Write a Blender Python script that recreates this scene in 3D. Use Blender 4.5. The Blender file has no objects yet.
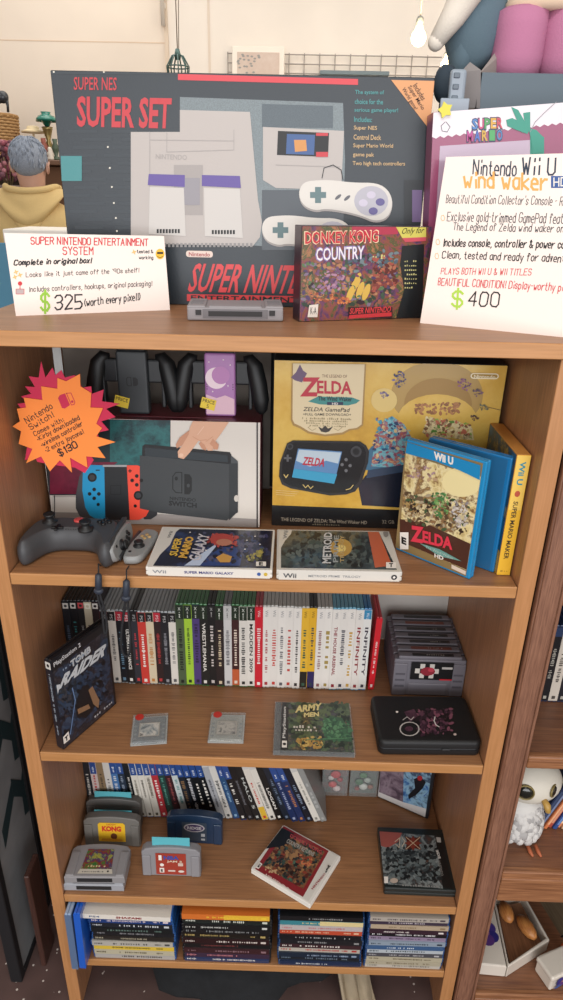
import bpy, bmesh, math, random
from mathutils import Vector, Matrix
from mathutils import noise
from mathutils.geometry import tessellate_polygon
random.seed(7)
SC = bpy.context.scene
COL = SC.collection
R = math.radians
PI = math.pi

# ------------------------------------------------------------------ camera
CF, CP, CY, CR = 670.965, 0.421166, -0.012433, 0.021324
CC = Vector((0.0367, -0.8655, 1.5596))
fwd = Vector((math.sin(CY)*math.cos(CP), math.cos(CY)*math.cos(CP), -math.sin(CP)))
rgt = Vector((math.cos(CY), -math.sin(CY), 0))
upv = rgt.cross(fwd)
RR = rgt*math.cos(CR) + upv*math.sin(CR)
UU = -rgt*math.sin(CR) + upv*math.cos(CR)
cam = bpy.data.cameras.new('camera')
cam.sensor_fit = 'VERTICAL'; cam.sensor_height = 24; cam.lens = 24*CF/1000
cam.clip_start = 0.02
co = bpy.data.objects.new('camera', cam); COL.objects.link(co)
mw = Matrix.Identity(4)
for i in range(3):
    mw[i][0] = RR[i]; mw[i][1] = UU[i]; mw[i][2] = -fwd[i]; mw[i][3] = CC[i]
co.matrix_world = mw
SC.camera = co

def ray(u, v): return fwd + RR*((u-281.5)/CF) - UU*((v-500)/CF)
def at(u, v, x=None, y=None, z=None):
    d = ray(u, v)
    if x is not None: t = (x-CC.x)/d.x
    elif y is not None: t = (y-CC.y)/d.y
    else: t = (z-CC.z)/d.z
    return CC + d*t

# ------------------------------------------------------------------ materials
def lin(c):
    c = c.lstrip('#'); o = []
    for i in (0, 2, 4):
        s = int(c[i:i+2], 16)/255
        o.append(s/12.92 if s <= .04045 else ((s+.055)/1.055)**2.4)
    return (*o, 1)
MC = {}
def M(hexc, rough=.5, metal=0, name=None, coat=0, trans=0, alpha=1, emit=0, bump=0, bscale=200, vary=0):
    key = (hexc, rough, metal, coat, trans, alpha, emit, bump, bscale, vary)
    if key in MC: return MC[key]
    m = bpy.data.materials.new(name or 'paint_'+hexc.strip('#')); m.use_nodes = True
    nt = m.node_tree; b = nt.nodes['Principled BSDF']
    b.inputs['Base Color'].default_value = lin(hexc)
    b.inputs['Roughness'].default_value = rough; b.inputs['Metallic'].default_value = metal
    if coat: b.inputs['Coat Weight'].default_value = coat; b.inputs['Coat Roughness'].default_value = .15
    if trans: b.inputs['Transmission Weight'].default_value = trans
    if alpha < 1: b.inputs['Alpha'].default_value = alpha
    if emit:
        b.inputs['Emission Color'].default_value = lin(hexc); b.inputs['Emission Strength'].default_value = emit
    tc = nt.nodes.new('ShaderNodeTexCoord')
    nz = nt.nodes.new('ShaderNodeTexNoise'); nz.inputs['Scale'].default_value = bscale
    nt.links.new(tc.outputs['Object'], nz.inputs['Vector'])
    if bump:
        bp = nt.nodes.new('ShaderNodeBump'); bp.inputs['Strength'].default_value = bump; bp.inputs['Distance'].default_value = .002
        nt.links.new(nz.outputs['Fac'], bp.inputs['Height']); nt.links.new(bp.outputs['Normal'], b.inputs['Normal'])
    if vary:
        mx = nt.nodes.new('ShaderNodeMix'); mx.data_type = 'RGBA'; mx.blend_type = 'MULTIPLY'
        mx.inputs[6].default_value = lin(hexc)
        mp = nt.nodes.new('ShaderNodeMapRange'); mp.inputs[1].default_value = .3; mp.inputs[2].default_value = .7
        mp.inputs[3].default_value = 1-vary; mp.inputs[4].default_value = 1+vary*.3
        nt.links.new(nz.outputs['Fac'], mp.inputs[0]); mx.inputs[0].default_value = 1
        nt.links.new(mp.outputs[0], mx.inputs[7]); nt.links.new(mx.outputs[2], b.inputs['Base Color'])
    MC[key] = m
    return m

def art(cols, scale=30, rough=.35, seed=0, dist=1.5, coat=0, const=False, stretch=(1, 1, 1)):
    """printed picture: distorted noise mapped on a palette"""
    key = ('art', tuple(cols), scale, rough, seed, dist, coat, const, stretch)
    if key in MC: return MC[key]
    m = bpy.data.materials.new('printed_picture'); m.use_nodes = True
    nt = m.node_tree; b = nt.nodes['Principled BSDF']; b.inputs['Roughness'].default_value = rough
    if coat: b.inputs['Coat Weight'].default_value = coat; b.inputs['Coat Roughness'].default_value = .12
    tc = nt.nodes.new('ShaderNodeTexCoord'); mp = nt.nodes.new('ShaderNodeMapping')
    mp.inputs['Location'].default_value = (seed*1.7, seed*.9, seed*2.3); mp.inputs['Scale'].default_value = stretch
    nz = nt.nodes.new('ShaderNodeTexNoise'); nz.inputs['Scale'].default_value = scale
    nz.inputs['Distortion'].default_value = dist*.25; nz.inputs['Detail'].default_value = 6
    nz.inputs['Roughness'].default_value = .68
    cr = nt.nodes.new('ShaderNodeValToRGB'); e = cr.color_ramp.elements
    n = len(cols)
    while len(e) < n: e.new(.5)
    for i, c in enumerate(cols):
        e[i].position = .3 + .4*i/(n-1) if n > 1 else .5
        e[i].color = lin(c)
    cr.color_ramp.interpolation = 'CONSTANT' if const else 'LINEAR'
    nt.links.new(tc.outputs['Object'], mp.inputs['Vector']); nt.links.new(mp.outputs[0], nz.inputs['Vector'])
    nt.links.new(nz.outputs['Fac'], cr.inputs[0]); nt.links.new(cr.outputs[0], b.inputs['Base Color'])
    MC[key] = m
    return m

def wood(name, dark, light, grain='x', rough=.42, fine=1.0):
    m = bpy.data.materials.new(name); m.use_nodes = True
    nt = m.node_tree; b = nt.nodes['Principled BSDF']; b.inputs['Roughness'].default_value = rough
    tc = nt.nodes.new('ShaderNodeTexCoord')
    sc = {'x': (1.2, 26, 26), 'y': (26, 1.2, 26), 'z': (26, 26, 1.2)}[grain]
    def nz(mult, det, dist):
        mp = nt.nodes.new('ShaderNodeMapping'); mp.inputs['Scale'].default_value = tuple(s*mult for s in sc)
        n = nt.nodes.new('ShaderNodeTexNoise'); n.inputs['Scale'].default_value = 1.0
        n.inputs['Detail'].default_value = det; n.inputs['Distortion'].default_value = dist
        nt.links.new(tc.outputs['Object'], mp.inputs['Vector']); nt.links.new(mp.outputs[0], n.inputs['Vector'])
        return n
    a = nz(1, 4, 1.2); c = nz(11*fine, 2, 0)
    ad = nt.nodes.new('ShaderNodeMix'); ad.inputs[0].default_value = .62
    nt.links.new(a.outputs['Fac'], ad.inputs[2]); nt.links.new(c.outputs['Fac'], ad.inputs[3])
    cr = nt.nodes.new('ShaderNodeValToRGB'); cr.color_ramp.elements[0].position = .34; cr.color_ramp.elements[1].position = .66
    cr.color_ramp.elements[0].color = lin(dark); cr.color_ramp.elements[1].color = lin(light)
    nt.links.new(ad.outputs[0], cr.inputs[0]); nt.links.new(cr.outputs[0], b.inputs['Base Color'])
    bp = nt.nodes.new('ShaderNodeBump'); bp.inputs['Strength'].default_value = .12; bp.inputs['Distance'].default_value = .001
    nt.links.new(c.outputs['Fac'], bp.inputs['Height']); nt.links.new(bp.outputs['Normal'], b.inputs['Normal'])
    return m

# ------------------------------------------------------------------ mesh builder
class MB:
    def __init__(s): s.v = []; s.f = []; s.mi = []; s.sm = []; s.mats = []
    def mat(s, m):
        if m not in s.mats: s.mats.append(m)
        return s.mats.index(m)
    def add(s, vs, fs, m, smooth=False, mx=None):
        o = len(s.v); k = s.mat(m)
        for p in vs: s.v.append(tuple(mx @ Vector(p)) if mx is not None else tuple(p))
        for f in fs: s.f.append(tuple(i+o for i in f)); s.mi.append(k); s.sm.append(smooth)
    def bm(s, b, m, smooth=False, mx=None):
        b.verts.index_update()
        s.add([v.co[:] for v in b.verts], [[v.index for v in f.verts] for f in b.faces], m, smooth, mx); b.free()
    def box(s, x0, x1, y0, y1, z0, z1, m, bev=0, seg=1, mx=None, smooth=False):
        b = bmesh.new()
        bmesh.ops.create_cube(b, size=1)
        for v in b.verts:
            v.co = ((x0+x1)/2+v.co.x*(x1-x0), (y0+y1)/2+v.co.y*(y1-y0), (z0+z1)/2+v.co.z*(z1-z0))
        if bev: bmesh.ops.bevel(b, geom=b.edges[:], offset=bev, segments=seg, affect='EDGES', profile=.5)
        s.bm(b, m, smooth, mx)
    def prism(s, pts, z0, z1, m, mx=None, bev=0, seg=2, smooth=False):
        b = bmesh.new()
        lo = [b.verts.new((x, y, z0)) for x, y in pts]; hi = [b.verts.new((x, y, z1)) for x, y in pts]
        n = len(pts)
        b.faces.new(lo[::-1]); top = b.faces.new(hi)
        for i in range(n): b.faces.new((lo[i], lo[(i+1) % n], hi[(i+1) % n], hi[i]))
        bmesh.ops.recalc_face_normals(b, faces=b.faces[:])
        if bev:
            ed = [e for e in b.edges if abs(e.verts[0].co.z-e.verts[1].co.z) < 1e-9]
            bmesh.ops.bevel(b, geom=ed, offset=bev, segments=seg, affect='EDGES', profile=.5)
        s.bm(b, m, smooth, mx)
    def pillow(s, pts, levels, m, mx=None):
        """levels: list of (inset, z). smooth rounded body from a closed outline"""
        n = len(pts); P = [Vector((x, y, 0)) for x, y in pts]; area = sum(P[i].x*P[(i+1) % n].y-P[(i+1) % n].x*P[i].y for i in range(n))
        sg = 1 if area > 0 else -1; N = []
        for i in range(n):
            t = (P[(i+1) % n]-P[i-1]).normalized(); N.append(Vector((-t.y, t.x, 0))*sg)
        vs = []; fs = []
        for ins, z in levels:
            for i in range(n):
                q = P[i]+N[i]*ins; vs.append((q.x, q.y, z))
        for l in range(len(levels)-1):
            for i in range(n):
                a = l*n+i; b2 = l*n+(i+1) % n; fs.append((a, b2, b2+n, a+n))
        b = bmesh.new(); vv = [b.verts.new(v) for v in vs]
        for f in fs: b.faces.new([vv[i] for i in f])
        if sg < 0: bmesh.ops.reverse_faces(b, faces=b.faces[:])
        s.bm(b, m, True, mx)
        for lv, up in ((0, False), (len(levels)-1, True)):
            cap = vs[lv*n:(lv+1)*n]; tr = []
            for t in tessellate_polygon([[Vector((p[0], p[1], 0)) for p in cap]]):
                i, j, k = t; c = (cap[j][0]-cap[i][0])*(cap[k][1]-cap[i][1])-(cap[j][1]-cap[i][1])*(cap[k][0]-cap[i][0])
                tr.append((i, j, k) if (c > 0) == up else (i, k, j))
            s.add(cap, tr, m, False, mx)
    def lathe(s, prof, m, n=24, mx=None, smooth=True, ax=1.0, ay=1.0):
        vs = []; fs = []
        for r, z in prof:
            for i in range(n):
                a = 2*PI*i/n; vs.append((r*math.cos(a)*ax, r*math.sin(a)*ay, z))
        for l in range(len(prof)-1):
            for i in range(n):
                a = l*n+i; b = l*n+(i+1) % n; fs.append((a, b, b+n, a+n))
        fs.append(tuple(range(n))[::-1]); fs.append(tuple((len(prof)-1)*n+i for i in range(n)))
        s.add(vs, fs, m, smooth, mx)
    def tube(s, pts, r, m, n=8, mx=None, close=False):
        P = [Vector(p) for p in pts]; vs = []; fs = []; k = len(P)
        rs = r if isinstance(r, (list, tuple)) else [r]*k
        ref = None
        for i in range(k):
            t = (P[min(i+1, k-1)]-P[max(i-1, 0)]).normalized()
            if ref is None: ref = Vector((0, 0, 1)) if abs(t.z) < .9 else Vector((1, 0, 0))
            a = (ref - t*ref.dot(t)).normalized(); ref = a; b = t.cross(a)
            for j in range(n):
                an = 2*PI*j/n; vs.append(P[i]+(a*math.cos(an)+b*math.sin(an))*rs[i])
        for i in range(k-1):
            for j in range(n):
                q = i*n+j; w = i*n+(j+1) % n; fs.append((q, w, w+n, q+n))
        fs.append(tuple(range(n))[::-1]); fs.append(tuple((k-1)*n+j for j in range(n)))
        s.add([v[:] for v in vs], fs, m, True, mx)
    def ball(s, c, r, m, seg=16, ring=10, mx=None):
        rr = r if isinstance(r, (list, tuple)) else (r, r, r)
        vs = [(c[0], c[1], c[2]-rr[2])]; fs = []
        for i in range(1, ring):
            a = -PI/2+PI*i/ring
            for j in range(seg):
                t = 2*PI*j/seg; vs.append((c[0]+rr[0]*math.cos(a)*math.cos(t), c[1]+rr[1]*math.cos(a)*math.sin(t), c[2]+rr[2]*math.sin(a)))
        vs.append((c[0], c[1], c[2]+rr[2])); L = len(vs)-1
        for j in range(seg):
            fs.append((0, 1+(j+1) % seg, 1+j)); fs.append((L, L-seg+j, L-seg+(j+1) % seg))
        for i in range(ring-2):
            for j in range(seg):
                a = 1+i*seg+j; b = 1+i*seg+(j+1) % seg; fs.append((a, b, b+seg, a+seg))
        s.add(vs, fs, m, True, mx)
    def build(s, name, parent=None, world=False):
        me = bpy.data.meshes.new(name)
        vs = s.v
        if world and parent is not None:
            iv = parent_mat(parent).inverted(); vs = [tuple(iv @ Vector(p)) for p in vs]
        me.from_pydata(vs, [], s.f); 
        for m in s.mats: me.materials.append(m)
        me.polygons.foreach_set('material_index', s.mi); me.polygons.foreach_set('use_smooth', s.sm)
        me.update()
        o = bpy.data.objects.new(name, me); COL.objects.link(o)
        if parent is not None: o.parent = parent
        return o
def parent_mat(o):
    m = Matrix.LocRotScale(o.location, o.rotation_euler, o.scale)
    return parent_mat(o.parent) @ m if o.parent else m

def thing(name, label, cat, loc=(0, 0, 0), rot=(0, 0, 0), group=None):
    o = bpy.data.objects.new(name, None); COL.objects.link(o)
    o.empty_display_size = .02
    o.location = loc; o.rotation_euler = rot; o['label'] = label; o['category'] = cat
    if group: o['group'] = group
    return o
def tag(o, label, cat, group=None):
    o['label'] = label; o['category'] = cat
    if group: o['group'] = group
    return o
def rebase(o):
    """give a world-built mesh object an origin at its base centre"""
    c = [v.co for v in o.data.vertices]
    b = Vector(((min(v.x for v in c)+max(v.x for v in c))/2, (min(v.y for v in c)+max(v.y for v in c))/2, min(v.z for v in c)))
    o.data.transform(Matrix.Translation(-b)); o.location = b
    return o
def copy_tree(o, parent=None):
    c = o.copy(); COL.objects.link(c); c.parent = parent
    for ch in o.children: copy_tree(ch, c)
    return c
def struct(mb, name):
    o = mb.build(name); o['kind'] = 'structure'; return o

# ------------------------------------------------------------------ lettering
TXT = {}
def text2d(s, bold=0.0, res=2):
    key = (s, bold)
    if key in TXT: return TXT[key]
    cu = bpy.data.curves.new('t', 'FONT'); cu.body = s; cu.size = 1; cu.resolution_u = res; cu.offset = bold
    ob = bpy.data.objects.new('t', cu); COL.objects.link(ob)
    dg = bpy.context.evaluated_depsgraph_get(); dg.update()
    me = ob.evaluated_get(dg).to_mesh()
    vs = [(v.co.x, v.co.y) for v in me.vertices]; fs = [tuple(p.vertices) for p in me.polygons]
    ob.evaluated_get(dg).to_mesh_clear()
    bpy.data.objects.remove(ob); bpy.data.curves.remove(cu)
    x0 = min(v[0] for v in vs); x1 = max(v[0] for v in vs); y0 = min(v[1] for v in vs); y1 = max(v[1] for v in vs)
    vs = [((x-x0)/(x1-x0), (y-y0)/(y1-y0)) for x, y in vs]
    TXT[key] = (vs, fs, (x1-x0)/(y1-y0))
    return TXT[key]

G = {'A':'02 28 42;14 34','B':'02 08 28 37 36 25 05;25 34 33 22 02','C':'47 38 18 07 03 12 32 43','D':'02 08 28 47 43 22 02',
'E':'48 08 02 42;05 35','F':'48 08 02;05 35','G':'47 38 18 07 03 12 32 43 45 25','H':'08 02;48 42;05 45','I':'12 18','J':'48 43 32 12 03',
'K':'08 02;48 05 42','L':'08 02 42','M':'02 08 25 48 42','N':'02 08 42 48','O':'18 07 03 12 32 43 47 38 18','P':'02 08 38 47 46 35 05',
'Q':'18 07 03 12 32 43 47 38 18;24 42','R':'02 08 38 47 46 35 05;25 42','S':'47 38 18 07 06 15 35 44 43 32 12 03','T':'08 48;28 22',
'U':'08 03 12 32 43 48','V':'08 22 48','W':'08 12 26 32 48','X':'08 42;48 02','Y':'08 25 48;25 22','Z':'08 48 02 42',
'a':'36 16 05 03 12 22 33;36 32','b':'08 02;05 16 26 35 33 22 12 03','c':'35 26 16 05 03 12 22 33','d':'38 32;35 26 16 05 03 12 22 33',
'e':'04 34 35 26 16 05 03 12 32','f':'37 28 18 17 12;06 26','g':'36 31 20 10 01;35 26 16 05 03 12 22 33','h':'08 02;05 16 26 35 32',
'i':'12 15;17 18','j':'26 21 10;27 28','k':'08 02;36 04 32','l':'18 12','m':'02 06;05 16 25 22;25 36 45 42','n':'02 06;05 16 26 35 32',
'o':'16 05 03 12 22 33 35 26 16','p':'00 06;05 16 26 35 33 22 12 03','q':'30 36;35 26 16 05 03 12 22 33','r':'02 06;04 15 26 36',
's':'35 26 16 05 14 24 33 22 12 03','t':'18 13 22 32;06 26','u':'06 03 12 22 33;36 32','v':'06 12 26','w':'06 12 24 32 46','x':'06 32;36 02',
'y':'06 13;36 10','z':'06 36 02 32','0':'18 07 03 12 32 43 47 38 18','1':'17 28 22','2':'07 18 38 47 46 02 42','3':'07 18 38 47 46 35 15;35 44 43 32 12 03',
'4':'32 38 04 44','5':'48 08 05 35 44 43 32 02','6':'38 05 03 12 32 43 44 35 15 04','7':'08 48 12','9':'43 48 18 07 06 15 45',
'$':'47 38 18 07 06 15 35 44 43 32 12 03;29 21','(':'28 16 14 22','))':'','!':'18 14;12 13',',':'12 01','.':'12 13','-':'05 25',':':'12 13;15 16',
"'":'18 17','&':'42 07 18 27 03 12 22 44','/':'02 38','*':'14 15 24',')':'08 16 14 02','+':'05 45;27 23'}
def hand2d(s, jit=.25, rnd=None):
    rnd = rnd or random.Random(hash(len(s))+len(s)*7)
    x = 0; out = []
    for ch in s:
        if ch == ' ': x += 3; continue
        g = G.get(ch)
        if not g: x += 2; continue
        mxx = 0; dy = rnd.uniform(-jit, jit); dx = rnd.uniform(-.1, .1)
        for pl in g.split(';'):
            if not pl: continue
            pts = []
            for p in pl.split():
                a, b = int(p[0]), int(p[1]); mxx = max(mxx, a)
                pts.append((x+a+dx+rnd.uniform(-.12, .12), b-2+dy+rnd.uniform(-.12, .12)))
            out.append(pts)
        x += mxx + 1.6
    return out, x-1.6

class Face:
    """a printed plane: origin O, axes X,Y (unit), normal N; pixels are mapped onto it by sight line"""
    def __init__(s, mb, O, X, Y, lift=.0004):
        s.mb = mb; s.O = Vector(O); s.X = Vector(X).normalized(); s.Y = Vector(Y).normalized()
        s.N = s.X.cross(s.Y).normalized(); s.lift = lift; s.clip = None; s.k = 0
    def px(s, u, v):
        d = ray(u, v); t = (s.O-CC).dot(s.N)/d.dot(s.N); p = CC+d*t-s.O
        return (p.dot(s.X), p.dot(s.Y))
    def w(s, a, b, l):
        if s.clip: a = min(max(a, s.clip[0]), s.clip[2]); b = min(max(b, s.clip[1]), s.clip[3])
        return s.O+s.X*a+s.Y*b+s.N*(s.lift*l)
    def poly2(s, pts, m, l=1):
        n = len(pts); s.k += 1; l = l+.004*s.k
        ar = sum(pts[i][0]*pts[(i+1) % n][1]-pts[(i+1) % n][0]*pts[i][1] for i in range(n))
        if ar < 0: pts = pts[::-1]
        tr = [(0, 1, 2)] if n == 3 else tessellate_polygon([[Vector((x, y, 0)) for x, y in pts]])
        fs = []
        for t in tr:
            i, j, k = t; c = (pts[j][0]-pts[i][0])*(pts[k][1]-pts[i][1])-(pts[j][1]-pts[i][1])*(pts[k][0]-pts[i][0])
            fs.append((i, j, k) if c > 0 else (i, k, j))
        s.mb.add([s.w(x, y, l) for x, y in pts], fs, m)
    def poly(s, pts, m, l=1): s.poly2([s.px(*p) for p in pts], m, l)
    def rect(s, u0, v0, u1, v1, m, l=1): s.poly([(u0, v0), (u1, v0), (u1, v1), (u0, v1)], m, l)
    def rrect2(s, a0, b0, a1, b1, r, m, l=1, n=4):
        pts = []
        for cx, cy, t0 in ((a1-r, b1-r, 0), (a0+r, b1-r, 90), (a0+r, b0+r, 180), (a1-r, b0+r, 270)):
            for i in range(n+1): t = R(t0+90*i/n); pts.append((cx+r*math.cos(t), cy+r*math.sin(t)))
        s.poly2(pts, m, l)
    def ell(s, u, v, ru, rv, m, l=1, n=20, rot=0):
        s.poly([(u+ru*math.cos(2*PI*i/n)*math.cos(rot)-rv*math.sin(2*PI*i/n)*math.sin(rot), v+ru*math.cos(2*PI*i/n)*math.sin(rot)+rv*math.sin(2*PI*i/n)*math.cos(rot)) for i in range(n)], m, l)
    def crowd(s, quad, cols, n, r, seed=1, l=2, rv=1.15):
        """busy illustration: many small overlapping dabs inside a pixel quad"""
        rn = random.Random(seed); A, B, C, D = quad; n = int(n*2.3); r = r*.62; rv = rv*.8
        for k in range(n):
            p, q = rn.random(), rn.random()
            u = (A[0]*(1-p)+B[0]*p)*(1-q)+(D[0]*(1-p)+C[0]*p)*q; v = (A[1]*(1-p)+B[1]*p)*(1-q)+(D[1]*(1-p)+C[1]*p)*q
            t = rn.uniform(0, PI); g = r*rn.uniform(.35, 1)
            m = 8; ci = int((noise.noise(Vector((u*.10, v*.12, seed*3.1)))*.9+.5)*len(cols)+rn.uniform(-.9, .9)) % len(cols); s.poly([(u+g*rn.uniform(.7, 1.2)*math.cos(2*PI*i/m)*math.cos(t)-g*rv*.6*math.sin(2*PI*i/m)*math.sin(t), v+g*math.cos(2*PI*i/m)*math.sin(t)*.8+g*rv*.6*math.sin(2*PI*i/m)*math.cos(t)) for i in range(m)], M(cols[ci], .35), l)
    def ell2(s, a, b, ra, rb, m, l=1, n=20): s.poly2([(a+ra*math.cos(2*PI*i/n), b+rb*math.sin(2*PI*i/n)) for i in range(n)], m, l)
    def text2(s, t, o, X, Y, m, l=1, bold=0.0, shear=0):
        vs, fs, ar = text2d(t, bold); s.k += 1; l = l+.004*s.k
        s.mb.add([s.w(o[0]+X[0]*x+Y[0]*y+X[0]*shear*y, o[1]+X[1]*x+Y[1]*y+X[1]*shear*y, l) for x, y in vs], fs, m)
    def text(s, t, TL, TR, BL, m, l=1, bold=0.0, shear=0):
        a = s.px(*TL); b = s.px(*TR); c = s.px(*BL)
        s.text2(t, c, (b[0]-a[0], b[1]-a[1]), (a[0]-c[0], a[1]-c[1]), m, l, bold, shear)
    def stroke2(s, pts, wd, m, l=1):
        s.k += 1; l0 = l+.004*s.k
        for i in range(len(pts)-1):
            l = l0+.002*(i % 2); a = Vector(pts[i]); b = Vector(pts[i+1]); d = b-a
            if d.length < 1e-7: continue
            d.normalize(); n = Vector((-d.y, d.x))*wd/2; e = d*wd*.4
            s.mb.add([s.w(*q, l) for q in (a-e-n, b+e-n, b+e+n, a-e+n)], [(0, 1, 2, 3)], m)
    def stroke(s, pts, wd, m, l=1): s.stroke2([s.px(*p) for p in pts], wd, m, l)
    def hand(s, t, TL, TR, BL, m, pen=.0012, l=1, jit=.25):
        a = s.px(*TL); b = s.px(*TR); c = s.px(*BL); pls, wd = hand2d(t, jit)
        X = ((b[0]-a[0])/wd, (b[1]-a[1])/wd); Y = ((a[0]-c[0])/6, (a[1]-c[1])/6)
        for pl in pls:
            s.stroke2([(c[0]+X[0]*x+Y[0]*y, c[1]+X[1]*x+Y[1]*y) for x, y in pl], pen, m, l)
    def marks2(s, a0, b0, a1, b1, m, l=1, n=10, rnd=random, vertical=False, hgt=.8):
        if vertical: n = int(n*2.2)
        """a line of print too small to read: short upright dashes"""
        for i in range(n):
            t0 = (i+.12)/n; t1 = (i+rnd.uniform(.5, .85))/n; k = rnd.uniform(.5, 1)*hgt
            if rnd.random() < .12: continue
            if vertical: s.poly2([(a0+(a1-a0)*(.5-k/2), b1-(b1-b0)*t1), (a0+(a1-a0)*(.5+k/2), b1-(b1-b0)*t1), (a0+(a1-a0)*(.5+k/2), b1-(b1-b0)*t0), (a0+(a1-a0)*(.5-k/2), b1-(b1-b0)*t0)], m, l)
            else: s.poly2([(a0+(a1-a0)*t0, b0), (a0+(a1-a0)*t1, b0), (a0+(a1-a0)*t1, b0+(b1-b0)*k), (a0+(a1-a0)*t0, b0+(b1-b0)*k)], m, l)
WHITE = M('#e8e2da', .5); BLK = M('#0e0e10', .45); RED = M('#c0202c', .5)
INK = M('#16161a', .6); REDINK = M('#c8323a', .6)

# ================================================================== SETTING
FL = -.035
FLOORM = M('#5a4440', .9, vary=.35, bscale=9, name='carpet')
nt = FLOORM.node_tree
b = nt.nodes['Principled BSDF']
vo = nt.nodes.new('ShaderNodeTexVoronoi'); vo.inputs['Scale'].default_value = 55
tc = nt.nodes.new('ShaderNodeTexCoord'); nt.links.new(tc.outputs['Object'], vo.inputs['Vector'])
n2 = nt.nodes.new('ShaderNodeTexNoise'); n2.inputs['Scale'].default_value = 9; nt.links.new(tc.outputs['Object'], n2.inputs['Vector'])
r1 = nt.nodes.new('ShaderNodeMath'); r1.operation = 'LESS_THAN'; r1.inputs[1].default_value = .13
nt.links.new(vo.outputs['Distance'], r1.inputs[0])
r2 = nt.nodes.new('ShaderNodeMath'); r2.operation = 'GREATER_THAN'; r2.inputs[1].default_value = .52
nt.links.new(n2.outputs['Fac'], r2.inputs[0])
r3 = nt.nodes.new('ShaderNodeMath'); r3.operation = 'MULTIPLY'; nt.links.new(r1.outputs[0], r3.inputs[0]); nt.links.new(r2.outputs[0], r3.inputs[1])
mx = nt.nodes.new('ShaderNodeMix'); mx.data_type = 'RGBA'; mx.inputs[7].default_value = lin('#cfc4bc')
src = b.inputs['Base Color'].links[0].from_socket
nt.links.new(src, mx.inputs[6]); nt.links.new(r3.outputs[0], mx.inputs[0]); nt.links.new(mx.outputs[2], b.inputs['Base Color'])
mb = MB(); mb.box(-4, 4, -4.5, 4.7, -.085, -.035, FLOORM); struct(mb, 'floor')
WALLM = M('#e6d9ca', .85, vary=.06, bscale=2.5, bump=.1, name='wall_paint')
mb = MB(); mb.box(-4, 4, 4.6, 4.7, 0, 3.4, WALLM)
for zz in (1.0, 1.75, 2.52, 3.1):                                      # faint block courses
    mb.box(-4, 4, 4.5985, 4.6, zz, zz+.006, M('#d8c0a8', .9))
struct(mb, 'wall_back')
mb = MB(); mb.box(-4.1, -4, -4.5, 4.7, 0, 3.4, WALLM); struct(mb, 'wall_left')
mb = MB(); mb.box(4, 4.1, -4.5, 4.7, 0, 3.4, WALLM); struct(mb, 'wall_right')
mb = MB(); mb.box(-.88, 3.99, 4.585, 4.6, FL, 3.4, M('#ece3d8', .85, vary=.05, bscale=3)); mb.box(-.895, -.87, 4.57, 4.6, FL, 3.4, M('#d6c4b0', .8)); mb.box(-.60, -.585, 4.58, 4.6, FL, 3.4, M('#dccdbd', .8)); struct(mb, 'trim_1')

# ================================================================== BOOKCASE
OAK_D, OAK_L = '#845c3e', '#a3744e'
wx = wood('oak_shelf', OAK_D, OAK_L, 'x'); wz = wood('oak_panel', '#96694a', '#b5825c', 'z')
ex = wood('oak_edge_band', '#aa7848', '#bd8856', 'x'); ez = wood('oak_edge_upright', '#a97648', '#bc8658', 'z')
DEP = .362; ZB = [1.040, .686, .322, .126]; T = 1.400; FL = -.035
bc = thing('bookcase', 'tall honey oak veneer bookcase with shelves full of games', 'bookcase', (0, 0, 0))
for s in (-1, 1):
    mb = MB(); x0, x1 = (-.406, -.381) if s < 0 else (.381, .406)
    mb.box(x0, x1, .0015, DEP, FL, 1.379, wz, .0008)
    mb.box(x0, x1, 0, .0016, FL, 1.379, ez, .0006)
    mb.build('side_panel', bc)
mb = MB(); mb.box(-.412, .412, -.002, DEP+.004, 1.380, T, wx, .001); mb.box(-.412, .412, -.0045, -.0018, 1.380, T, ex, .001); mb.build('top_board', bc)
for k, z in enumerate(ZB):
    mb = MB(); mb.box(-.3795, .3795, .0026, .355, z-.019, z-.0003, wx, .0006); mb.box(-.3795, .3795, -.001, .0028, z-.0195, z, ex, .0012, 2)
    mb.build('shelf', bc)
for name, z0, z1, m in (('back_panel', 1.041, 1.379, M('#2c2f33', .8, vary=.2, bscale=6)), ('back_panel', .687, 1.02, M('#c9c4bd', .8, vary=.1, bscale=5)), ('back_panel', .108, .666, wz)):
    mb = MB(); mb.box(-.3805, .3805, .3555, .3615, z0, z1, m); o = mb.build(name, bc)
    if z0 > 1.03: o['label'] = 'charcoal back panel'
    elif z0 > .6: o['label'] = 'pale grey back panel'

# ================================================================== BOX + SNES PRINT
def carton(name, label, cat, x0, x1, y0, y1, z0, z1, m, side=None, ang=0, pivot=None):
    """root at front-left base corner; returns root, MB (world coords) and Face of the front"""
    root = thing(name, label, cat, (x0, y0, z0), (0, 0, ang))
    mb = MB(); mx = Matrix.Translation((x0, y0, z0)) @ Matrix.Rotation(ang, 4, 'Z')
    mb.box(0, x1-x0, .0002, y1-y0, 0, z1-z0, side or m, .0012, 1, mx)
    X = mx.to_3x3() @ Vector((1, 0, 0)); O = mx @ Vector((0, 0, 0))
    f = Face(mb, O, X, (0, 0, 1)); f.clip = (.0006, .0006, x1-x0-.0006, z1-z0-.0006)
    f.poly2([(.001, .001), (x1-x0-.001, .001), (x1-x0-.001, z1-z0-.001), (.001, z1-z0-.001)], m, 0)
    return root, mb, f

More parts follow.
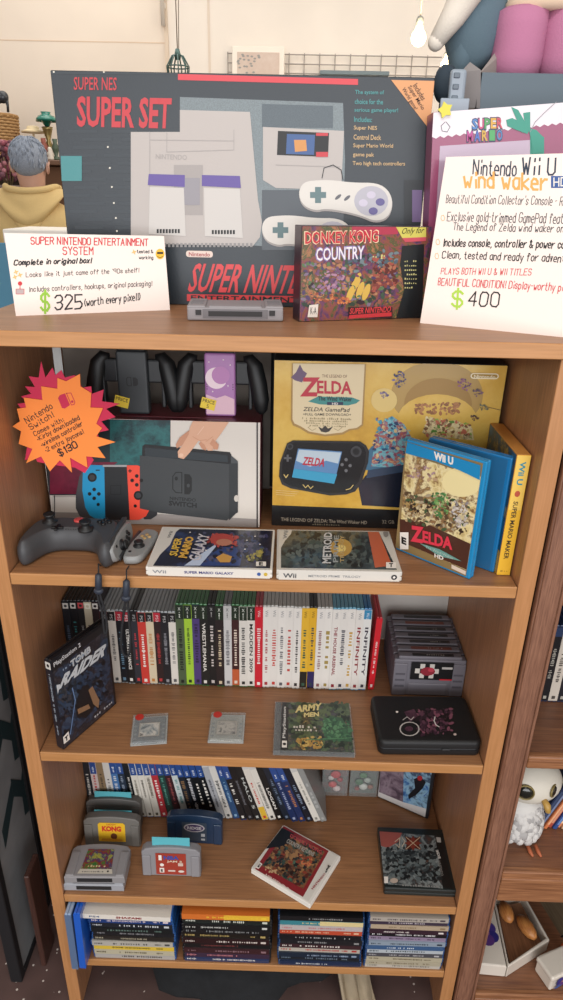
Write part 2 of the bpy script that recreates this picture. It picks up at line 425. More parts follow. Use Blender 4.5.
CARD = M('#1a252e', .4, coat=.1, name='glossy_dark_card', bump=.08, bscale=300)
p1 = at(50, 70, y=.256); p2 = at(435, 78, y=.256)
root, mb, f = carton('console_box', 'large dark boxed console set with red capitals, the biggest box on the bookcase top', 'console box', p1.x, p2.x, .256, .36, T, p1.z, CARD, M('#1c2328', .4))
LG = M('#b3aca8', .45, coat=.1); LG2 = M('#9f9997', .45); PUR = M('#5c4a94', .4); GB = M('#6d7a7f', .4, coat=.3, vary=.25, bscale=700); RP = M('#c0303a', .4)
TEAL = M('#1f7d80', .4, coat=.3); CRM = M('#cfae80', .5); TL_ = M('#4f9a9c', .5); DK = M('#343c43', .45)
for i in range(26):                                    # broken stripe pattern
    v = 74+i*8; 
    for j in range(2):
        u = 62+j*40+((i*37) % 23)
        if v < 290 and not (70 < u+10 < 175 and v < 130): f.rect(u, v, u+22+(i*13) % 12, v+3, DK, 1)
f.rect(51, 71, 178, 74, DK, 1)
f.poly([(178, 74), (358, 79), (358, 85), (178, 80)], M('#d0424c', .45), 1)
f.text('SUPER NES', (74, 77), (117, 77.5), (74, 90), RP, 2, .01)
f.text('SUPER SET', (77, 96), (172, 98), (77, 127), RP, 2, .03)
f.rect(61, 156, 82, 181, TEAL, 2.5)
for u, v in ((54, 72), (104, 72), (108, 147), (110, 168), (112, 187), (114, 203), (116, 218), (117, 231)): f.ell(u, v, 1, 1, M('#e0dccf', .5), 2, 8)
f.poly([(180, 97), (343, 103), (345, 160), (342, 250), (262, 246), (180, 240)], GB, 1)
f.poly([(262, 190), (345, 190), (342, 250), (262, 250)], M('#27323c', .35, coat=.3), 2)
f.poly([(131, 132), (180, 132), (180, 110), (250, 112), (258, 200), (262, 222), (260, 237), (253, 246), (163, 244), (134, 241), (131, 236)], LG, 3)
f.stroke([(150, 112+20), (150, 240)], .0009, LG2, 4); f.stroke([(150, 140), (234, 141)], .0009, LG2, 4); f.stroke([(167, 133), (167, 152), (234, 150), (234, 130)], .0009, LG2, 4)
f.rect(174, 165, 203, 215, LG2, 4); f.rect(178, 178, 200, 205, M('#8e8b92', .4), 5)
f.poly([(149, 174), (185, 175), (185, 187), (148, 185)], PUR, 5); f.poly([(202, 175), (240, 176), (241, 188), (202, 186)], PUR, 5)
f.poly([(150, 187), (184, 188), (186, 236), (149, 234)], M('#c4c0bc', .4), 5); f.poly([(204, 188), (240, 189), (243, 238), (205, 236)], M('#c4c0bc', .4), 5)
for i in range(8):
    f.rect(157+i*3, 229, 159+i*3, 233, BLK, 6); f.rect(212+i*3, 230, 214+i*3, 234, BLK, 6)
f.text('NINTENDO', (156, 154), (187, 155), (156, 159), LG2, 4)
for i in range(22): f.rect(164+i*4.1, 243, 166.4+i*4.1, 247, M('#8c8a8a', .5), 4)
# cartridge picture
f.poly([(262, 104), (333, 106), (333, 128), (262, 127)], M('#56626a', .4, vary=.3, bscale=900), 2)
f.poly([(263, 127), (344, 131), (341, 190), (276, 188), (263, 180)], LG, 3)
f.poly([(278, 131), (329, 133), (328, 157), (277, 155)], BLK, 4); f.poly([(287, 134), (315, 135), (314, 155), (286, 154)], M('#34568c', .4), 5)
f.poly([(294, 140), (306, 140), (307, 151), (295, 152)], M('#c98b4a', .4), 6); f.rect(316, 152, 328, 157, RP, 5); f.rect(316, 133, 328, 136, RP, 5)
f.stroke([(276, 165), (340, 167)], .001, LG2, 4)
f.stroke([(322, 178), (324, 168), (333, 165), (341, 170), (343, 180)], .0012, BLK, 5)
# two pads
def pad(cu, cv, sc, l, cut=False):
    W1 = M('#cfcac3', .4, coat=.3)
    pts = [(-24, -15), (-10, -16), (10, -15), (34, -17), (46, -10), (50, 3), (45, 17), (32, 22), (18, 17), (0, 14), (-18, 13), (-27, 16), (-40, 12), (-45, 0), (-40, -12)]
    # smooth with chaikin
    for _ in range(2):
        q = []
        for i in range(len(pts)):
            a = pts[i]; b2 = pts[(i+1) % len(pts)]
            q += [(a[0]*.75+b2[0]*.25, a[1]*.75+b2[1]*.25), (a[0]*.25+b2[0]*.75, a[1]*.25+b2[1]*.75)]
        pts = q
    f.poly([(cu+x*sc, cv+(y+2)*sc+x*.08) for x, y in pts], LG2, l)
    f.poly([(cu+x*sc, cv+y*sc+x*.08) for x, y in pts], W1, l+.6)
    f.rect(cu-33*sc, cv-5*sc, cu-17*sc, cv+1*sc, M('#5a7477', .4), l+1); f.rect(cu-28*sc, cv-10*sc, cu-22*sc, cv+6*sc, M('#5a7477', .4), l+1.2)
    f.ell(cu-5*sc, cv, 4*sc, 1.6*sc, M('#5a5a60', .4), l+1, 10, -.7); f.ell(cu+4*sc, cv+1, 4*sc, 1.6*sc, M('#5a5a60', .4), l+1, 10, -.7)
    f.ell(cu+28*sc, cv+4*sc, 17*sc, 15*sc, M('#b0aeb8', .4), l+1)
    for dx, dy, c in ((-8, 2, '#c3bccd'), (0, -6, '#c3bccd'), (9, 1, '#544a86'), (2, 10, '#544a86')): f.ell(cu+(28+dx)*sc, cv+(4+dy)*sc, 4.6*sc, 3.8*sc, M(c, .35), l+2, 12)
pad(305, 232, .98, 3); pad(343, 197, 1.0, 6)
for i, (t, c) in enumerate((('The system of', TL_), ('choice for the', TL_), ('serious game player!', TL_), ('Includes:', TL_), ('Super NES', CRM), ('Control Deck', CRM), ('Super Mario World', CRM), ('game pak', CRM), ('Two high tech controllers', CRM))):
    v = 90+i*8.9; w = {0: 29, 1: 28, 2: 43, 3: 17, 4: 22, 5: 26, 6: 38, 7: 19, 8: 50}[i]
    f.text(t, (355-i*.3, v), (355+w, v+.5), (355-i*.3, v+5.2), c, 2, .01)
f.poly([(391, 80), (434.5, 81), (432.5, 130)], M('#d79a68', .5), 2)
for i, t in enumerate(('Includes', 'Super Mario', 'World game!')):
    a = (417-i*6, 83+i*2); L = (15, 23, 21)[i]
    f.text(t, a, (a[0]+L*.62, a[1]+L), (a[0]-4.6, a[1]+3), M('#4a3028', .6), 3, .01)
f.rect(404, 180, 427, 226, M('#151c22', .4), 2); f.rect(412, 190, 422, 222, M('#6f5a86', .4), 3)
f.rrect2(*(lambda a, b: (a[0], b[1], b[0], a[1]))(f.px(186, 250.5), f.px(213, 257.5)), .004, M('#d9c6bb', .4), 2)
f.text('Nintendo', (189, 252), (210, 252.5), (189, 256), M('#a03038', .5), 3, .01)
f.text('SUPER NINTENDO', (192, 263), (345, 266), (187, 292), M('#d03a3e', .4), 2, .02, .02)
f.poly([(187, 294), (352, 297), (352, 303), (187, 301)], M('#d03a3e', .4), 2)
f.text('ENTERTAINMENT SYSTEM', (191, 295), (348, 298), (191, 300.5), M('#1a1f24', .5), 3, .02)
mb.build('carton', root, True)

# ------------------------------------------------------------------ DKC box (angled)
a = at(299, 322, z=T); b_ = at(423, 318, z=T)
ang = math.atan2(b_.y-a.y, b_.x-a.x); L = (b_-a).length
root = thing('game_box', 'small boxed game with multicoloured jungle picture and red title beside grey cartridge', 'game box', a, (0, 0, ang))
mb = MB(); mx_ = Matrix.Translation(a) @ Matrix.Rotation(ang, 4, 'Z')
mb.box(0, L, .0002, .03, 0, .128, M('#3a2430', .35, coat=.5), .001, 1, mx_)
f = Face(mb, a, (math.cos(ang), math.sin(ang), 0), (0, 0, 1), .0003); f.clip = (.0008, .0008, L-.0008, .1272)
J = art(['#141c22', '#2b3a2c', '#5c3560', '#8a4a3a', '#33502f', '#a8704a', '#3b2b48'], 38, .3, 3, 2.2, .5)
f.poly2([(.001, .001), (L-.001, .001), (L-.001, .127), (.001, .127)], J, 0)
f.poly([(352, 225), (398, 224), (398, 234), (352, 236)], M('#a8324a', .4), 1)
f.poly([(396, 225), (426, 225), (426, 237), (402, 238)], M('#c9c05a', .4), 2); f.poly([(402, 238), (426, 237), (426, 241), (405, 242)], M('#c04a5a', .4), 2)
f.text('Only for', (401, 228), (423, 227), (400, 236), BLK, 3, 0, .1)
f.text('DONKEY KONG', (304, 231), (379, 229.5), (304, 245), M('#e6c9a8', .5), 2, .05); f.text('DONKEY KONG', (305, 232), (378, 230.5), (305, 244), M('#c02838', .4), 3, .02)
f.text('COUNTRY', (315, 247), (365, 245), (315, 262), M('#8a78b0', .4), 2, .05); f.text('COUNTRY', (316, 248), (364, 246), (316, 261), M('#e0dce0', .4), 3, .01)
f.poly([(402, 246), (424, 244), (422, 318), (396, 318), (404, 290), (400, 265)], M('#10181c', .35, coat=.3), 2)
for i in range(7): f.marks2(*f.px(404, 262+i*4.4), *f.px(417, 259.5+i*4.4), M('#b9b37a', .5), 3, 6)
f.marks2(*f.px(372, 259), *f.px(386, 252), M('#c8c07a', .5), 3, 5)
for i, (u, v) in enumerate(((357, 281), (353, 288), (360, 290), (366, 292), (350, 294))):                        # fruit bunch
    f.ell(u, v, 3.2, 9, M('#c9a54a', .4), 2+i*.2, 12, .35)
f.crowd([(304, 262), (398, 258), (396, 304), (302, 306)], ['#3a5040', '#6a3c5a', '#8a5848', '#2a3c30', '#a87858', '#4a3a60', '#55704a', '#7a6a80', '#301c28'], 150, 6, 3, 1.1)
f.crowd([(340, 262), (400, 246), (398, 262), (345, 275)], ['#4a5a68', '#6a7a80', '#3a4a40'], 30, 5, 4, 1.1)
f.crowd([(316, 270), (344, 268), (344, 290), (316, 292)], ['#8d6a88', '#a88098', '#6a4a6a'], 24, 5, 5, 1.6); f.crowd([(374, 258), (394, 256), (396, 286), (372, 292)], ['#7a3a34', '#9a4c40', '#5a2420', '#a8644c'], 34, 6, 6, 1.6)
f.crowd([(310, 292), (350, 298), (350, 304), (312, 300)], ['#b0603a', '#c87848', '#8a4430'], 20, 4, 7, 1.7)
f.poly([(309, 305), (318, 304), (317, 317), (307, 317)], M('#d9d2c8', .5), 3); f.text('K-A', (310, 307), (316, 307), (310, 314), BLK, 4)
f.rect(348, 307, 392, 318, M('#2a0c12', .4), 2.5); f.text('SUPER NINTENDO', (350, 308), (391, 306), (349, 314), M('#d03a3e', .4), 3.5, .02); f.poly([(349, 315), (391, 312), (391, 316), (348, 318.5)], M('#c23038', .4), 3.3)
mb.build('carton', root, True)

# ------------------------------------------------------------------ signs
SIGN = M('#f2e4dc', .65)
def sign_board(name, label, BL, BR, TL, TR, lean=.16, thick=.003):
    """a card standing on the top board, leaning back; corners given as sight lines onto its plane"""
    X = (BR-BL).normalized(); back = Vector((-X.y, X.x, 0)); Y = (Vector((0, 0, 1))+back*lean).normalized()
    root = thing(name, label, 'sign', BL)
    mb = MB(); f = Face(mb, BL, X, Y, .0002); n = -f.N
    q = [f.w(*f.px(*p), 0) for p in (TL, TR)]; q = [BL, BR, q[1], q[0]]; vs = q+[p+n*thick for p in q]
    mb.add(vs, [(0, 1, 2, 3), (7, 6, 5, 4), (0, 4, 5, 1), (1, 5, 6, 2), (2, 6, 7, 3), (3, 7, 4, 0)], SIGN)
    return root, mb, f
BL = at(16, 316, z=T); BR = at(170, 310, z=T)
root, mb, f = sign_board('price_sign', 'white hand-lettered card priced $325 leaning against the dark console box', BL, BR, (4, 233), (164, 236))
f.hand('SUPER NINTENDO ENTERTAINMENT', (31, 237), (148, 239), (31, 244), REDINK, .0014, 1)
f.hand('SYSTEM', (63, 247), (93, 247.5), (63, 254.5), REDINK, .0014, 1)
f.hand('Complete in original box!', (15, 260), (92, 258), (14, 265), INK, .0016, 1)
f.hand("Looks like it just came off the '90s shelf!", (26, 272.5), (139, 268), (26, 277), INK, .0008, 1)
f.hand('Includes controllers, hookups, original packaging!', (29, 287), (152, 281), (29, 292), INK, .0008, 1)
f.hand('$', (41, 293), (49, 293), (41, 310), M('#8fbf3a', .6), .0032, 1)
f.hand('325', (55, 296), (82, 294), (55, 310), INK, .0021, 1)
f.hand('(worth every pixel!)', (84, 299), (140, 293), (84, 306), INK, .0013, 1)
f.hand('tested &', (137, 250), (153, 250), (137, 253), INK, .0008, 1); f.hand('working', (139, 256), (153, 256), (139, 259), INK, .0008, 1)
f.ell(160, 254, 4.4, 5.2, M('#e8b52e', .5), 1); f.rect(157, 252, 163, 254, INK, 2); f.stroke([(157.5, 256.5), (160, 258), (162.5, 256.5)], .0008, INK, 2)
for u, v in ((16, 272), (20, 275), (15, 277), (134, 252)):
    f.poly([(u+math.cos(k*PI/4+.4)*(3 if k % 2 else 1.2), v+math.sin(k*PI/4+.4)*(3 if k % 2 else 1.2)) for k in range(8)], M('#e9b878', .6), 1)
f.rect(16, 289, 24, 294, M('#b8a8a8', .6), 1); f.stroke([(16, 289), (24, 289), (24, 294), (16, 294), (16, 289)], .0006, REDINK, 2); f.stroke([(20, 289), (20, 284)], .001, REDINK, 2); f.ell(20, 283.5, 2.2, 2.2, REDINK, 2, 10)
mb.build('card', root, True)
BL = at(420, 323, z=T); BR = at(590, 340, z=T)
root, mb, f = sign_board('price_sign', 'large white hand-lettered card priced $400 in front of the pink and white box', BL, BR, (446, 157), (606, 152))
DI = M('#2a3648', .6)
f.hand('Nintendo', (474, 160), (517, 162), (473, 174), DI, .0017, 1); f.hand('Wii U', (523, 158), (556, 158), (522, 174), DI, .0021, 1)
f.hand('wind waker', (464, 172), (547, 174), (464, 187), M('#e8a85a', .6), .0028, 1, .1)
f.rect(551, 176, 575, 188, M('#3a5a96', .6), 1); f.hand('HD', (554, 178), (566, 178), (554, 186), WHITE, .0014, 2)
f.hand("Beautiful Condition Collector's Console - Rare find", (447, 195), (588, 197), (446, 203), M('#3a3a40', .6), .0008, 1)
f.hand('Exclusive gold-trimmed GamePad featuring', (448, 212), (582, 214), (447, 221), M('#3a3a40', .6), .0009, 1)
f.hand('The Legend of Zelda wind waker on it', (454, 223), (573, 225), (453, 230), M('#3a3a40', .6), .0009, 1)
f.hand('Includes console, controller & power cable', (444, 239), (575, 241), (443, 246), INK, .0013, 1)
f.hand('Clean, tested and ready for adventure', (443, 251), (579, 255), (442, 258), INK, .0011, 1)
f.hand('PLAYS BOTH WII U & WII TITLES', (442, 268), (532, 269), (441, 274), REDINK, .0008, 1)
f.hand('BEAUTIFUL CONDITION! Display-worthy piece', (439, 278), (575, 284), (438, 285), REDINK, .0009, 1)
f.hand('$', (453, 291), (463, 291), (452, 306), M('#a8cf4a', .6), .003, 1)
f.hand('400', (470, 292), (500, 293), (468, 306), INK, .0018, 1)
for u, v in ((443, 218), (438, 242), (437, 256)): f.stroke([(u+2*math.cos(k), v+3*math.sin(k)) for k in (0, 1, 2, 3, 4, 5, 6.28)], .0006, M('#e8b070', .6), 1)
mb.build('card', root, True)

# ------------------------------------------------------------------ SNES cartridge shape
CG = M('#8f8b8e', .55); CG2 = M('#6f6c70', .55)
def snes_cart(label, loc, rot, lab=None, group=None, col=CG, dark=CG2):
    """local: x width .136, y thickness .02 (front at y=0), z height .088, connector at z=0"""
    root = thing('game_cartridge', label, 'game cartridge', loc, rot, group)
    mb = MB(); w, t, h = .136, .020, .088
    mb.box(0, w, .002, t, 0, h-.004, col, .0025, 2)
    mb.box(0, .026, -.0006, .004, .001, h-.012, col, .002, 2); mb.box(w-.026, w, -.0006, .004, .001, h-.012, col, .002, 2)
    mb.box(.03, w-.03, 0, .006, .002, .030, col, .002, 2)
    mb.box(.008, w-.008, .004, t-.001, h-.006, h+.002, col, .0025, 2)
    for k in range(3): mb.box(.004, .022, -.0012, 0, .022+k*.014, .026+k*.014, dark)
    for k in range(3): mb.box(w-.022, w-.004, -.0012, 0, .022+k*.014, .026+k*.014, dark)
    mb.box(.022, w-.022, .004, t-.004, -.001, .001, dark); mb.box(.03, w-.03, .0065, .0135, -.0016, .0, M('#2b2a2c', .6))
    mb.box(.012, .02, .005, .012, -.0016, 0, M('#2b2a2c', .6)); mb.box(w-.02, w-.012, .005, .012, -.0016, 0, M('#2b2a2c', .6))
    mb.build('shell', root)
    if lab:
        m2 = MB(); f = Face(m2, (0, -.0004, 0), (1, 0, 0), (0, 0, 1), .0003); lab(f, m2); m2.build('label', root)
    return root
# lying on the top board, connector side to the viewer, label up
a = at(185, 321, z=T)
snes_cart('grey cartridge lying flat in front of the dark console box, connector forward', (a.x+.003, a.y+.002, T+.0205), (R(-90), 0, R(4)), None)

# ------------------------------------------------------------------ pink/white toy box behind the sign
PK = M('#8e3a62', .4, coat=.4); 
root = thing('toy_box', 'pink and white boxed toy with rainbow lettering and green ribbon behind sign', 'toy box', (.236, .2, T))
mb = MB()
tl = at(433, 112, y=.2); tr = at(563, 101, y=.2)
xr = .54; zt = lambda x: tl.z+.012*(x-.22)/.2
for (m, z0f) in ((PK, 0),):
    x0 = .2375
    q = [(x0, T), (xr, T), (xr, tl.z+.014), (x0-.016, tl.z)]
    vs = [(x, .2, z) for x, z in q]+[(x, .25, z) for x, z in q]
    mb.add(vs, [(0, 1, 2, 3), (7, 6, 5, 4), (0, 4, 5, 1), (1, 5, 6, 2), (2, 6, 7, 3), (3, 7, 4, 0)], PK)
f = Face(mb, (x0, .2, T), (1, 0, 0), (0, 0, 1), .0003); f.clip = (-.02, .0005, xr-x0-.0005, .5)
HW = M('#ddd6dc', .4, coat=.3)
zig = [(433.5, 112.5), (610, 99)]
for i in range(44, -1, -1): zig.append((432+i*4.0, (137-i*.45) + (2.2 if i % 2 else 0)))
f.poly(zig, HW, 1)
f.poly([(440, 146), (530, 140), (532, 300), (430, 312)], M('#a892a8', .15, coat=.5), 1)
f.rect(530, 137, 544, 158, M('#2f8f7c', .4), 2)
rnd = random.Random(2)
for w_, y0, u0 in (('SUPER', 119, 472), ('MARIO', 131, 467)):
    cs = ['#4a7ab8', '#c04a78', '#4a9a58', '#d0a040', '#c04a5a'] if w_ == 'SUPER' else ['#b84a90', '#4a6ab8', '#c8a040', '#4aa060', '#4a7ab0']
    for i, ch in enumerate(w_):
        u = u0+i*(6.2 if w_ == 'SUPER' else 7.4); v = y0-i*.3
        f.text(ch, (u-.7, v-1), (u+6.2, v-1), (u-.7, v+12), M('#3a3a58', .4), 2, .06); f.text(ch, (u, v), (u+5.6, v), (u, v+10.5), M(cs[i], .4), 3, .03)
GR = M('#2f8f7c', .4)
f.poly([(511, 107), (518, 110), (527, 126), (522, 133)], GR, 4); f.poly([(506, 120), (512, 118), (520, 122), (530, 129), (527, 134), (516, 130), (507, 126)], GR, 4)
f.poly([(523, 113), (530, 112), (530, 130), (525, 126)], GR, 4); f.poly([(528, 128), (536, 130), (543, 137), (543, 152), (532, 154), (531, 140)], GR, 4)
f.stroke([(445, 122), (441, 126), (442, 131), (447, 132), (450, 127), (446, 122)], .0008, M('#4a4a58', .5), 2)
f.stroke([(530, 132), (535, 122), (545, 112), (556, 102)], .0008, M('#8a8a90', .5), 4)
mb.build('carton', root, True)
mb = MB(); yt = at(445, 110, y=.1985)
mb.prism([(math.cos(k*PI/5)*(.0105 if k % 2 else .0065), math.sin(k*PI/5)*(.0105 if k % 2 else .0065)) for k in range(10)], 0, .003, M('#d8cf4a', .5), Matrix.Translation(yt) @ Matrix.Rotation(R(90), 4, 'X'))
mb.build('star_tag', root, True)['label'] = 'small yellow star tag'

# open carton on top / behind: dark front panel and grey flaps
root = thing('storage_carton', 'open carton with slate-coloured front and grey flaps behind the pink box', 'carton', (.36, .31, T))
mb = MB(); a = at(480, 72, y=.31); b2 = at(563, 108, y=.31)
SL = M('#4a5c68', .5, coat=.2); FG = M('#9c9590', .7)
mb.box(a.x, .56, .312, .318, T, a.z, SL); mb.box(a.x, a.x+.004, .312, .5, T, a.z, FG); mb.box(.556, .56, .312, .5, T, a.z, FG); mb.box(a.x, .56, .496, .5, T, a.z, FG); mb.box(a.x, .56, .312, .5, T, T+.004, FG)
p = [at(480, 108, y=.308), at(481, 70, y=.308), at(470, 62, y=.33), at(461, 72, y=.33), at(460, 108, y=.33)]
mb.add([q[:] for q in p]+[(q.x, q.y+.003, q.z) for q in p], [(0, 1, 2, 3, 4), (9, 8, 7, 6, 5), (0, 5, 6, 1), (1, 6, 7, 2), (2, 7, 8, 3), (3, 8, 9, 4)], M('#8f8a8a', .7))
p = [at(480, 73, y=.32), at(497, 50, y=.40), at(506, 50, y=.42), at(500, 73, y=.40)]
mb.add([q[:] for q in p]+[(q.x, q.y+.003, q.z) for q in p], [(0, 1, 2, 3), (7, 6, 5, 4), (0, 4, 5, 1), (1, 5, 6, 2), (2, 6, 7, 3), (3, 7, 4, 0)], FG)
mb.build('carton', root, True)
# grey wristband-like handheld in blister
root = thing('toy_remote', 'slim grey handheld remote standing upright beside the open carton', 'remote', at(458, 108, y=.262)); root.location.z = T
mb = MB(); a = at(452, 68, y=.26); c = at(464, 108, y=.26)
mb.box(a.x, c.x, .262, .274, T, a.z, M('#8c98a4', .4), .005, 3)
for k in range(4): mb.box(a.x+.004, a.x+.013, .2605, .263, a.z-.012-k*.014, a.z-.005-k*.014, M('#5e6a76', .4), .001)
mb.box(a.x-.012, c.x+.006, .256, .260, T, at(450, 98, y=.256).z, M('#93a0ac', .4), .001)
mb.build('body', root, True)
# plush on the carton: white arm, dark body, pink trousers with cream hem
root = thing('plush_figure', 'big plush with white arm, dark coat and pink legs sitting on the carton', 'plush toy', (.40, .40, a.z))
fz = at(480, 72, y=.31).z+.002
mb = MB(); A = at(480, -30, y=.38); B = at(436, 42, y=.38)
mb.tube([A, A.lerp(B, .3), A.lerp(B, .6)+Vector((0, 0, -.004)), B], [.029, .025, .019, .0125], M('#e2dace', .95, bump=.3, bscale=500), 14); mb.ball(B, .0127, M('#e2dace', .95, bump=.3, bscale=500)); mb.build('arm', root, True)
mb = MB(); mb.ball(at(475, 20, y=.42), (.05, .04, .075), M('#5c707c', .95, bump=.3, bscale=500)); mb.ball(at(462, 48, y=.42), (.022, .03, .045), M('#5c707c', .95, bump=.3, bscale=500)); mb.build('coat', root, True)
PKF = M('#b87898', .95, bump=.3, bscale=500)
mb = MB(); c1 = at(519, 40, y=.40); mb.lathe([(.024, 0), (.036, .004), (.040, .03), (.041, .07), (.040, .09), (.03, .096)], PKF, 20, Matrix.Translation((c1.x, .40, fz)))
c1 = at(560, 40, y=.40); mb.lathe([(.026, 0), (.038, .004), (.043, .03), (.045, .07), (.042, .09), (.03, .096)], PKF, 20, Matrix.Translation((c1.x+.012, .40, fz))); mb.build('trousers', root, True)
mb = MB(); c1 = at(540, 8, y=.40); mb.lathe([(.02, 0), (.06, .0), (.066, .01), (.06, .02), (.02, .024)], M('#d9c0a8', .95), 24, Matrix.Translation((c1.x+.012, .40, fz+.09)), ay=.6); mb.build('hem', root, True)
mb = MB(); mb.ball(at(444, 84, y=.32), (.016, .016, .026), M('#2a3844', .8)); mb.ball(at(448, 74, y=.32), (.012, .014, .012), M('#2a3844', .8)); c1 = at(444, 94, y=.32); mb.lathe([(.012, T), (.013, T+.01), (.006, c1.z-.01), (.01, c1.z)], M('#2a3844', .8), 12, Matrix.Translation((c1.x, .32, 0)))
o = rebase(mb.build('toy_figurine')); tag(o, 'small dark rounded figurine between console box and grey remote', 'figurine')

# ================================================================== FIRST SHELF
Z1 = ZB[0]
def mat_rot(xa, ya, za):
    m = Matrix.Identity(3)
    for i in range(3): m[i][0] = xa[i]; m[i][1] = ya[i]; m[i][2] = za[i]
    return m.to_euler()
def lying(phi=0):      # spine towards the viewer, front cover up, cover top at the left
    c, s = math.cos(phi), math.sin(phi)
    return mat_rot((0, 0, 1), (-s, c, 0), (-c, -s, 0))
# ---- console box with dark red top
root = thing('console_box', 'white and teal boxed handheld console showing neon controllers and a docked screen', 'console box', (-.374, .175, Z1))
mb = MB(); W0, W1 = -.374, -.0125; H = 1.2305-Z1
mb.box(W0, W1, .1752, .272, Z1, 1.2300, M('#5e1a26', .4, coat=.2), .0012)
mb.box(-.352, -.06, .19, .262, 1.2299, 1.2306, M('#6e1f2c', .4, coat=.2))
f = Face(mb, (W0, .175, Z1), (1, 0, 0), (0, 0, 1), .0003); f.clip = (.0006, .0006, W1-W0-.0006, H-.0006)
WH = M('#d9d2c9', .45); f.poly2([(.0008, .0008), (W1-W0-.0008, .0008), (W1-W0-.0008, H-.001), (.0008, H-.001)], WH, 0)
TV = art(['#123038', '#1c3f44', '#2f6f70', '#1b3a40', '#17272d'], 9, .35, 1, .4, .3)
f.rect(50, 418.7, 170.5, 495, M('#1d3036', .35, coat=.3), 1)
f.rect(110, 420, 170, 470, TV, 2)
f.poly([(50, 462), (118, 462), (96, 478), (96, 494), (50, 494)], art(['#4a1226', '#7a1e3a', '#5a1530'], 10, .35, 2, .4, .3), 2)
f.rect(40, 418, 53, 522, M('#22262a', .5), 1.5); f.rect(50, 495, 53, 522, WH, 3); f.rect(54.3, 495, 55.2, 522, M('#3a3a3c', .5), 4)
f.rect(50, 495, 170.5, 497, M('#b6aea6', .5), 2.5)
f.poly([(53, 512), (160, 514), (258, 519), (258, 528), (53, 523)], M('#9b9592', .5), 2)
f.rect(256.5, 421, 258, 528, M('#3b3537', .5), 3)
DG = M('#3d4144', .45, coat=.2); DG2 = M('#303437', .45); DG3 = M('#4a4e51', .4)
f.poly([(142.5, 446), (145, 444), (230, 452), (231.5, 455), (231.5, 470), (142, 462)], M('#26292c', .3, coat=.5), 4)
f.poly([(145, 447), (228, 455), (228, 462), (145, 456)], M('#3a4247', .25, coat=.5), 5)
f.poly([(140, 455), (229, 463.5), (229, 518), (227, 520), (160, 512.5), (140, 508)], DG, 6)
f.poly([(229, 463), (238, 463), (238, 512), (236, 513), (229, 520)], DG2, 6); f.poly([(231, 455), (238, 461), (238, 464), (231, 464)], DG3, 5.5); f.ell(236.5, 498, 2.4, 3.4, M('#c9c2ba', .5), 6.5, 12)
DK2 = M('#1c1e20', .5)
for (a, b2, c, d) in ((173, 472, 182, 492.5), (184.5, 473.5, 192, 494)):
    if a < 180: f.stroke([(c, b2), (a+3, b2), (a, b2+4), (a, d-4), (a+3, d-.5), (c, d), (c, b2)], .0016, DK2, 7); f.ell(176.5, 478, 1.6, 2, DK2, 8, 10)
    else: f.poly([(a, b2), (c-2.5, b2+.4), (c, b2+4), (c, d-4), (c-2.5, d), (a, d-.3)], DK2, 7); f.ell(188.5, 485, 1.6, 2, DG, 8, 10)
f.text('NINTENDO', (170, 496), (196, 498), (170, 499.4), DK2, 7, .02); f.text('SWITCH', (169, 500), (197, 502.6), (169, 505), DK2, 7, .04)
SK1, SK2, SK3 = M('#d9a98c', .5), M('#c68f72', .5), M('#e6bfa6', .5)
f.poly([(193, 420), (229, 421), (222, 432), (216, 440), (213, 446), (209, 450), (206, 446), (199, 440), (190, 452), (184, 458.5), (178.5, 457), (178, 451), (183, 444), (189, 434), (190, 427)], SK1, 9)
f.poly([(189, 430), (180, 437), (176, 444), (177, 448), (182, 445), (190, 436)], SK2, 8)
f.poly([(213, 438), (219, 444), (218, 449), (214, 449), (210, 443)], SK2, 10); f.poly([(207, 441), (213, 446), (213, 450), (208, 450), (205, 445)], SK1, 10.5); f.poly([(201, 441), (207, 446), (206, 450), (202, 448), (199, 443)], SK2, 10.2)
f.ell(181.5, 454.5, 2.4, 2, SK3, 11, 10)
f.stroke([(193, 436), (200, 440), (207, 439)], .0009, SK2, 11); f.stroke([(213, 436), (206, 441)], .0008, SK2, 11); f.stroke([(204, 426), (198, 434)], .0012, SK3, 11)
# neon controller in its grip
f.poly([(83, 470), (79.5, 477), (76, 495), (76, 508), (80, 516), (90, 519), (96, 519), (96, 470)], M('#4a4a4e', .4), 4)
f.poly([(146, 472), (151, 476), (156, 490), (158.5, 506), (157, 515), (151, 519), (144, 519), (140, 472)], M('#34363a', .4), 4)
f.poly([(90, 464.5), (104.5, 465), (105.5, 519.5), (97, 519), (90, 515), (85.5, 507), (82.5, 490), (83, 473), (85.5, 467)], M('#2299cc', .4), 5)
f.poly([(104.5, 465), (127, 465), (130, 519.5), (105.5, 519.5)], M('#26282b', .4), 5.4); f.poly([(103, 464.5), (127, 464.5), (127, 466.5), (103, 466.5)], M('#a8a8aa', .4), 5.8)
f.poly([(127, 465), (138, 465), (144, 468), (148, 476), (150, 490), (150.5, 508), (146, 516), (139, 519.5), (130, 519.5)], M('#f0503c', .4), 5)
for u, v, r in ((92.5, 477, 4.6), (138.5, 495, 4.6)): f.ell(u, v, r, r, BLK, 6, 16); f.ell(u, v, r*.62, r*.62, M('#3c3c40', .4), 7, 12)
for cu, cv in ((94.5, 493.5), (137, 480)):
    for dx, dy in ((-4.6, 0), (4.6, 0), (0, -4.4), (0, 4.4)): f.ell(cu+dx, cv+dy, 1.9, 1.9, BLK, 6, 10)
f.ell(98.5, 504, 1.7, 1.7, BLK, 6, 8); f.ell(135.5, 505.5, 1.7, 1.7, BLK, 6, 8); f.rect(96, 469.3, 100, 470.3, BLK, 6); f.rect(128.5, 470, 132, 471, BLK, 6); f.rect(129.7, 468.8, 130.7, 472.2, BLK, 6)
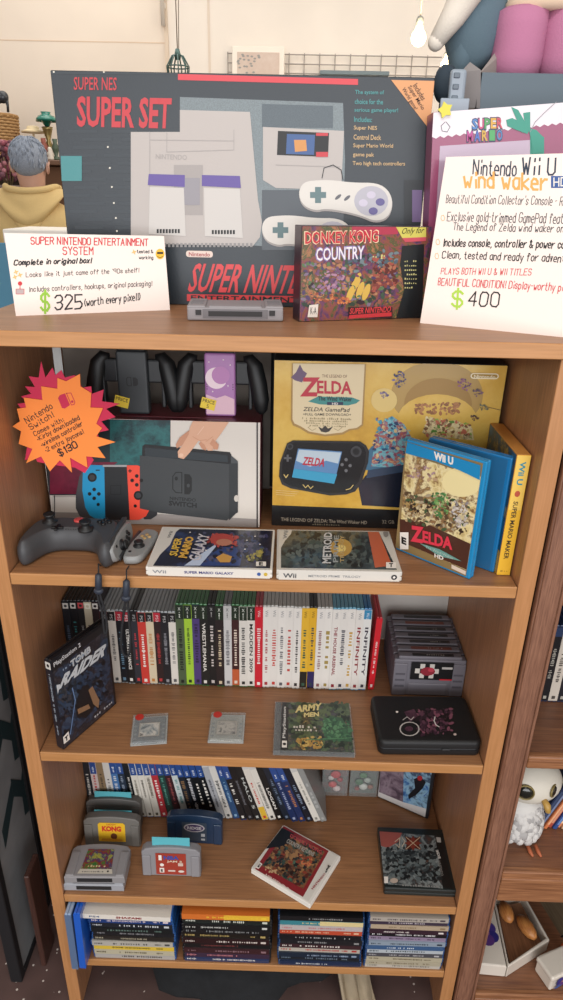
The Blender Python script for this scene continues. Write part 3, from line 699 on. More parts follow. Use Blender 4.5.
f.stroke([(111, 485), (121, 485), (121, 494), (111, 494), (111, 485)], .0012, M('#17181a', .4), 6)
mb.build('carton', root, True)

# ---- starburst sign (two layered cards)
def star(pts, dz, y, m, name=None):
    P = [(at(u, v, y=y)) for u, v in pts]
    return [(p.x, p.z) for p in P]
redp = [(165,45),(182,110),(210,70),(222,100),(245,80),(260,110),(300,100),(330,150),(365,145),(368,175),(415,158),(408,205),(480,215),(425,235),(462,268),(405,285),(435,320),(390,330),(400,370),(350,400),(375,440),(340,492),(300,470),(220,460),(150,447),(140,430),(100,440),(110,380),(80,370),(90,240),(70,215),(110,210),(85,185),(125,175),(100,145),(140,148),(115,105),(155,110)]
orgp = [(230,112),(265,125),(320,95),(322,145),(365,172),(362,230),(412,232),(385,295),(408,312),(385,345),(462,368),(390,388),(422,432),(345,425),(350,470),(280,430),(288,490),(240,440),(200,485),(165,425),(105,452),(130,395),(75,375),(85,325),(50,305),(80,285),(68,235),(105,230),(95,190),(170,200),(165,145),(230,155)]
root = thing('price_sign', 'orange and red starburst card priced $130 hanging at the left of the first shelf', 'sign', (-.33, .085, 1.10))
RC = M('#c4244a', .7); OC = M('#f58a3c', .7)
XM = Matrix.Rotation(R(90), 4, 'X')
mb = MB(); mb.prism([(p[0], p[1]) for p in star([(u/4, 350+v/4) for u, v in redp], 0, .088, RC)], -.0885, -.0875, RC, XM); mb.build('red_card', root, True)
mb = MB(); p = at(60, 378, y=.0895); mb.box(p.x-.006, p.x+.006, .0888, .0894, p.z-.04, 1.3795, M('#c8ccca', .2, alpha=.4)); mb.build('clear_tape', root, True)
mb = MB(); mb.prism([(p[0], p[1]) for p in star([(u/4, 350+v/4) for u, v in orgp], 0, .086, OC)], -.0865, -.0855, OC, XM)
# prism z (0.169) maps to -y after the turn: bring it to the front of the box
f = Face(mb, (-.33, .0854, 1.10), (1, 0, 0), (0, 0, 1), .0002)
def hb(f, t, BL, BR, h, m, pen):
    dx, dy = BR[0]-BL[0], BR[1]-BL[1]; L = math.hypot(dx, dy); nx, ny = dy/L*h, -dx/L*h
    f.hand(t, (BL[0]+nx, BL[1]+ny), (BR[0]+nx, BR[1]+ny), BL, m, pen, 1)
hb(f, 'Nintendo', (27, 423.5), (53, 408), 6, INK, .0011); hb(f, 'Switch!', (31, 430), (54, 416.5), 5.5, INK, .0011)
hb(f, 'Comes with:', (35, 436), (64, 421), 4.4, INK, .001); hb(f, '*Kirby downloaded', (38, 441.5), (80, 419), 4.4, INK, .001)
hb(f, '*wireless controller', (42, 447), (83, 425), 4.4, INK, .001); hb(f, '*2 extra joycons!', (46, 452.5), (84, 433), 4.4, INK, .001)
hb(f, '$130', (60, 456), (78, 447), 6.5, INK, .0019)
f.poly([(58, 398), (60, 395), (65, 393.3), (70, 405), (65, 408.5), (62, 408)], RC, 1); f.stroke([(66.5, 393.2), (71, 393), (75, 402), (74, 404.5), (71.5, 405), (66.5, 393.2)], .001, RC, 1); f.ell(72.3, 401.5, 1.3, 1.3, RC, 2, 10)
mb.build('orange_card', root, True)

mb = MB(); a = at(55, 372, y=.346); b2 = at(271, 372, y=.346); mb.box(a.x, b2.x, .346, .349, Z1+.0003, 1.372, M('#a89f95', .8, vary=.3, bscale=14)); tag(rebase(mb.build('cardboard_sheet')), 'mottled grey cardboard sheet standing behind the white console box', 'cardboard')
# ---- two hand grips on top of the box
def grip(label, cx, slab, moon):
    root = thing('controller_grip', label, 'controller grip', (cx, .205, 1.2307))
    D = M('#1d2023', .45); D2 = M('#101214', .5)
    mb = MB(); mb.box(-.025, .025, -.006, .014, 0, .104, slab, .004, 3)
    if moon:
        f = Face(mb, (0, -.0062, 0), (1, 0, 0), (0, 0, 1), .0003)
        f.ell2(-.006, .064, .0175, .0175, M('#e9d3dc', .4), 1, 24); f.ell2(.0015, .069, .0145, .0145, M('#b47bb0', .4), 2, 24)
        f.poly2([(-.023, .004), (.023, .004), (.023, .030), (.008, .036), (-.006, .031), (-.023, .037)], M('#dcb6c4', .4), .5)
        for x, z in ((-.017, .09), (.006, .094), (.017, .086), (.013, .052), (-.012, .042)): f.ell2(x, z, .0011, .0011, WHITE, 2, 6)
        for k in range(3): f.ell2(-.021, .046+k*.004, .0009, .0009, BLK, 2, 6); f.ell2(.021, .046+k*.004, .0009, .0009, BLK, 2, 6)
    else:
        f = Face(mb, (0, -.0062, 0), (1, 0, 0), (0, 0, 1), .0003)
        f.stroke2([(-.002, .062), (-.007, .062), (-.009, .060), (-.009, .050), (-.007, .048), (-.002, .048), (-.002, .062)], .0012, D2, 1)
        f.poly2([(.001, .048), (.006, .048), (.009, .051), (.009, .059), (.006, .062), (.001, .062)], D2, 1)
    mb.box(-.023, .023, -.003, .012, .1038, .107, D2, .0012)
    slab_o = mb.build('slab', root)
    for s in (-1, 1):
        mb = MB()
        mb.tube([(s*.038, .006, .092), (s*.047, .006, .093), (s*.055, .005, .082), (s*.061, .003, .055), (s*.066, -.001, .028), (s*.067, -.003, .012), (s*.066, -.003, .006)], [.006, .010, .014, .015, .014, .010, .005], D2, 12)
        mb.build('handle', root)
        mb = MB(); mb.box(min(s*.024, s*.052), max(s*.024, s*.052), -.001, .012, .052, .090, D, .003, 2); mb.box(min(s*.046, s*.052), max(s*.046, s*.052), -.004, .014, .012, .090, D, .002, 2); mb.build('rail', root)
    mb = MB(); Y = M('#e6c83a', .5)
    f = Face(mb, (-.019, -.0072, .016), (math.cos(-.25), 0, math.sin(-.25)), (-math.sin(-.25), 0, math.cos(-.25)), .0003)
    f.poly2([(-.014, -.004), (.010, -.004), (.010, .014), (-.014, .014)], Y, 1); f.text2('PRICE', (-.012, .006), (.020, 0), (0, .006), M('#5a4a20', .5), 2, .01)
    if moon: f.text2('5', (-.004, -.002), (.004, 0), (0, .006), M('#5a4a20', .5), 2)
    mb.build('price_sticker', slab_o)['label'] = 'yellow price sticker'
    return root
grip('black hand grip with charcoal centre slab and yellow sticker on the console box', -.222, M('#303437', .45), False)
grip('black hand grip with pink crescent moon centre slab standing on the console box', -.080, M('#a873ac', .4, coat=.3), True)

# ---- Zelda box
a = at(274, 358, y=.185); b2 = at(508, 367, y=.185)
X0, X1, ZT = .0072, b2.x, 1.330
root = thing('console_box', 'large gold boxed console with parchment badge and red title behind the blue cases', 'console box', (X0, .185, Z1))
mb = MB(); mb.box(X0, X1, .1852, .29, Z1, ZT, M('#2a2c2e', .45), .0012)
f = Face(mb, (X0, .185, Z1), (1, 0, 0), (0, 0, 1), .0003); f.clip = (.0006, .0006, X1-X0-.0006, ZT-Z1-.0006)
GOLD = art(['#b98a26', '#cfa23a', '#d9b455', '#c4952e'], 5, .35, 4, .6, .4)
f.poly2([(.0008, .0008), (X1-X0-.0008, .0008), (X1-X0-.0008, ZT-Z1-.001), (.0008, ZT-Z1-.001)], GOLD, 0)
f.poly([(272, 505), (402, 510), (520, 515), (520, 545), (272, 528)], M('#15171a', .3, coat=.4), 1)
G1 = M('#d9bd74', .4, coat=.3); G2 = M('#c7ab74', .4, coat=.3); TAN = M('#b08f4c', .4, coat=.3)
f.ell(437, 395, 46, 34, TAN, 1, 30); f.ell(438, 404, 34, 26, M('#a07c3e', .4), 2, 30); f.ell(437, 420, 40, 26, GOLD, 3, 24)
f.poly([(358, 462), (372, 446), (400, 440), (412, 450), (412, 470), (366, 470)], M('#3a6a88', .4, coat=.3), 2)
SEA = art(['#24486e', '#3c8ca8', '#7ab6be', '#8a3a5e', '#d0a878', '#2c3c60'], 60, .35, 6, 2)
f.poly([(371, 466), (375, 440), (384, 420), (392, 416), (404, 424), (413, 440), (413, 469)], SEA, 3)
f.poly([(366, 475), (412, 466), (412, 508), (362, 505), (358, 485)], M('#1a2030', .25, coat=.6), 4); f.poly([(368, 470), (412, 463), (412, 470), (366, 478)], M('#35465e', .25, coat=.6), 5)
f.poly([(429, 416), (442, 421), (456, 420), (472, 428), (474, 440), (450, 438), (430, 438), (422, 432)], art(['#5e8a3a', '#c9b06a', '#e0cfa0', '#7a5a3a', '#b8482e'], 70, .35, 9, 2), 4)
f.crowd([(376, 416), (410, 426), (410, 466), (372, 462)], ['#24486e', '#3c8ca8', '#7ab6be', '#8a4a5e', '#d0b888', '#2c3c60', '#a85a50', '#c8c0b0'], 70, 4.5, 8, 3.2)
f.crowd([(426, 416), (470, 424), (472, 438), (424, 436)], ['#5e8a3a', '#c9b06a', '#e0cfa0', '#7a5a3a', '#b86850', '#8aa84a', '#d8c8a0'], 55, 4.5, 9, 4.2)
f.crowd([(414, 404), (460, 402), (462, 414), (414, 414)], ['#a0693e', '#8a5a34', '#b07a4a'], 30, 5, 10, 3.7)
for (A_, B_, C_, D_, cc, nn_) in (((452, 379), (470, 377), (472, 390), (462, 390), ['#7a4a6a', '#94607a', '#5a3a5a'], 14), ((470, 388), (484, 389), (482, 396), (472, 396), ['#7a5a6a', '#5a4a50'], 8), ((478, 402), (490, 407), (486, 411), (478, 408), ['#6c6a50', '#8a8460'], 7), ((469, 414), (478, 416), (479, 420), (470, 420), ['#4a3a30', '#6a4a38'], 7), ((390, 370), (408, 370), (404, 388), (394, 386), ['#4a4470', '#3a3a58', '#6a6090'], 16), ((378, 391), (389, 392), (388, 398), (380, 397), ['#5a5078', '#8a7a90'], 7)): f.crowd([A_, B_, C_, D_], cc, nn_, 3, 12, 4)
f.stroke([(484, 406), (505, 410)], .0008, M('#5c4a40', .5), 4)
f.ell(384, 400, 13, 12, G1, 1.5, 20)
PAR = M('#dccaa4', .45)
f.poly([(292, 363), (366, 364), (363, 425), (358, 429), (350, 430), (343, 434), (325, 436), (308, 433), (300, 428), (293, 425), (291, 420)], M('#a5834a', .45), 5)
f.poly([(293, 363), (364.5, 364), (361.5, 424), (356.5, 427.5), (349, 428.5), (342, 432), (325, 434), (309, 431), (301, 426), (294.5, 423), (292.5, 419)], PAR, 6)
DR = M('#b8243a', .4)
f.text('THE LEGEND OF', (322, 374), (347, 374.5), (322, 377), M('#6a3a30', .5), 7)
f.text('Z', (302, 377), (320, 377), (300, 396), DR, 8, .04); f.text('ELDA', (317, 380), (352, 381), (317, 393), DR, 8, .03)
f.poly([(296, 372), (300, 364), (303, 370), (307, 373), (302, 382), (295, 380), (291, 377)], M('#6a5470', .5), 7)
f.poly([(308, 401), (318, 396), (352, 397), (360, 400), (356, 403), (348, 405), (320, 404)], M('#3e8a86', .5), 7); f.text('The Wind Waker', (318, 395.5), (352, 396.5), (318, 400), M('#1c2a30', .5), 9, .02)
f.rect(327, 401.5, 343, 404.5, M('#2c3450', .5), 9); f.text('HD', (332, 402), (338, 402), (332, 404.2), WHITE, 10, .02)
f.text('ZELDA GamePad', (304, 406.5), (350, 407.5), (303, 410.6), M('#3a3430', .5), 7, .01); f.text('+FULL GAME DOWNLOAD+', (303, 412.5), (351, 413), (303, 415), M('#3a3430', .5), 7, .01)
for k in range(4): f.marks2(*f.px(302+k*2, 418.5+k*2.4), *f.px(352-k*2, 417.2+k*2.4), M('#9a8a68', .5), 7, 26)
f.poly([(318, 426), (322, 428), (325, 425), (328, 428), (333, 426), (329, 431), (325.5, 432), (321, 431)], M('#3a3430', .5), 7)
for s in (-1, 1): f.stroke([(325+s*9, 428), (325+s*13, 430), (325+s*17, 427), (325+s*14, 425)], .0006, M('#8a7048', .5), 7)
GP = M('#15171a', .25, coat=.6)
f.poly([(287, 443), (293, 440), (360, 441), (366, 445), (369, 451), (368, 462), (361, 483), (355, 491), (346, 494), (330, 495), (291, 488), (282, 484), (279, 476), (280, 462)], M('#2c2c2e', .25, coat=.5), 5)
f.poly([(289, 445), (294, 442), (359, 443), (364, 447), (366, 452), (365, 462), (358, 482), (353, 488.5), (345, 491.5), (330, 492.5), (292, 486), (284, 482), (281.5, 475), (282.5, 462)], GP, 6)
f.poly([(298, 448), (342, 451), (334, 483), (292, 476.5)], M('#5c86b4', .35), 7); f.poly([(299, 449), (341, 452), (338, 463), (326, 460), (310, 466), (296, 460)], M('#b9c8d4', .35), 8); f.poly([(294, 468), (337, 473.5), (334, 483), (292, 476.5)], M('#3c9ac0', .35), 9)
f.text('ZELDA', (304, 456), (326, 458), (302, 464), DR, 10, .03)
for u, v, r in ((290, 446, 3.2), (356, 451, 5.6)): f.ell(u, v, r, r, M('#3a3a3e', .35), 7, 14); f.ell(u, v, r*.6, r*.6, M('#1a1a1c', .3), 8, 12)
f.rect(284, 456.5, 291.5, 458.5, M('#55555a', .4), 7); f.rect(286.6, 454, 288.8, 461, M('#55555a', .4), 7.5)
for u, v in ((346, 459), (342, 464), (350, 465), (346, 470)): f.ell(u, v, 1.7, 1.7, M('#66666a', .4), 7, 10)
f.stroke([(303, 484), (305.5, 487), (308, 484.5), (310.5, 488), (313, 485.5)], .0012, G1, 8); f.stroke([(346, 489), (350, 488), (353, 484.5)], .0014, G1, 8)
f.stroke([(284, 474), (286, 477), (288, 474)], .0014, G1, 8)
f.rrect2(*(lambda a, b: (a[0], b[1], b[0], a[1]))(f.px(470.5, 372.5), f.px(498, 379)), .005, M('#efe4c4', .4), 5); f.rrect2(*(lambda a, b: (a[0], b[1], b[0], a[1]))(f.px(471.6, 373.6), f.px(496.9, 377.9)), .0035, M('#a88432', .4), 6)
f.text('Nintendo', (473.5, 374.2), (495, 375), (473.5, 377.6), M('#efe4c4', .4), 7, .02)
f.text('THE LEGEND OF ZELDA: The Wind Waker HD', (281, 517), (367, 520.5), (281, 520.5), M('#9a9080', .5), 3, .01); f.text('32 GB', (382, 519.5), (394, 520), (382, 523), M('#9a9080', .5), 3); f.marks2(*f.px(312, 524.6), *f.px(340, 523), M('#77705f', .5), 3, 12)
for k in range(3): f.stroke([(276, 490+k*2), (299-k*2, 491.5+k*2)], .0006, M('#e2cf9a', .5), 3)
mb.build('carton', root, True)

# ---- plastic game case
SHELLS = {}
def game_case(label, kind, w, d, h, loc, rot, cover=None, shell=None, group=None, cat='game case', sheet=None, spine=None, name='game_case', top=None):
    """local: spine on y=0 (x 0..w), front cover on x=w, top at z=h. shell = plastic, cover = printed wrap"""
    root = thing(name, label, cat, loc, rot, group)
    key = (kind, w, d, h)
    if key not in SHELLS:
        mb = MB(); b = min(.0018, w*.2)
        mb.box(0, w*.46, 0, d, 0, h, shell, b, 2); mb.box(w*.50, w, 0, d, 0, h, shell, b, 2); mb.box(.001, w-.001, .0008, d-.003, .0025, h-.0025, shell)
        o = mb.build('case_shell', root); SHELLS[key] = o.data
    else:
        o = bpy.data.objects.new('case_shell', SHELLS[key]); COL.objects.link(o); o.parent = root
    mb = MB(); c = sheet; e = .0004; m0 = .0035
    mb.box(-e, w+e, -e, d-.006, m0, h-m0, c, 0)
    if spine: fs = Face(mb, (0, -e, 0), (1, 0, 0), (0, 0, 1), .0002); fs.clip = (0, m0, w, h-m0); spine(fs, w, h)
    if cover: fc = Face(mb, (w+e, 0, 0), (0, 1, 0), (0, 0, 1), .0002); fc.clip = (0, m0, d-.0062, h-m0); cover(fc, d, h, root)
    o2 = mb.build('cover_insert', root)
    return root
def wpx(f, root):
    """make a Face in root-local coordinates accept photo pixels"""
    pm = parent_mat(root); g = Face(f.mb, pm @ f.O, pm.to_3x3() @ f.X, pm.to_3x3() @ f.Y, f.lift)
    f.px = g.px; return f
WSH = M('#dedad2', .4); SIL = M('#b8b6b2', .4)
def vtext(f, t, x0, x1, z0, z1, m, l=2, bold=.02):   # spine text reading downwards
    f.text2(t, (x0, z1), (0, -(z1-z0)), (x1-x0, 0), m, l, bold)
def gal_cover(f, d, h, root):
    wpx(f, root); f.poly2([(.001, .0045), (d-.007, .0045), (d-.007, h-.0045), (.001, h-.0045)], M('#d8d4cc', .3, coat=.4), 1)
    f.poly([(153, 566), (160, 555), (170, 545), (176, 532), (180, 529), (273, 531), (271, 568.5)], art(['#101020', '#1c2038', '#141428', '#2c3c66', '#1a1c30'], 16, .3, 5, 1, .5), 2)
    f.poly([(198, 566), (212, 554), (222, 547), (236, 548), (242, 556), (240, 566)], M('#28407a', .3, coat=.4), 3); f.poly([(184, 566), (215, 545), (216, 547), (200, 566)], M('#b9c8e0', .3), 4)
    f.crowd([(200, 533), (268, 534), (266, 562), (196, 562)], ['#1c2038', '#2c3c66', '#141428', '#3a3a60', '#50506a', '#24304a'], 70, 6, 21, 3.2)
    f.crowd([(208, 534), (238, 536), (236, 548), (206, 546)], ['#b0453e', '#c86858', '#8a3430', '#c89070'], 22, 5, 22, 3.6)
    f.ell(222, 540, 12, 6, M('#b0453e', .35), 4, 16); f.ell(224, 543, 8, 3.5, M('#b87a62', .35), 5, 14)
    f.poly([(216, 558), (223, 554), (232, 557), (230, 563), (220, 563)], M('#c9974a', .35), 5); f.crowd([(246, 554), (264, 548), (262, 560), (248, 562)], ['#8a8448', '#a89a4a', '#5a5c38'], 18, 4, 23, 4)
    f.text('SUPER', (169, 556), (175, 538), (177, 557), M('#e0b84a', .4), 6, .03); f.text('MARIO', (178, 558), (186, 537), (187, 559), M('#d8a84a', .4), 6, .05); f.text('GALAXY', (188, 560), (199, 534), (200, 562), M('#c9c6cc', .4), 6, .03)
    for u, v in ((208, 538), (247, 541), (255, 537), (206, 551), (260, 545), (190, 533), (245, 550)): f.ell(u, v, .9, .6, WHITE, 6, 6)
    f.text('Wii', (167, 538), (170, 531), (170, 539), M('#8a8a88', .4), 3, .02)
    f.rect(256, 562.5, 266, 567, WHITE, 7); f.text('E', (259, 563), (263, 563), (259, 566.6), BLK, 8, .04)
def gal_spine(f, w, h):
    # spine text top at the left of the viewer
    vtext(f, 'Wii', .004, .0095, h-.031, h-.010, M('#8a8c90', .4)); vtext(f, 'SUPER MARIO GALAXY', .0048, .0092, .058, .132, M('#4a4a80', .4), 2, .03)
    f.ell2(.007, .020, .003, .003, M('#3a5a9a', .4), 2, 10); f.ell2(.007, .010, .003, .003, M('#c8a83a', .4), 2, 10)
game_case('white game case lying flat with dark starry navy cover, left of the flat pair', 'wii', .014, .136, .190, (.0145, .0045, Z1+.0006), lying(0), gal_cover, WSH, sheet=M('#dcd8d0', .35, coat=.3), spine=gal_spine)
def met_cover(f, d, h, root):
    wpx(f, root); f.poly2([(.001, .0045), (d-.007, .0045), (d-.007, h-.0045), (.001, h-.0045)], M('#cfcbc2', .3, coat=.4), 1)
    f.poly([(281, 568), (281, 548), (285, 541), (291, 534), (292, 529), (378, 529), (397, 570)], art(['#181c1c', '#30383a', '#4a5452', '#20282a', '#15191b'], 18, .3, 8, 1.4, .5), 2)
    f.poly([(367, 529), (378, 529), (392, 566), (375, 568)], M('#c0603e', .35, coat=.4), 3)
    f.crowd([(295, 532), (366, 532), (372, 566), (285, 566)], ['#30383a', '#4a5452', '#20282a', '#15191b', '#5a6460', '#3a4a48'], 90, 7, 24, 2.5)
    f.ell(341, 548, 11, 9, M('#b8924a', .35), 3, 16); f.ell(341, 549, 5, 4, M('#e2c878', .35), 4, 12)
    f.text('METROID', (322, 564), (324, 533), (331, 564), M('#c8c8c8', .35), 5, .03); f.text('PRIME', (333, 563), (334, 536), (338, 563), M('#9aa0a0', .35), 5, .02); f.text('TRILOGY', (340, 563), (340, 536), (344, 563), M('#b8a070', .35), 5, .02)
    f.text('Wii', (283, 539), (284, 531), (287, 539), M('#8a8a88', .4), 3, .02)
    f.rect(386, 563, 396, 569, WHITE, 6); f.text('T', (389, 564), (393, 564), (389, 568), BLK, 7, .04)
    f.ell(386, 533, 3, 5, M('#8a8480', .35), 6, 10)
def met_spine(f, w, h):
    vtext(f, 'Wii', .003, .0108, h-.030, h-.010, M('#4a4c50', .4)); vtext(f, 'METROID PRIME  TRILOGY', .005, .0088, .062, .140, M('#8a8c90', .4), 2, .01)
    f.ell2(.007, .012, .0045, .0045, M('#2a2c30', .4), 2, 12); f.ell2(.007, .012, .002, .002, WHITE, 3, 8)
game_case('grey-white game case lying flat with dark metallic cover and orange stripe', 'wiisil', .016, .136, .188, (.2085, .0065, Z1+.0006), lying(0.02), met_cover, M('#c9c5bd', .4), sheet=M('#d4d0c8', .35, coat=.3), spine=met_spine)
# standing blue cases
BLU = M('#1c86bd', .25, coat=.4, name='blue_plastic'); 
ya = Vector((.099, -.091, 0)).normalized()
def zel_cover(f, d, h, root):
    wpx(f, root)
    f.poly([(406, 452), (420, 458), (450, 468), (476, 478), (480, 482), (480, 500), (469, 571), (400, 541), (400, 535)], art(['#5a3a24', '#8a6840', '#d8c48a', '#e6d8a8', '#7a5a3a', '#b89a62', '#44583a'], 24, .3, 11, 1.8, .5), 1)
    f.poly([(400, 519), (421, 521), (474, 545), (470, 571), (400, 541)], M('#4a2a20', .35, coat=.4), 2)
    f.ell(462, 466+16, 20, 15, M('#e8d9a2', .35, coat=.3), 1.5, 18)
    f.crowd([(406, 492), (470, 500), (466, 535), (404, 520)], ['#5a4630', '#8a6a48', '#a89a80', '#c8b890', '#6a5844', '#44583a', '#3a2c22', '#b8a078'], 120, 5, 15, 2.4)
    f.crowd([(432, 492), (448, 494), (448, 518), (434, 516)], ['#4c7a48', '#6a9a58', '#8aa868', '#3a5a3a'], 26, 4, 16, 2.8)
    f.crowd([(450, 500), (468, 503), (468, 530), (452, 524)], ['#b8b0a8', '#d0c8c0', '#8a8488', '#a89a90'], 26, 4, 17, 2.8)
    f.crowd([(410, 462), (440, 470), (436, 482), (408, 476)], ['#b89a78', '#8a6a60', '#a88a90'], 22, 4, 18, 2)
    f.text('Z', (411, 525), (424, 527), (411, 541), M('#d8384c', .35), 5, .05); f.text('ELDA', (423, 530), (453, 537.5), (423, 542), M('#d8384c', .35), 5, .04)
    f.text('The Wind Waker', (426, 545), (454, 557), (426, 547.5), M('#a8c0b8', .35), 5, .01); f.poly([(420, 543), (440, 549), (462, 561), (440, 556)], M('#6a9a92', .35), 4)
    f.text('HD', (435, 553), (444, 556), (435, 557), WHITE, 6, .03)
    f.rect(400.5, 532, 409, 549, WHITE, 6); f.text('E', (402, 536), (407, 538), (402, 543), BLK, 7, .06)
    f.poly([(452, 564), (467, 571), (467, 575), (452, 568)], M('#d8c8b8', .4), 6)
    f.poly([(408, 440), (481, 465), (481, 480), (460, 470), (436, 461), (406, 453)], BLU, 6)
    f.text('Wii U', (434.5, 451), (454, 457), (434.5, 459), WHITE, 8, .05)
rt = mat_rot((-.677, -.736, 0) if False else ya.cross(Vector((0, 0, 1))), ya, (0, 0, 1))
game_case('blue game case standing upright, tan cover with red lettering faces the room', 'wiiu', .014, .1345, .190, (.2225, .1185, Z1+.0004), rt, zel_cover, BLU, sheet=M('#8a744c', .35, coat=.3))
ya2 = Vector((.100, -.084, 0)).normalized()
game_case('blue game case standing half hidden behind the tan-covered blue case', 'wiiu2', .014, .1345, .188, (.2600, .1370, Z1+.0004), mat_rot(ya2.cross(Vector((0, 0, 1))), ya2, (0, 0, 1)), None, M('#1a6ea6', .25, coat=.4), sheet=M('#24608c', .3, coat=.4))
# yellow boxed game
root = thing('game_box', 'thick yellow boxed game standing by the right panel', 'game box', (.3575, .034, Z1+.0003), (0, 0, R(-.5)))
mb = MB(); YL = M('#e2b02e', .4, coat=.3); mb.box(0, .0205, .0002, .148, 0, .196, M('#c88a44', .45), .0008)
f = Face(mb, (0, 0, 0), (1, 0, 0), (0, 0, 1), .0003); f.poly2([(.0004, .0004), (.0201, .0004), (.0201, .1956), (.0004, .1956)], YL, 0)
f.poly2([(.001, .110), (.0195, .110), (.0195, .195), (.001, .195)], M('#e8c25a', .4, coat=.3), .5)
vtext(f, 'Wii U', .006, .0145, .150, .186, M('#2a8a9c', .4), 1, .03); f.ell2(.010, .136, .004, .005, M('#b8503a', .4), 1, 10)
vtext(f, 'SUPER MARIO MAKER', .0065, .0135, .028, .124, M('#4a3a20', .4), 1, .02); f.marks2(.005, .006, .016, .010, M('#7a5a20', .5), 1, 6)
g = Face(mb, (-.0001, .148, 0), (0, -1, 0), (0, 0, 1), .0003); g.poly2([(.001, .001), (.147, .001), (.147, .195), (.001, .195)], art(['#1f4a70', '#2a6a90', '#3a4a58', '#c0a050', '#203850'], 22, .35, 12, 1.5), 1)
g.poly2([(.001, .001), (.147, .001), (.147, .04), (.001, .03)], YL, 2)
mb.build('carton', root)

# ---- dark pro controller
def chaikin(pts, n=2, closed=True):
    for _ in range(n):
        q = []; k = len(pts)
        for i in range(k if closed else k-1):
            a, b = pts[i], pts[(i+1) % k]; q += [(a[0]*.75+b[0]*.25, a[1]*.75+b[1]*.25), (a[0]*.25+b[0]*.75, a[1]*.25+b[1]*.75)]
        pts = q
    return pts
hf = [(0, 48), (28, 50), (50, 47), (66, 40), (74, 26), (77, 5), (79, -22), (76, -46), (66, -56), (54, -50), (46, -28), (36, -10), (20, -3), (0, -3)]
outl = [(x*.001, y*.001) for x, y in hf] + [(-x*.001, y*.001) for x, y in hf[::-1] if x > 0]
root = thing('game_controller', 'large charcoal two-handled controller with red centre dot at the left shelf end', 'game controller', (-.3025, .070, Z1+.0005), (R(0), 0, R(0))); root.scale = (.97, .98, 1.08)
PC = M('#434447', .5, bump=.05, bscale=600); mb = MB()
mb.pillow(chaikin(outl), [(.008, 0), (.003, .003), (.0008, .009), (0, .017), (.0008, .026), (.004, .033), (.007, .0365), (.0095, .038)], PC)
mb.build('body', root)
for (x, y) in ((-.044, .024), (.022, .001)):
    mb = MB(); mb.lathe([(.0125, .036), (.0125, .0395), (.007, .041), (.006, .046), (.009, .048), (.0095, .051), (.007, .0505), (.003, .0498)], M('#1d1e20', .5), 20, Matrix.Translation((x, y, 0))); mb.build('thumbstick', root)
mb = MB(); mb.box(-.034, -.014, -.003, .003, .038, .041, BLK, .001); mb.box(-.027, -.021, -.010, .010, .038, .0412, BLK, .001); mb.build('direction_pad', root)
for dx, dy in ((.008, 0), (-.008, 0), (0, .008), (0, -.008)):
    mb = MB(); mb.lathe([(.0042, .036), (.0042, .040), (.0035, .041)], BLK, 14, Matrix.Translation((.046+dx, .026+dy, 0))); mb.build('button', root)
mb = MB(); mb.lathe([(.008, .037), (.008, .0402), (.006, .0408)], M('#c84a48', .5), 20, Matrix.Translation((.002, .030, 0))); o = mb.build('centre_sticker', root); o['label'] = 'round red sticker'
for s in (-1, 1):
    mb = MB(); mb.box(s*.048-.018, s*.048+.018, .042, .052, .018, .032, M('#2e2f31', .45), .003, 2); mb.build('shoulder_button', root)
mb = MB()
for k in range(6): mb.ball((-.010+k*.004, -.0005, .0372), .0009, BLK, 8, 6)
mb.build('light_dots', root)

# ---- two small grey controllers with straps
def joy(label, loc, rot, up):
    root = thing('small_controller', label, 'controller', loc, rot)
    ol = chaikin([(-.017, .051), (.004, .051), (.015, .044), (.018, .03), (.018, -.03), (.015, -.044), (.004, -.051), (-.017, -.051)])
    g = M('#8d8f8f', .45); mb = MB(); mb.pillow(ol, [(.004, 0), (.001, .002), (0, .006), (.0006, .011), (.003, .0135)], g)
    mb.build('body', root)
    mb = MB(); mb.box(-.0215, -.0165, -.046, .046, .003, .011, M('#3a3b3d', .4), .001); mb.build('rail', root)
    mb = MB(); mb.lathe([(.009, .012), (.009, .0150), (.005, .016), (.0045, .019), (.0075, .0205), (.007, .0225), (.002, .022)], M('#1d1e20', .5), 18, Matrix.Translation((.001, -.012, 0))); mb.build('thumbstick', root)
    for dx, dy in ((.006, 0), (-.006, 0), (0, .006), (0, -.006)):
        mb = MB(); mb.lathe([(.003, .012), (.003, .0155), (.0024, .016)], M('#b89a6a', .5) if up else BLK, 12, Matrix.Translation((.001+dx, .020+dy, 0))); mb.build('button', root)
    mb = MB(); mb.box(-.0085, -.0045, -.034, -.030, .0125, .0145, BLK); mb.build('square_button', root)
    return root
joy('small grey controller lying on edge between the charcoal controller and its twin', (-.2370, .074, Z1+.0185), (0, R(78), R(-3)), False)
joy('small grey controller lying face up with gold buttons and a wrist strap', (-.1985, .082, Z1+.0006), (0, 0, R(-8)), True)
ST = M('#1b1c20', .75, bump=.2, bscale=900)
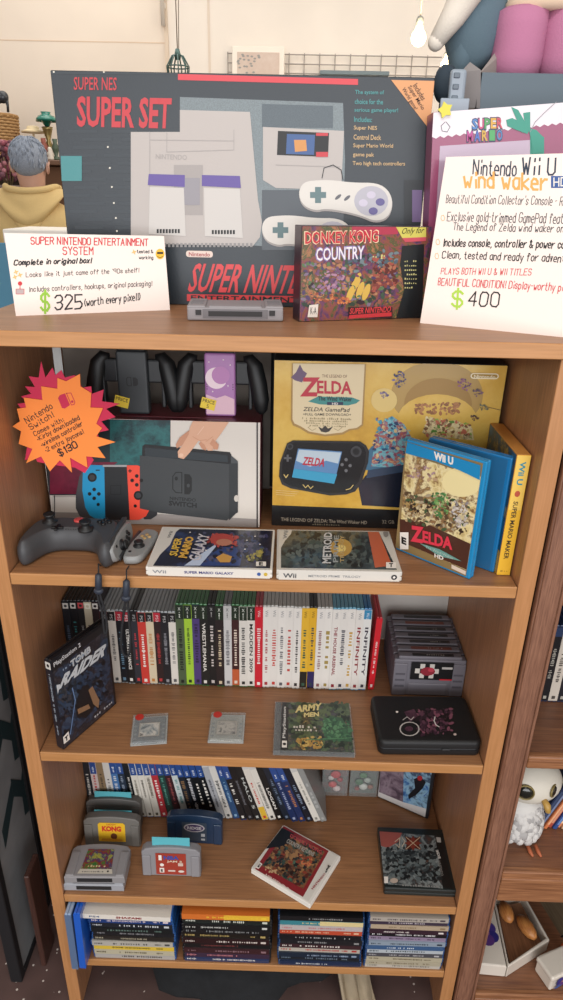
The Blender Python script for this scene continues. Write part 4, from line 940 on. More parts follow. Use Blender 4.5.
def strap(label, slider, cords, top):
    root = thing('wrist_strap', label, 'strap', at(slider[0], slider[1]+8, y=-.012))
    mb = MB(); a = at(slider[0], slider[1], y=-.012); b2 = at(slider[0]+slider[2], slider[3], y=-.012)
    mb.tube([top, at(slider[0], slider[1]-10, y=-.006), a], .0011, ST, 6); mb.build('cord', root, True)
    mb = MB(); mb.tube([a, a.lerp(b2, .1), a.lerp(b2, .9), b2], [.003, .0052, .0055, .003], M('#2e3542', .5), 10); mb.ball(a.lerp(b2, 1.05), (.0075, .005, .006), M('#2e3542', .5)); o = mb.build('slider', root, True)
    mb = MB(); 
    pts = [at(u, v, y=y) for u, v, y in cords]
    Q = []
    for i in range(len(pts)-1):
        p0, p1, p2, p3 = pts[max(i-1, 0)], pts[i], pts[i+1], pts[min(i+2, len(pts)-1)]
        for k in range(5):
            t = k/5; Q.append(.5*((2*p1)+(p2-p0)*t+(2*p0-5*p1+4*p2-p3)*t*t+(3*p1-p0-3*p2+p3)*t**3))
    Q.append(pts[-1]); mb.tube(Q, .0019, ST, 8); mb.build('loop', root, True)
strap('dark wrist strap hanging from the on-edge small controller, the left strap', (98.5, 574, 0, 590), [(97, 592, -.012), (99, 602, -.012), (102, 612, -.013), (103.5, 625, -.014), (105, 634, -.014), (107, 628, -.013), (105, 612, -.012), (101, 598, -.012), (99.5, 592, -.012)], at(101, 566, z=Z1+.004))
strap('dark wrist strap with long loop hanging before the upright cases, the right strap', (126.5, 580, -.5, 597), [(125.5, 598, -.012), (124, 612, -.012), (121.5, 632, -.014), (121.5, 648, -.015), (125, 656, -.016), (129, 654, -.016), (130.5, 640, -.015), (129, 620, -.013), (128, 605, -.012), (127, 598, -.012)], at(129, 566, z=Z1+.004))

# ================================================================== SECOND SHELF: the row of cases
Z2 = ZB[1]
PL = {'black': (M('#17181b', .3, coat=.3), .190), 'ps3': (M('#8f9496', .2, coat=.5), .171), 'ps3k': (M('#1a1b1e', .3, coat=.3), .171), 'xb': (M('#2f6a3a', .25, coat=.4), .190), 'xbk': (M('#1a1c1d', .3), .190), 'xbg': (M('#77797a', .3), .190),
      'wii': (M('#b4b3ae', .3, coat=.3), .190), 'wiir': (M('#a02434', .3, coat=.3), .190), 'wiiy': (M('#b0aea8', .3, coat=.3), .190), 'wiik': (M('#1c1d20', .3), .190), 'wbl': (M('#5c9ab4', .25, coat=.4), .190), 'wub': (M('#1a6ea6', .25, coat=.4), .190), 'red': (M('#b82a34', .3), .170),
      'bd': (M('#2a4a86', .25, coat=.4), .171), 'bdk': (M('#20242c', .3), .171), 'bdw': (M('#9fa4a8', .25, coat=.3), .171), 'clr': (M('#9a9c9a', .2, coat=.5), .171)}
ORD = ['first', 'second', 'third', 'fourth', 'fifth', 'sixth', 'seventh', 'eighth', 'ninth', 'tenth', 'eleventh', 'twelfth', 'thirteenth', 'fourteenth', 'fifteenth', 'sixteenth', 'seventeenth', 'eighteenth', 'nineteenth', 'twentieth']
def spine_fn(bg, header, htxt, hcol, title, tcol, foot=None, seed=0, hh=.030):
    rnd = random.Random(seed)
    def fn(f, w, h):
        m = M(bg, .35, coat=.3); f.poly2([(.0003, .0037), (w-.0003, .0037), (w-.0003, h-.0037), (.0003, h-.0037)], m, .5)
        if header: f.poly2([(.0003, h-hh-.004), (w-.0003, h-hh-.004), (w-.0003, h-.004), (.0003, h-.004)], M(header, .35, coat=.3), 1)
        if foot: f.poly2([(.0003, .0037), (w-.0003, .0037), (w-.0003, .042), (.0003, .042)], M(foot, .35, coat=.3), 1)
        if header and hh > .035: f.marks2(w*.25, h-hh, w*.75, h-hh+.016, M('#c8d0e0', .4), 2, 2, rnd, True)
        if htxt == 'X':
            f.text2('X', (w*.32, h-.015), (w*.36, 0), (0, .007), M(hcol, .4), 2, 0); f.marks2(w*.38, h-.032, w*.62, h-.018, M(hcol, .4), 2, 3, rnd, True)
        elif htxt == 'o': f.poly2([(w*.12, h-.018), (w*.88, h-.018), (w*.88, h-.006), (w*.12, h-.006)], M(hcol, .4), 2); f.ell2(w*.5, h-.012, w*.22, .003, M(bg if bg != hcol else '#202020', .4), 3, 8)
        elif htxt: vtext(f, htxt, w*.32, w*.70, h-.024, h-.010, M(hcol, .4), 2, 0)
        if title:
            if title[0] == '~':    # print too small to read
                n = int(title[1:]); z1 = h-max(.045, hh+.006)-rnd.uniform(0, .012); z0 = .03+rnd.uniform(0, .03)
                if foot: z0 = .05
                f.marks2(w*.22, z0, w*.78, z1, M(tcol, .4), 2, n, rnd, True, rnd.uniform(.6, 1))
            else:
                vtext(f, title, w*.28, w*.72, .036 if not foot else .05, h-.042-(.03 if len(title) < 6 else 0), M(tcol, .4), 2)
        f.poly2([(w*.3, .008), (w*.7, .008), (w*.7, .015), (w*.3, .015)], M(tcol, .4), 2)
    return fn
# (plastic, thickness, spine colour, header colour, header text, header text colour, title, title colour, foot, words)
ROW2 = [
 ('black', .0140, '#1c2026', None, 'o', '#c9c6c0', '~9', '#5a6a80', None, 'black-spined case with white square logo'),
 ('black', .0140, '#15181d', None, 'o', '#c9c6c0', '~8', '#3a8a90', None, 'black-spined case with teal marks'),
 ('black', .0140, '#1e2024', None, 'o', '#c04a50', '~10', '#b0b0b0', None, 'black-spined case with red logo'),
 ('black', .0140, '#c6bda6', None, 'o', '#e0dccf', '~9', '#3a3430', None, 'cream-spined case with dark print'),
 ('black', .0140, '#241a20', None, 'o', '#c9c6c0', '~9', '#7a6a90', None, 'dark plum spine'),
 ('ps3', .0143, '#6a2a34', '#1a1a1c', 'PS3', '#b8b8b8', '~10', '#c8b0a0', None, 'dark red spine'),
 ('ps3', .0150, '#d2cdc4', '#1a1a1c', 'PS3', '#b8b8b8', '~8', '#4a4a4c', None, 'white spine with sparse dark print'),
 ('ps3', .0143, '#1b1e24', '#a02a38', 'PS3', '#d8c8c8', '~9', '#6a8aa0', None, 'black spine under a red header'),
 ('ps3', .0143, '#141518', '#a02a38', 'PS3', '#d8c8c8', 'ULTIMATE ALLIANCE', '#e0ddd6', None, 'black spine with long white capitals'),
 ('ps3k', .0143, '#2a2c34', '#141416', 'PS3', '#9a9a9a', '~9', '#b83a40', None, 'slate spine in solid black plastic'),
 ('ps3', .0150, '#c23a32', '#1a1a1c', 'PS3', '#b8b8b8', '~7', '#e6e0d8', None, 'bright red spine with white blocks'),
 ('ps3', .0150, '#cfc0a4', '#1a1a1c', 'PS3', '#b8b8b8', '~9', '#b87a3a', None, 'cream spine with brown print'),
 ('ps3', .0143, '#2c1c1e', '#b02c3c', 'PS3', '#d8c8c8', '~12', '#b03a3c', None, 'brown-black spine with red print'),
 ('ps3', .0143, '#1a1c22', '#1a1a1c', 'PS3', '#b8b8b8', '~11', '#8a8a90', None, 'black spine with grey print'),
 ('ps3', .0150, '#d6d1c8', '#1a1a1c', 'PS3', '#b8b8b8', '~11', '#5a5a5c', None, 'white spine with grey print'),
 ('xb', .0152, '#4a5a40', '#1c2a1e', 'X', '#d0d6cc', '~8', '#1a201a', None, 'olive green spine'),
 ('xb', .0152, '#9cc43a', '#1c2a1e', 'X', '#d0d6cc', '~9 ', '#20301a', None, 'lime green spine'),
 ('xb', .0152, '#4a3a72', '#1c2a1e', 'X', '#d0d6cc', '~7', '#2a2040', None, 'purple spine'),
 ('xb', .0152, '#1a1c1c', '#1c2a1e', 'X', '#d0d6cc', 'WRESTLEMANIA', '#d8d4cc', None, 'black spine with big white capitals'),
 ('xbk', .0152, '#141618', '#1a1c1d', 'X', '#a8a8a8', '~7', '#c0b8b4', None, 'black spine in solid black plastic'),
 ('xb', .0152, '#241c1e', '#1c2a1e', 'X', '#d0d6cc', '~9', '#c8b89a', None, 'black-brown spine with cream print'),
 ('xbg', .0152, '#c6c5c4', '#b8b8b8', 'X', '#3a3a3a', '~11', '#5a5a60', None, 'silver-white spine in grey plastic'),
 ('xb', .0152, '#3a1c1e', '#1c2a1e', 'X', '#d0d6cc', '~7', '#d8c8b8', '#b85a34', 'dark red spine with orange foot'),
 ('xb', .0152, '#d6d2ca', '#1c2a1e', 'X', '#d0d6cc', '~12', '#202020', None, 'white spine with black capitals'),
 ('xb', .0152, '#dad6ce', '#1c2a1e', 'X', '#d0d6cc', 'MADDEN 2009', '#181818', None, 'white spine with bold black capitals'),
 ('wiir', .0147, '#c41f30', None, 'Wii', '#e8c8c8', '~8', '#e8e0dc', None, 'bright red spine with white title'),
 ('wii', .0147, '#dedad4', None, 'Wii', '#8a8c8e', '~12', '#a03038', None, 'white spine with red and black title'),
 ('wii', .0147, '#dcd8d2', None, 'Wii', '#8a8c8e', '~7', '#c04038', None, 'white spine with red script title'),
 ('wii', .0147, '#e0dcd6', None, 'Wii', '#8a8c8e', '~11', '#5a5a60', None, 'white spine with thin dark title'),
 ('wii', .0147, '#dcd8d2', None, 'Wii', '#8a8c8e', '~6', '#b8443a', None, 'white spine with wide red title'),
 ('wii', .0147, '#dedad4', None, 'Wii', '#8a8c8e', '~9', '#302a2a', None, 'white spine with bold black title'),
 ('wiiy', .0147, '#dcae34', None, 'Wii', '#8a6a20', '~8', '#3a5a4a', '#26241f', 'yellow spine with black foot'),
 ('wiik', .0147, '#d8a82c', None, 'Wii', '#8a6a20', '~8', '#34404a', '#2e2a5a', 'yellow spine with purple-black foot in black plastic'),
 ('wii', .0147, '#dedad4', None, 'Wii', '#8a8c8e', '~10', '#8a5a5a', None, 'white spine with faint rose title'),
 ('wii', .0147, '#e0dcd6', None, 'Wii', '#8a8c8e', '~4', '#a08a4a', None, 'white spine with small gold emblem'),
 ('wbl', .0147, '#dedad4', None, 'Wii', '#8a8c8e', 'THE HOUSE ARSENAL', '#8a2030', None, 'white spine with long dark red capitals'),
 ('wbl', .0147, '#dcd8d2', None, 'Wii', '#8a8c8e', '~9', '#3a3a4a', None, 'white spine with small ink-blue title'),
 ('wbl', .0147, '#dedad4', None, 'Wii', '#8a8c8e', '~7', '#c09a4a', None, 'white spine with pale gold title'),
 ('wbl', .0147, '#dcd8d2', None, 'Wii', '#8a8c8e', 'INFINITY', '#8a2a30', None, 'white spine with tall dark red capitals'),
 ('wub', .0147, '#dcdcd8', '#3a86b0', 'Wii U', '#e0e8ec', 'INFINITY', '#3a3440', None, 'white spine with slate capitals and blue header'),
]
def clean_title(t): return t.strip()
x = -.3795
root = None
for i, (pl, w, bg, hd, ht, hc, ti, tc_, ft, words) in enumerate(ROW2):
    shell, h = PL[pl]
    seg = 'leftmost group, second shelf' if i < 5 else 'clear-topped group, second shelf' if i < 15 else 'green-topped group, second shelf' if i < 25 else 'white group, second shelf'
    if 'case' not in words: words = 'case with '+words
    y = .1815 + ((i*37) % 5)*.0006
    game_case(words+', '+seg, pl, w-.0006, .135, h, (x, y, Z2+.0003), (0, 0, 0), None, shell, 'upright game cases on the second shelf', sheet=M(bg, .4, coat=.2), spine=spine_fn(bg, hd, ht, hc, clean_title(ti), tc_, ft, i, .030 if 14 < i < 25 else .020))
    x += w*(.9785 if i >= 25 else .976)
ROW2_END = x
game_case('thin bright red game case tilted at the right end beside the grey cartridges', 'red', .0105, .105, .170, (x+.0055, .185, Z2+.0003), (0, R(1.6), 0), None, PL['red'][0], 'upright game cases on the second shelf', sheet=M('#c8202c', .35, coat=.3), spine=spine_fn('#c8202c', None, None, '#fff', '~12', '#e8d8d4', None, 77))

# ---- seven grey cartridges one behind the other
TOPS = ['#1c1a1c', '#26222a', '#2a2628', '#1a1c20', '#241e1e', '#6a3428', '#15161a']
CART_W = ['nearest, its label showing a red bird on a chequered ground', 'second from the front, orange strip on its top edge', 'third from the front of the grey stack', 'fourth from the front of the grey stack', 'third from the back of the grey stack', 'second from the back of the grey stack', 'rearmost of the grey stack']
def mk_lab(k):
    def lab(f, m2):
        w, h = .136, .088
        if k == 0:
            f.O = f.O+Vector((0, 0, .004))
            f.poly2([(.032, .036), (.112, .036), (.112, .076), (.032, .076)], BLK, 1)
            for i in range(5):
                for j in range(3):
                    if (i+j) % 2: f.poly2([(.040+i*.009, .040+j*.011), (.049+i*.009, .040+j*.011), (.049+i*.009, .051+j*.011), (.040+i*.009, .051+j*.011)], M('#c9c4bc', .5), 2)
            f.ell2(.064, .056, .014, .010, M('#8a2030', .5), 3, 14); f.ell2(.070, .060, .006, .005, M('#b83a4a', .5), 4, 10)
            f.poly2([(.090, .062), (.110, .062), (.110, .067), (.090, .067)], M('#b8b4b0', .5), 3); f.poly2([(.088, .036), (.112, .036), (.112, .039), (.088, .039)], RED, 3)
        m2.box(.034, .112, .006, .014, h+.0018, h+.0024, M(TOPS[k] if k != 1 else '#6a3428', .5))
        g = Face(m2, (0, .006, h+.0024), (1, 0, 0), (0, 1, 0), .0002); g.marks2(.060+k*.006, .0025, .095, .0055, M('#b0aca6', .5), 1, 8, random.Random(k))
    return lab
for k in range(7):
    snes_cart('grey cartridge standing upright, '+CART_W[k], (.2440+k*.0004, .170+k*.0212, Z2+.002), (0, 0, 0), mk_lab(k), 'grey cartridges standing on the second shelf', M('#6d6a72', .5), M('#514e56', .5))

# ---- angled dark case at the left
ya = Vector((.063, .122, 0)).normalized()
def tr_cover(f, d, h, root):
    wpx(f, root); f.poly2([(.001, .0045), (d-.007, .0045), (d-.007, h-.0045), (.001, h-.0045)], art(['#10141c', '#1c2a3c', '#2a3c54', '#141a24', '#3a3a44', '#0e1218'], 22, .3, 14, 1.6, .5), 1)
    f.poly([(50, 664), (100, 622), (108, 618), (108, 628), (52, 673)], M('#1a1c22', .3), 2)
    f.text('PlayStation 2', (53, 663), (80, 642), (54, 668.5), M('#c9c9cc', .35), 3, .02)
    f.text('TOMB', (70, 661), (90, 645), (71, 668), M('#b8bcc0', .35), 3, .05); f.text('RAIDER', (57, 679), (103, 645), (58, 690), M('#c4c8cc', .35), 4, .05, .15)
    f.poly([(56, 685), (60, 684), (57.5, 694)], M('#c4c8cc', .35), 4)
    f.crowd([(58, 694), (104, 656), (106, 700), (64, 736)], ['#10161f', '#1c2a3c', '#2a3c54', '#141a24', '#34445a', '#0e1218'], 90, 6, 33, 2.4)
    f.poly([(76, 700), (82, 686), (88, 684), (92, 694), (95, 706), (86, 718), (76, 716)], M('#1a1a1e', .35), 3); f.poly([(88, 690), (92, 686), (99, 700), (98, 708), (93, 704)], M('#8a6a50', .35), 4); f.poly([(77, 709), (88, 704), (90, 708), (78, 714)], M('#8a6a50', .35), 4)
    f.stroke([(70, 734), (75, 700), (72, 688)], .002, M('#6a86b0', .35), 3); f.stroke([(94, 724), (82, 738)], .0012, M('#a8a8ac', .35), 3)
    f.poly([(62.5, 737), (68, 731), (69.5, 739), (63.5, 744)], WHITE, 5); f.text('T', (64, 737.5), (67.5, 734), (64.6, 742), BLK, 6, .05)
    f.marks2(.075, .012, .125, .018, M('#b0b0b4', .4), 4, 8); f.marks2(.02, .155, .08, .160, M('#8a9ab0', .4), 4, 12)
def tr_spine(f, w, h):
    f.poly2([(w*.1, h-.02), (w*.9, h-.02), (w*.9, h-.006), (w*.1, h-.006)], M('#c9c6c0', .4), 2); f.ell2(w*.5, h-.013, w*.2, .0035, BLK, 3, 8)
    f.marks2(w*.3, .03, w*.7, h-.03, M('#9aa4b0', .4), 2, 22, random.Random(3), True)
game_case('dark blue game case standing at an angle at the left end of the second shelf', 'tr', .0142, .135, .190, (-.3525, .012, Z2+.0004), mat_rot(ya.cross(Vector((0, 0, 1))), ya, (0, 0, 1)), tr_cover, M('#15171c', .3, coat=.3), sheet=M('#141b26', .3, coat=.4), spine=tr_spine)

# ---- two handheld cartridges in clear cases
CLR = M('#b8bcbb', .12, trans=0, alpha=.24, coat=.5, name='clear_plastic')
def gb(label, loc, rz, cart, lab):
    root = thing('cased_cartridge', label, 'cartridge in case', loc, (0, 0, rz))
    mb = MB(); mb.box(0, .064, 0, .072, 0, .0075, CLR, .0015, 2); mb.box(.001, .063, .001, .071, .0004, .0012, M('#b8bab8', .4)); mb.build('clear_case', root)
    mb = MB(); mb.box(.004, .060, .004, .064, .0014, .0068, cart, .001); mb.box(.018, .046, .0015, .0045, .0014, .006, cart, .0005)
    for k in range(4): mb.box(.005, .010, .010+k*.010, .014+k*.010, .0066, .0072, M('#8a8e90', .5)); mb.box(.054, .059, .010+k*.010, .014+k*.010, .0066, .0072, M('#8a8e90', .5))
    c = mb.build('cartridge', root)
    m2 = MB(); f = Face(m2, (0, 0, .0078), (1, 0, 0), (0, 1, 0), .0002); f.poly2([(.014, .014), (.050, .014), (.050, .048), (.014, .048)], M('#a8a49c', .5), 1); f.poly2([(.016, .016), (.048, .016), (.048, .046), (.016, .046)], lab, 2); m2.build('label', c)
    m2 = MB(); m2.prism([(.0125+.0078*math.cos(k*PI/10), .064+.0078*math.sin(k*PI/10)) for k in range(20)], .0078, .0084, M('#c2352c', .5)); o = m2.build('round_sticker', root); o['label'] = 'round red price sticker'
gb('grey handheld cartridge in clear case with red dot, below the white PS-style spine', (-.2285, .0175, Z2+.0003), R(8), M('#767c80', .5), art(['#4a5058', '#9aa0a0', '#d0ccc4', '#2a2e34'], 60, .5, 15, 2))
bpy.data.objects['cased_cartridge']['label'] = 'darker handheld cartridge in clear case with red dot, left of the pair'
gb('paler handheld cartridge in clear case with red dot, right of the pair', (-.0955, .031, Z2+.0003), R(1), M('#a2a49e', .5), art(['#5a5e60', '#b8b4ac', '#8a8a88', '#3a3c40'], 60, .5, 16, 2))

# ---- disc game in clear jewel case
root = thing('jewel_case', 'clear disc case with green camouflage cover lying on the second shelf', 'disc case', (.020, .008, Z2+.0003), (0, 0, R(0)))
mb = MB(); mb.box(0, .142, 0, .125, 0, .0105, CLR, .0008); mb.box(.013, .140, .002, .123, .0006, .004, M('#2e3034', .5)); mb.build('clear_shell', root)
mb = MB(); mb.box(.0015, .0125, .001, .124, .0006, .0098, M('#3a3c40', .5), .0005)
for k in range(14): mb.box(.002, .004, .006+k*.0082, .010+k*.0082, .0096, .0102, M('#55575a', .5))
mb.build('hinge_strip', root)
mb = MB(); mb.box(.0135, .139, .003, .122, .0088, .0096, M('#2e3028', .5))
f = Face(mb, (0, 0, .0110), (1, 0, 0), (0, 1, 0), .0001); wp = Vector((.020, .008, Z2+.0003))
g = Face(mb, wp+Vector((0, 0, .0109)), (1, 0, 0), (0, 1, 0), .0001); f.px = lambda u, v: g.px(u, v)
f.poly2([(.0135, .003), (.026, .003), (.026, .122), (.0135, .122)], M('#17181b', .35, coat=.5), 1); f.text2('PlayStation', (.0225, .030), (0, .080), (-.0065, 0), M('#c9c9c6', .4), 2, .03); f.poly2([(.0155, .008), (.024, .008), (.024, .024), (.0155, .024)], WHITE, 2); f.ell2(.0198, .016, .003, .003, BLK, 3, 10)
f.poly2([(.0265, .003), (.139, .003), (.139, .122), (.0265, .122)], art(['#1e2822', '#3a4a34', '#566a48', '#2a3038', '#6a6048', '#9a8a58'], 26, .3, 18, 1.8, .5), 1)
f.crowd([(288, 703), (346, 702), (352, 748), (290, 748)], ['#2e3c30', '#4a5a42', '#3a4a3a', '#23302a', '#5c6a4c', '#4a4c50'], 110, 6, 25, 1.5)
f.poly([(322, 728), (330, 716), (342, 718), (350, 732), (352, 742), (326, 740)], M('#3a5c46', .35), 2); f.crowd([(322, 718), (350, 720), (352, 742), (324, 740)], ['#3e6a4c', '#5a8a62', '#2e5440', '#4a7a58'], 45, 5, 26, 2.3); f.crowd([(296, 738), (320, 737), (324, 748), (296, 749)], ['#b08a4a', '#c8a860', '#8a6a3a'], 34, 4, 27, 2.3)
f.stroke([(306, 740), (352, 738)], .0016, M('#5a8a62', .35), 3)
f.text('ARMY', (296, 706), (322, 703), (295, 713), M('#d8c88a', .4), 3, .05); f.text('MEN', (304, 713), (319, 712), (304, 717.5), M('#d8c88a', .4), 3, .05)
f.marks2(*f.px(293, 728), *f.px(316, 725), M('#c9c4b8', .4), 3, 8); f.marks2(*f.px(295, 731), *f.px(318, 729), M('#c9c4b8', .4), 3, 8)
mb.build('cover', root)

# ---- black zip case
root = thing('hard_case', 'black hard shell carrying case with purple and white print on the lid', 'carrying case', (.2890, .078, Z2+.0003), (0, 0, R(1.5)))
ol = []
for cx, cy, t0 in ((.077, .048, 0), (-.077, .048, 90), (-.077, -.048, 180), (.077, -.048, 270)):
    for i in range(7): t = R(t0+15*i); ol.append((cx+.012*math.cos(t), cy+.012*math.sin(t)))
BK = M('#111214', .55, bump=.1, bscale=900)
mb = MB(); mb.pillow(ol, [(.004, 0), (.001, .002), (0, .006), (0, .0135)], BK); mb.build('base', root)
mb = MB(); mb.pillow(ol, [(.0012, .0135), (.0018, .0145), (.0018, .0160), (.0008, .017)], M('#232427', .6)); mb.build('zip_band', root)
mb = MB(); mb.pillow(ol, [(0, .017), (0, .025), (.001, .0285), (.0035, .0305), (.006, .031)], BK)
g = Face(mb, (.2890, .078, Z2+.0316), (1, 0, 0), (0, 1, 0), .0001); f = Face(mb, (0, 0, .0313), (1, 0, 0), (0, 1, 0), .0001)
ca, sa = math.cos(R(-1.5)), math.sin(R(-1.5))
def gp(u, v): a, b = g.px(u, v); return (a*ca-b*sa, a*sa+b*ca)
f.px = gp
PU = art(['#2a1a24', '#5a3848', '#3a2230', '#7a4a5a'], 45, .5, 20, 2)
f.crowd([(416, 709), (452, 709), (452, 734), (418, 735)], ['#2a1a24', '#5a3848', '#3a2230', '#7a4a5a', '#1c1418', '#4a2c3c'], 80, 5, 41, .5); f.poly([(404, 712), (414, 709), (418, 716), (410, 722)], PU, 1)
f.stroke([(409.5+9.5*math.cos(k*PI/8), 729+6.8*math.sin(k*PI/8)) for k in range(17)], .0022, M('#b8b4b0', .5), 2)
f.stroke([(435, 717), (434, 721), (436, 725), (439, 727)], .002, M('#c9c6c2', .5), 3); f.stroke([(403, 720), (407, 717), (411, 720), (414, 717)], .0014, M('#b8b4b0', .5), 3)
f.ell(397, 712, 1.4, 1, WHITE, 3, 8); f.ell(455, 734.5, 1.6, 1.2, M('#c9b8b0', .5), 3, 8); f.ell(409, 729, 4, 2.6, PU, 2)
mb.build('lid', root)
mb = MB(); mb.box(.02, .034, -.0625, -.0595, .0135, .0175, M('#2c2d30', .4), .001); mb.build('zip_pull', root)

# ================================================================== THIRD SHELF
Z3 = ZB[2]
ROW3 = [('bdk', '#20242a', '#c8c4bc', '~8', 'black spine with pale header'), ('bd', '#c9b8b4', '#b83a3e', '~5', 'white spine with red blocks'), ('bdk', '#8a7458', '#3a3028', '~7', 'tan brown spine'), ('bdk', '#d0ccc6', '#2a2a2e', '~7', 'white spine with thick black strokes'),
 ('bd', '#4a74a8', '#d0d4da', '~6', 'sky blue and white spine'), ('bd', '#2a3444', '#8a96a8', '~8', 'slate blue spine'), ('bdk', '#17191d', '#d8d4cc', '~9', 'black spine with white capitals'), ('bd', '#d8d3c8', '#5a5040', '~12', 'ivory spine, first of three alike'), ('bd', '#dad5ca', '#4a4438', '~11', 'ivory spine, middle of three alike'), ('bd', '#d6d0c4', '#50483a', '~12', 'ivory spine, last of three alike'),
 ('bd', '#b0303a', '#e6dcd4', '~5', 'red spine with white lettering'), ('bd', '#20403c', '#5a9a8a', '~8', 'dark green spine'), ('bd', '#3a2026', '#a05050', '~8', 'maroon spine'), ('bd', '#c8cfce', '#4a8a8c', '~8', 'white and teal spine'), ('bd', '#22262e', '#8a6a4a', '~8', 'charcoal spine with brown print'), ('bd', '#181a20', '#c8c8cc', '~9', 'black spine with grey capitals'),
 ('bd', '#141619', '#d4d0c8', '~4', 'black spine with two white blocks'), ('bd', '#15171c', '#e0dcd4', '~4', 'inky spine with bold white blocks'), ('bdw', '#a8aaae', '#4a4c54', '~10', 'silver spine'), ('bdw', '#d2d0ca', '#3a3a3c', '~9', 'white spine with slanted black title'), ('bd', '#2a4e78', '#8ab0d0', '~7', 'mid blue spine'), ('bd', '#16181d', '#dcd8d0', '~5', 'black spine with short white title'),
 ('bdk', '#14161a', '#6a6a70', '~10', 'black spine with dim print'), ('bdk', '#181b1e', '#b8bcb8', 'HALO 5', 'black spine with large slanted pale capitals'), ('bdw', '#d8d2c8', '#c03a30', '~6', 'white spine with red title and yellow foot'), ('bdw', '#dad6cc', '#2a2a2c', '~12', 'white spine with black capitals'), ('bdk', '#121416', '#e6e2da', 'LOGAN', 'black spine with five bold white letters'), ('bdk', '#1c2430', '#6a7a90', '~7', 'blue-black spine'),
 ('bd', '#1e2e58', '#9aa4c0', '~7', 'navy spine with pale print'), ('bd', '#22305a', '#b87a50', '~6', 'navy spine with orange print'), ('bdk', '#161a26', '#7a8aa0', '~7', 'midnight blue spine'), ('bdw', '#dcd8ce', '#8a8880', '~14', 'plain white spine at the right end'), ('clr', '#8c8e8c', '#a8aaa8', '~3', 'clear grey case')]
x = -.3775; n3 = len(ROW3)
for i, (pl, bg, tc_, ti, words) in enumerate(ROW3):
    th = R(1.5 + 19.5*min(1, i/(n3-2)))
    shell, h = PL[pl]; w = .0132 if i < n3-1 else .012
    seg = ', left third of the leaning row' if i < 11 else ', middle of the leaning row' if i < 22 else ', right third of the leaning row'
    if 'case' not in words: words = 'case with '+words
    if 'ivory' in words or 'right end' in words: seg = ', leaning row'
    game_case(words+seg, pl+'3', w, .135, h, (x, .1815+((i*29) % 7)*.0006, Z3+.0003), (0, -th, 0), None, shell, 'leaning cases on the third shelf', sheet=M(bg, .4, coat=.2), spine=spine_fn(bg, ('#2a4a8a' if pl == 'bd' else '#c8c6c2' if pl == 'bdw' else None), None, '#fff', ti, tc_, '#d8b23a' if 'yellow foot' in words else None, i+100, .043 if pl == 'bd' else .014))
    thn = R(1.5 + 19.5*min(1, (i+1)/(n3-2)))
    x += w/math.cos(thn) + .171*(math.sin(thn)-math.sin(th)) + .0004

# ---- 64-bit style cartridges
def n64(label, loc, rot, col, dark, lab, note=None, cat='game cartridge', back=False):
    """width .116 (x centred), thickness .0185 (front y=0), height .075"""
    root = thing('game_cartridge', label, cat, loc, rot)
    arc = [(-.058, .0), (-.058, .052)] + [(-.058+.116*i/16, .052+.012*math.sin(PI*(.12+.76*i/16))**.8 + (.010 if 1 <= i <= 15 else .004)) for i in range(17)] + [(.058, .052), (.058, 0)]
    arc = [p for k, p in enumerate(arc) if k == 0 or (abs(p[0]-arc[k-1][0])+abs(p[1]-arc[k-1][1])) > 1e-6]
    mb = MB(); mb.prism(arc, -.0185, 0, col, Matrix.Rotation(R(90), 4, 'X') @ Matrix.Scale(1, 4), 0.0022, 2, smooth=False)
    mb.build('shell', root)
    for s in (-1, 1):
        m1 = MB(); m1.box(min(s*.040, s*.0565), max(s*.040, s*.0565), -.0026, .003, .002, .054, col, .0015, 2); m1.build('side_rib', root)
    m2 = MB(); m2.box(-.034, .034, .004, .014, -.0004, .0008, M('#1e1e20', .6)); m2.build('connector_slot', root)
    if lab:
        m2 = MB(); f = Face(m2, (0, -.0006, 0), (1, 0, 0), (0, 0, 1), .0003); lab(f); m2.build('label', root)
    if note:
        m2 = MB(); m2.box(note[0], note[1], .007, .0078, .060, note[2], M('#58b0bc', .6)); m2.build('paper_note', root)['label'] = 'teal paper note'
    return root
NG = M('#87868a', .5); ND = M('#6a696d', .5); 
def l_yel(f):
    f.poly2([(-.028, .012), (.028, .012), (.028, .056), (.024, .060), (-.024, .060), (-.028, .056)], M('#e3b52c', .4), 1)
    f.text2('DIDDY', (-.010, .054), (.020, 0), (0, .004), M('#b8502a', .5), 2, .02); f.text2('KONG', (-.020, .038), (.040, 0), (0, .014), M('#c8342c', .4), 2, .06); f.ell2(.004, .026, .007, .008, M('#6a3a24', .5), 2, 12); f.poly2([(-.024, .014), (.024, .014), (.018, .019), (-.020, .020)], M('#c98a2c', .5), 2)
def l_nba(f):
    f.poly2([(-.030, .005), (.030, .005), (.030, .060), (-.030, .060)], M('#9c3a2c', .4), 1); f.text2('NBA', (-.014, .044), (.030, 0), (0, .010), M('#3a4a9a', .4), 2, .05); f.poly2([(-.024, .042), (-.018, .042), (-.018, .055), (-.024, .055)], WHITE, 2)
    f.text2('JAM 2', (-.008, .036), (.030, 0), (0, .006), M('#d8c8b0', .4), 2, .03); f.ell2(-.018, .030, .004, .004, WHITE, 2, 10)
    f.poly2([(-.023, .010), (-.014, .010), (-.014, .022), (-.023, .022)], WHITE, 2); f.text2('E', (-.021, .012), (.005, 0), (0, .007), BLK, 3, .04); f.poly2([(-.006, .013), (.008, .013), (.008, .017), (-.006, .017)], M('#d0c0b8', .4), 2); f.ell2(.020, .014, .006, .003, M('#d8d0c8', .4), 2, 12); f.poly2([(.014, .028), (.024, .028), (.024, .036), (.014, .036)], M('#c9b4a8', .4), 2)
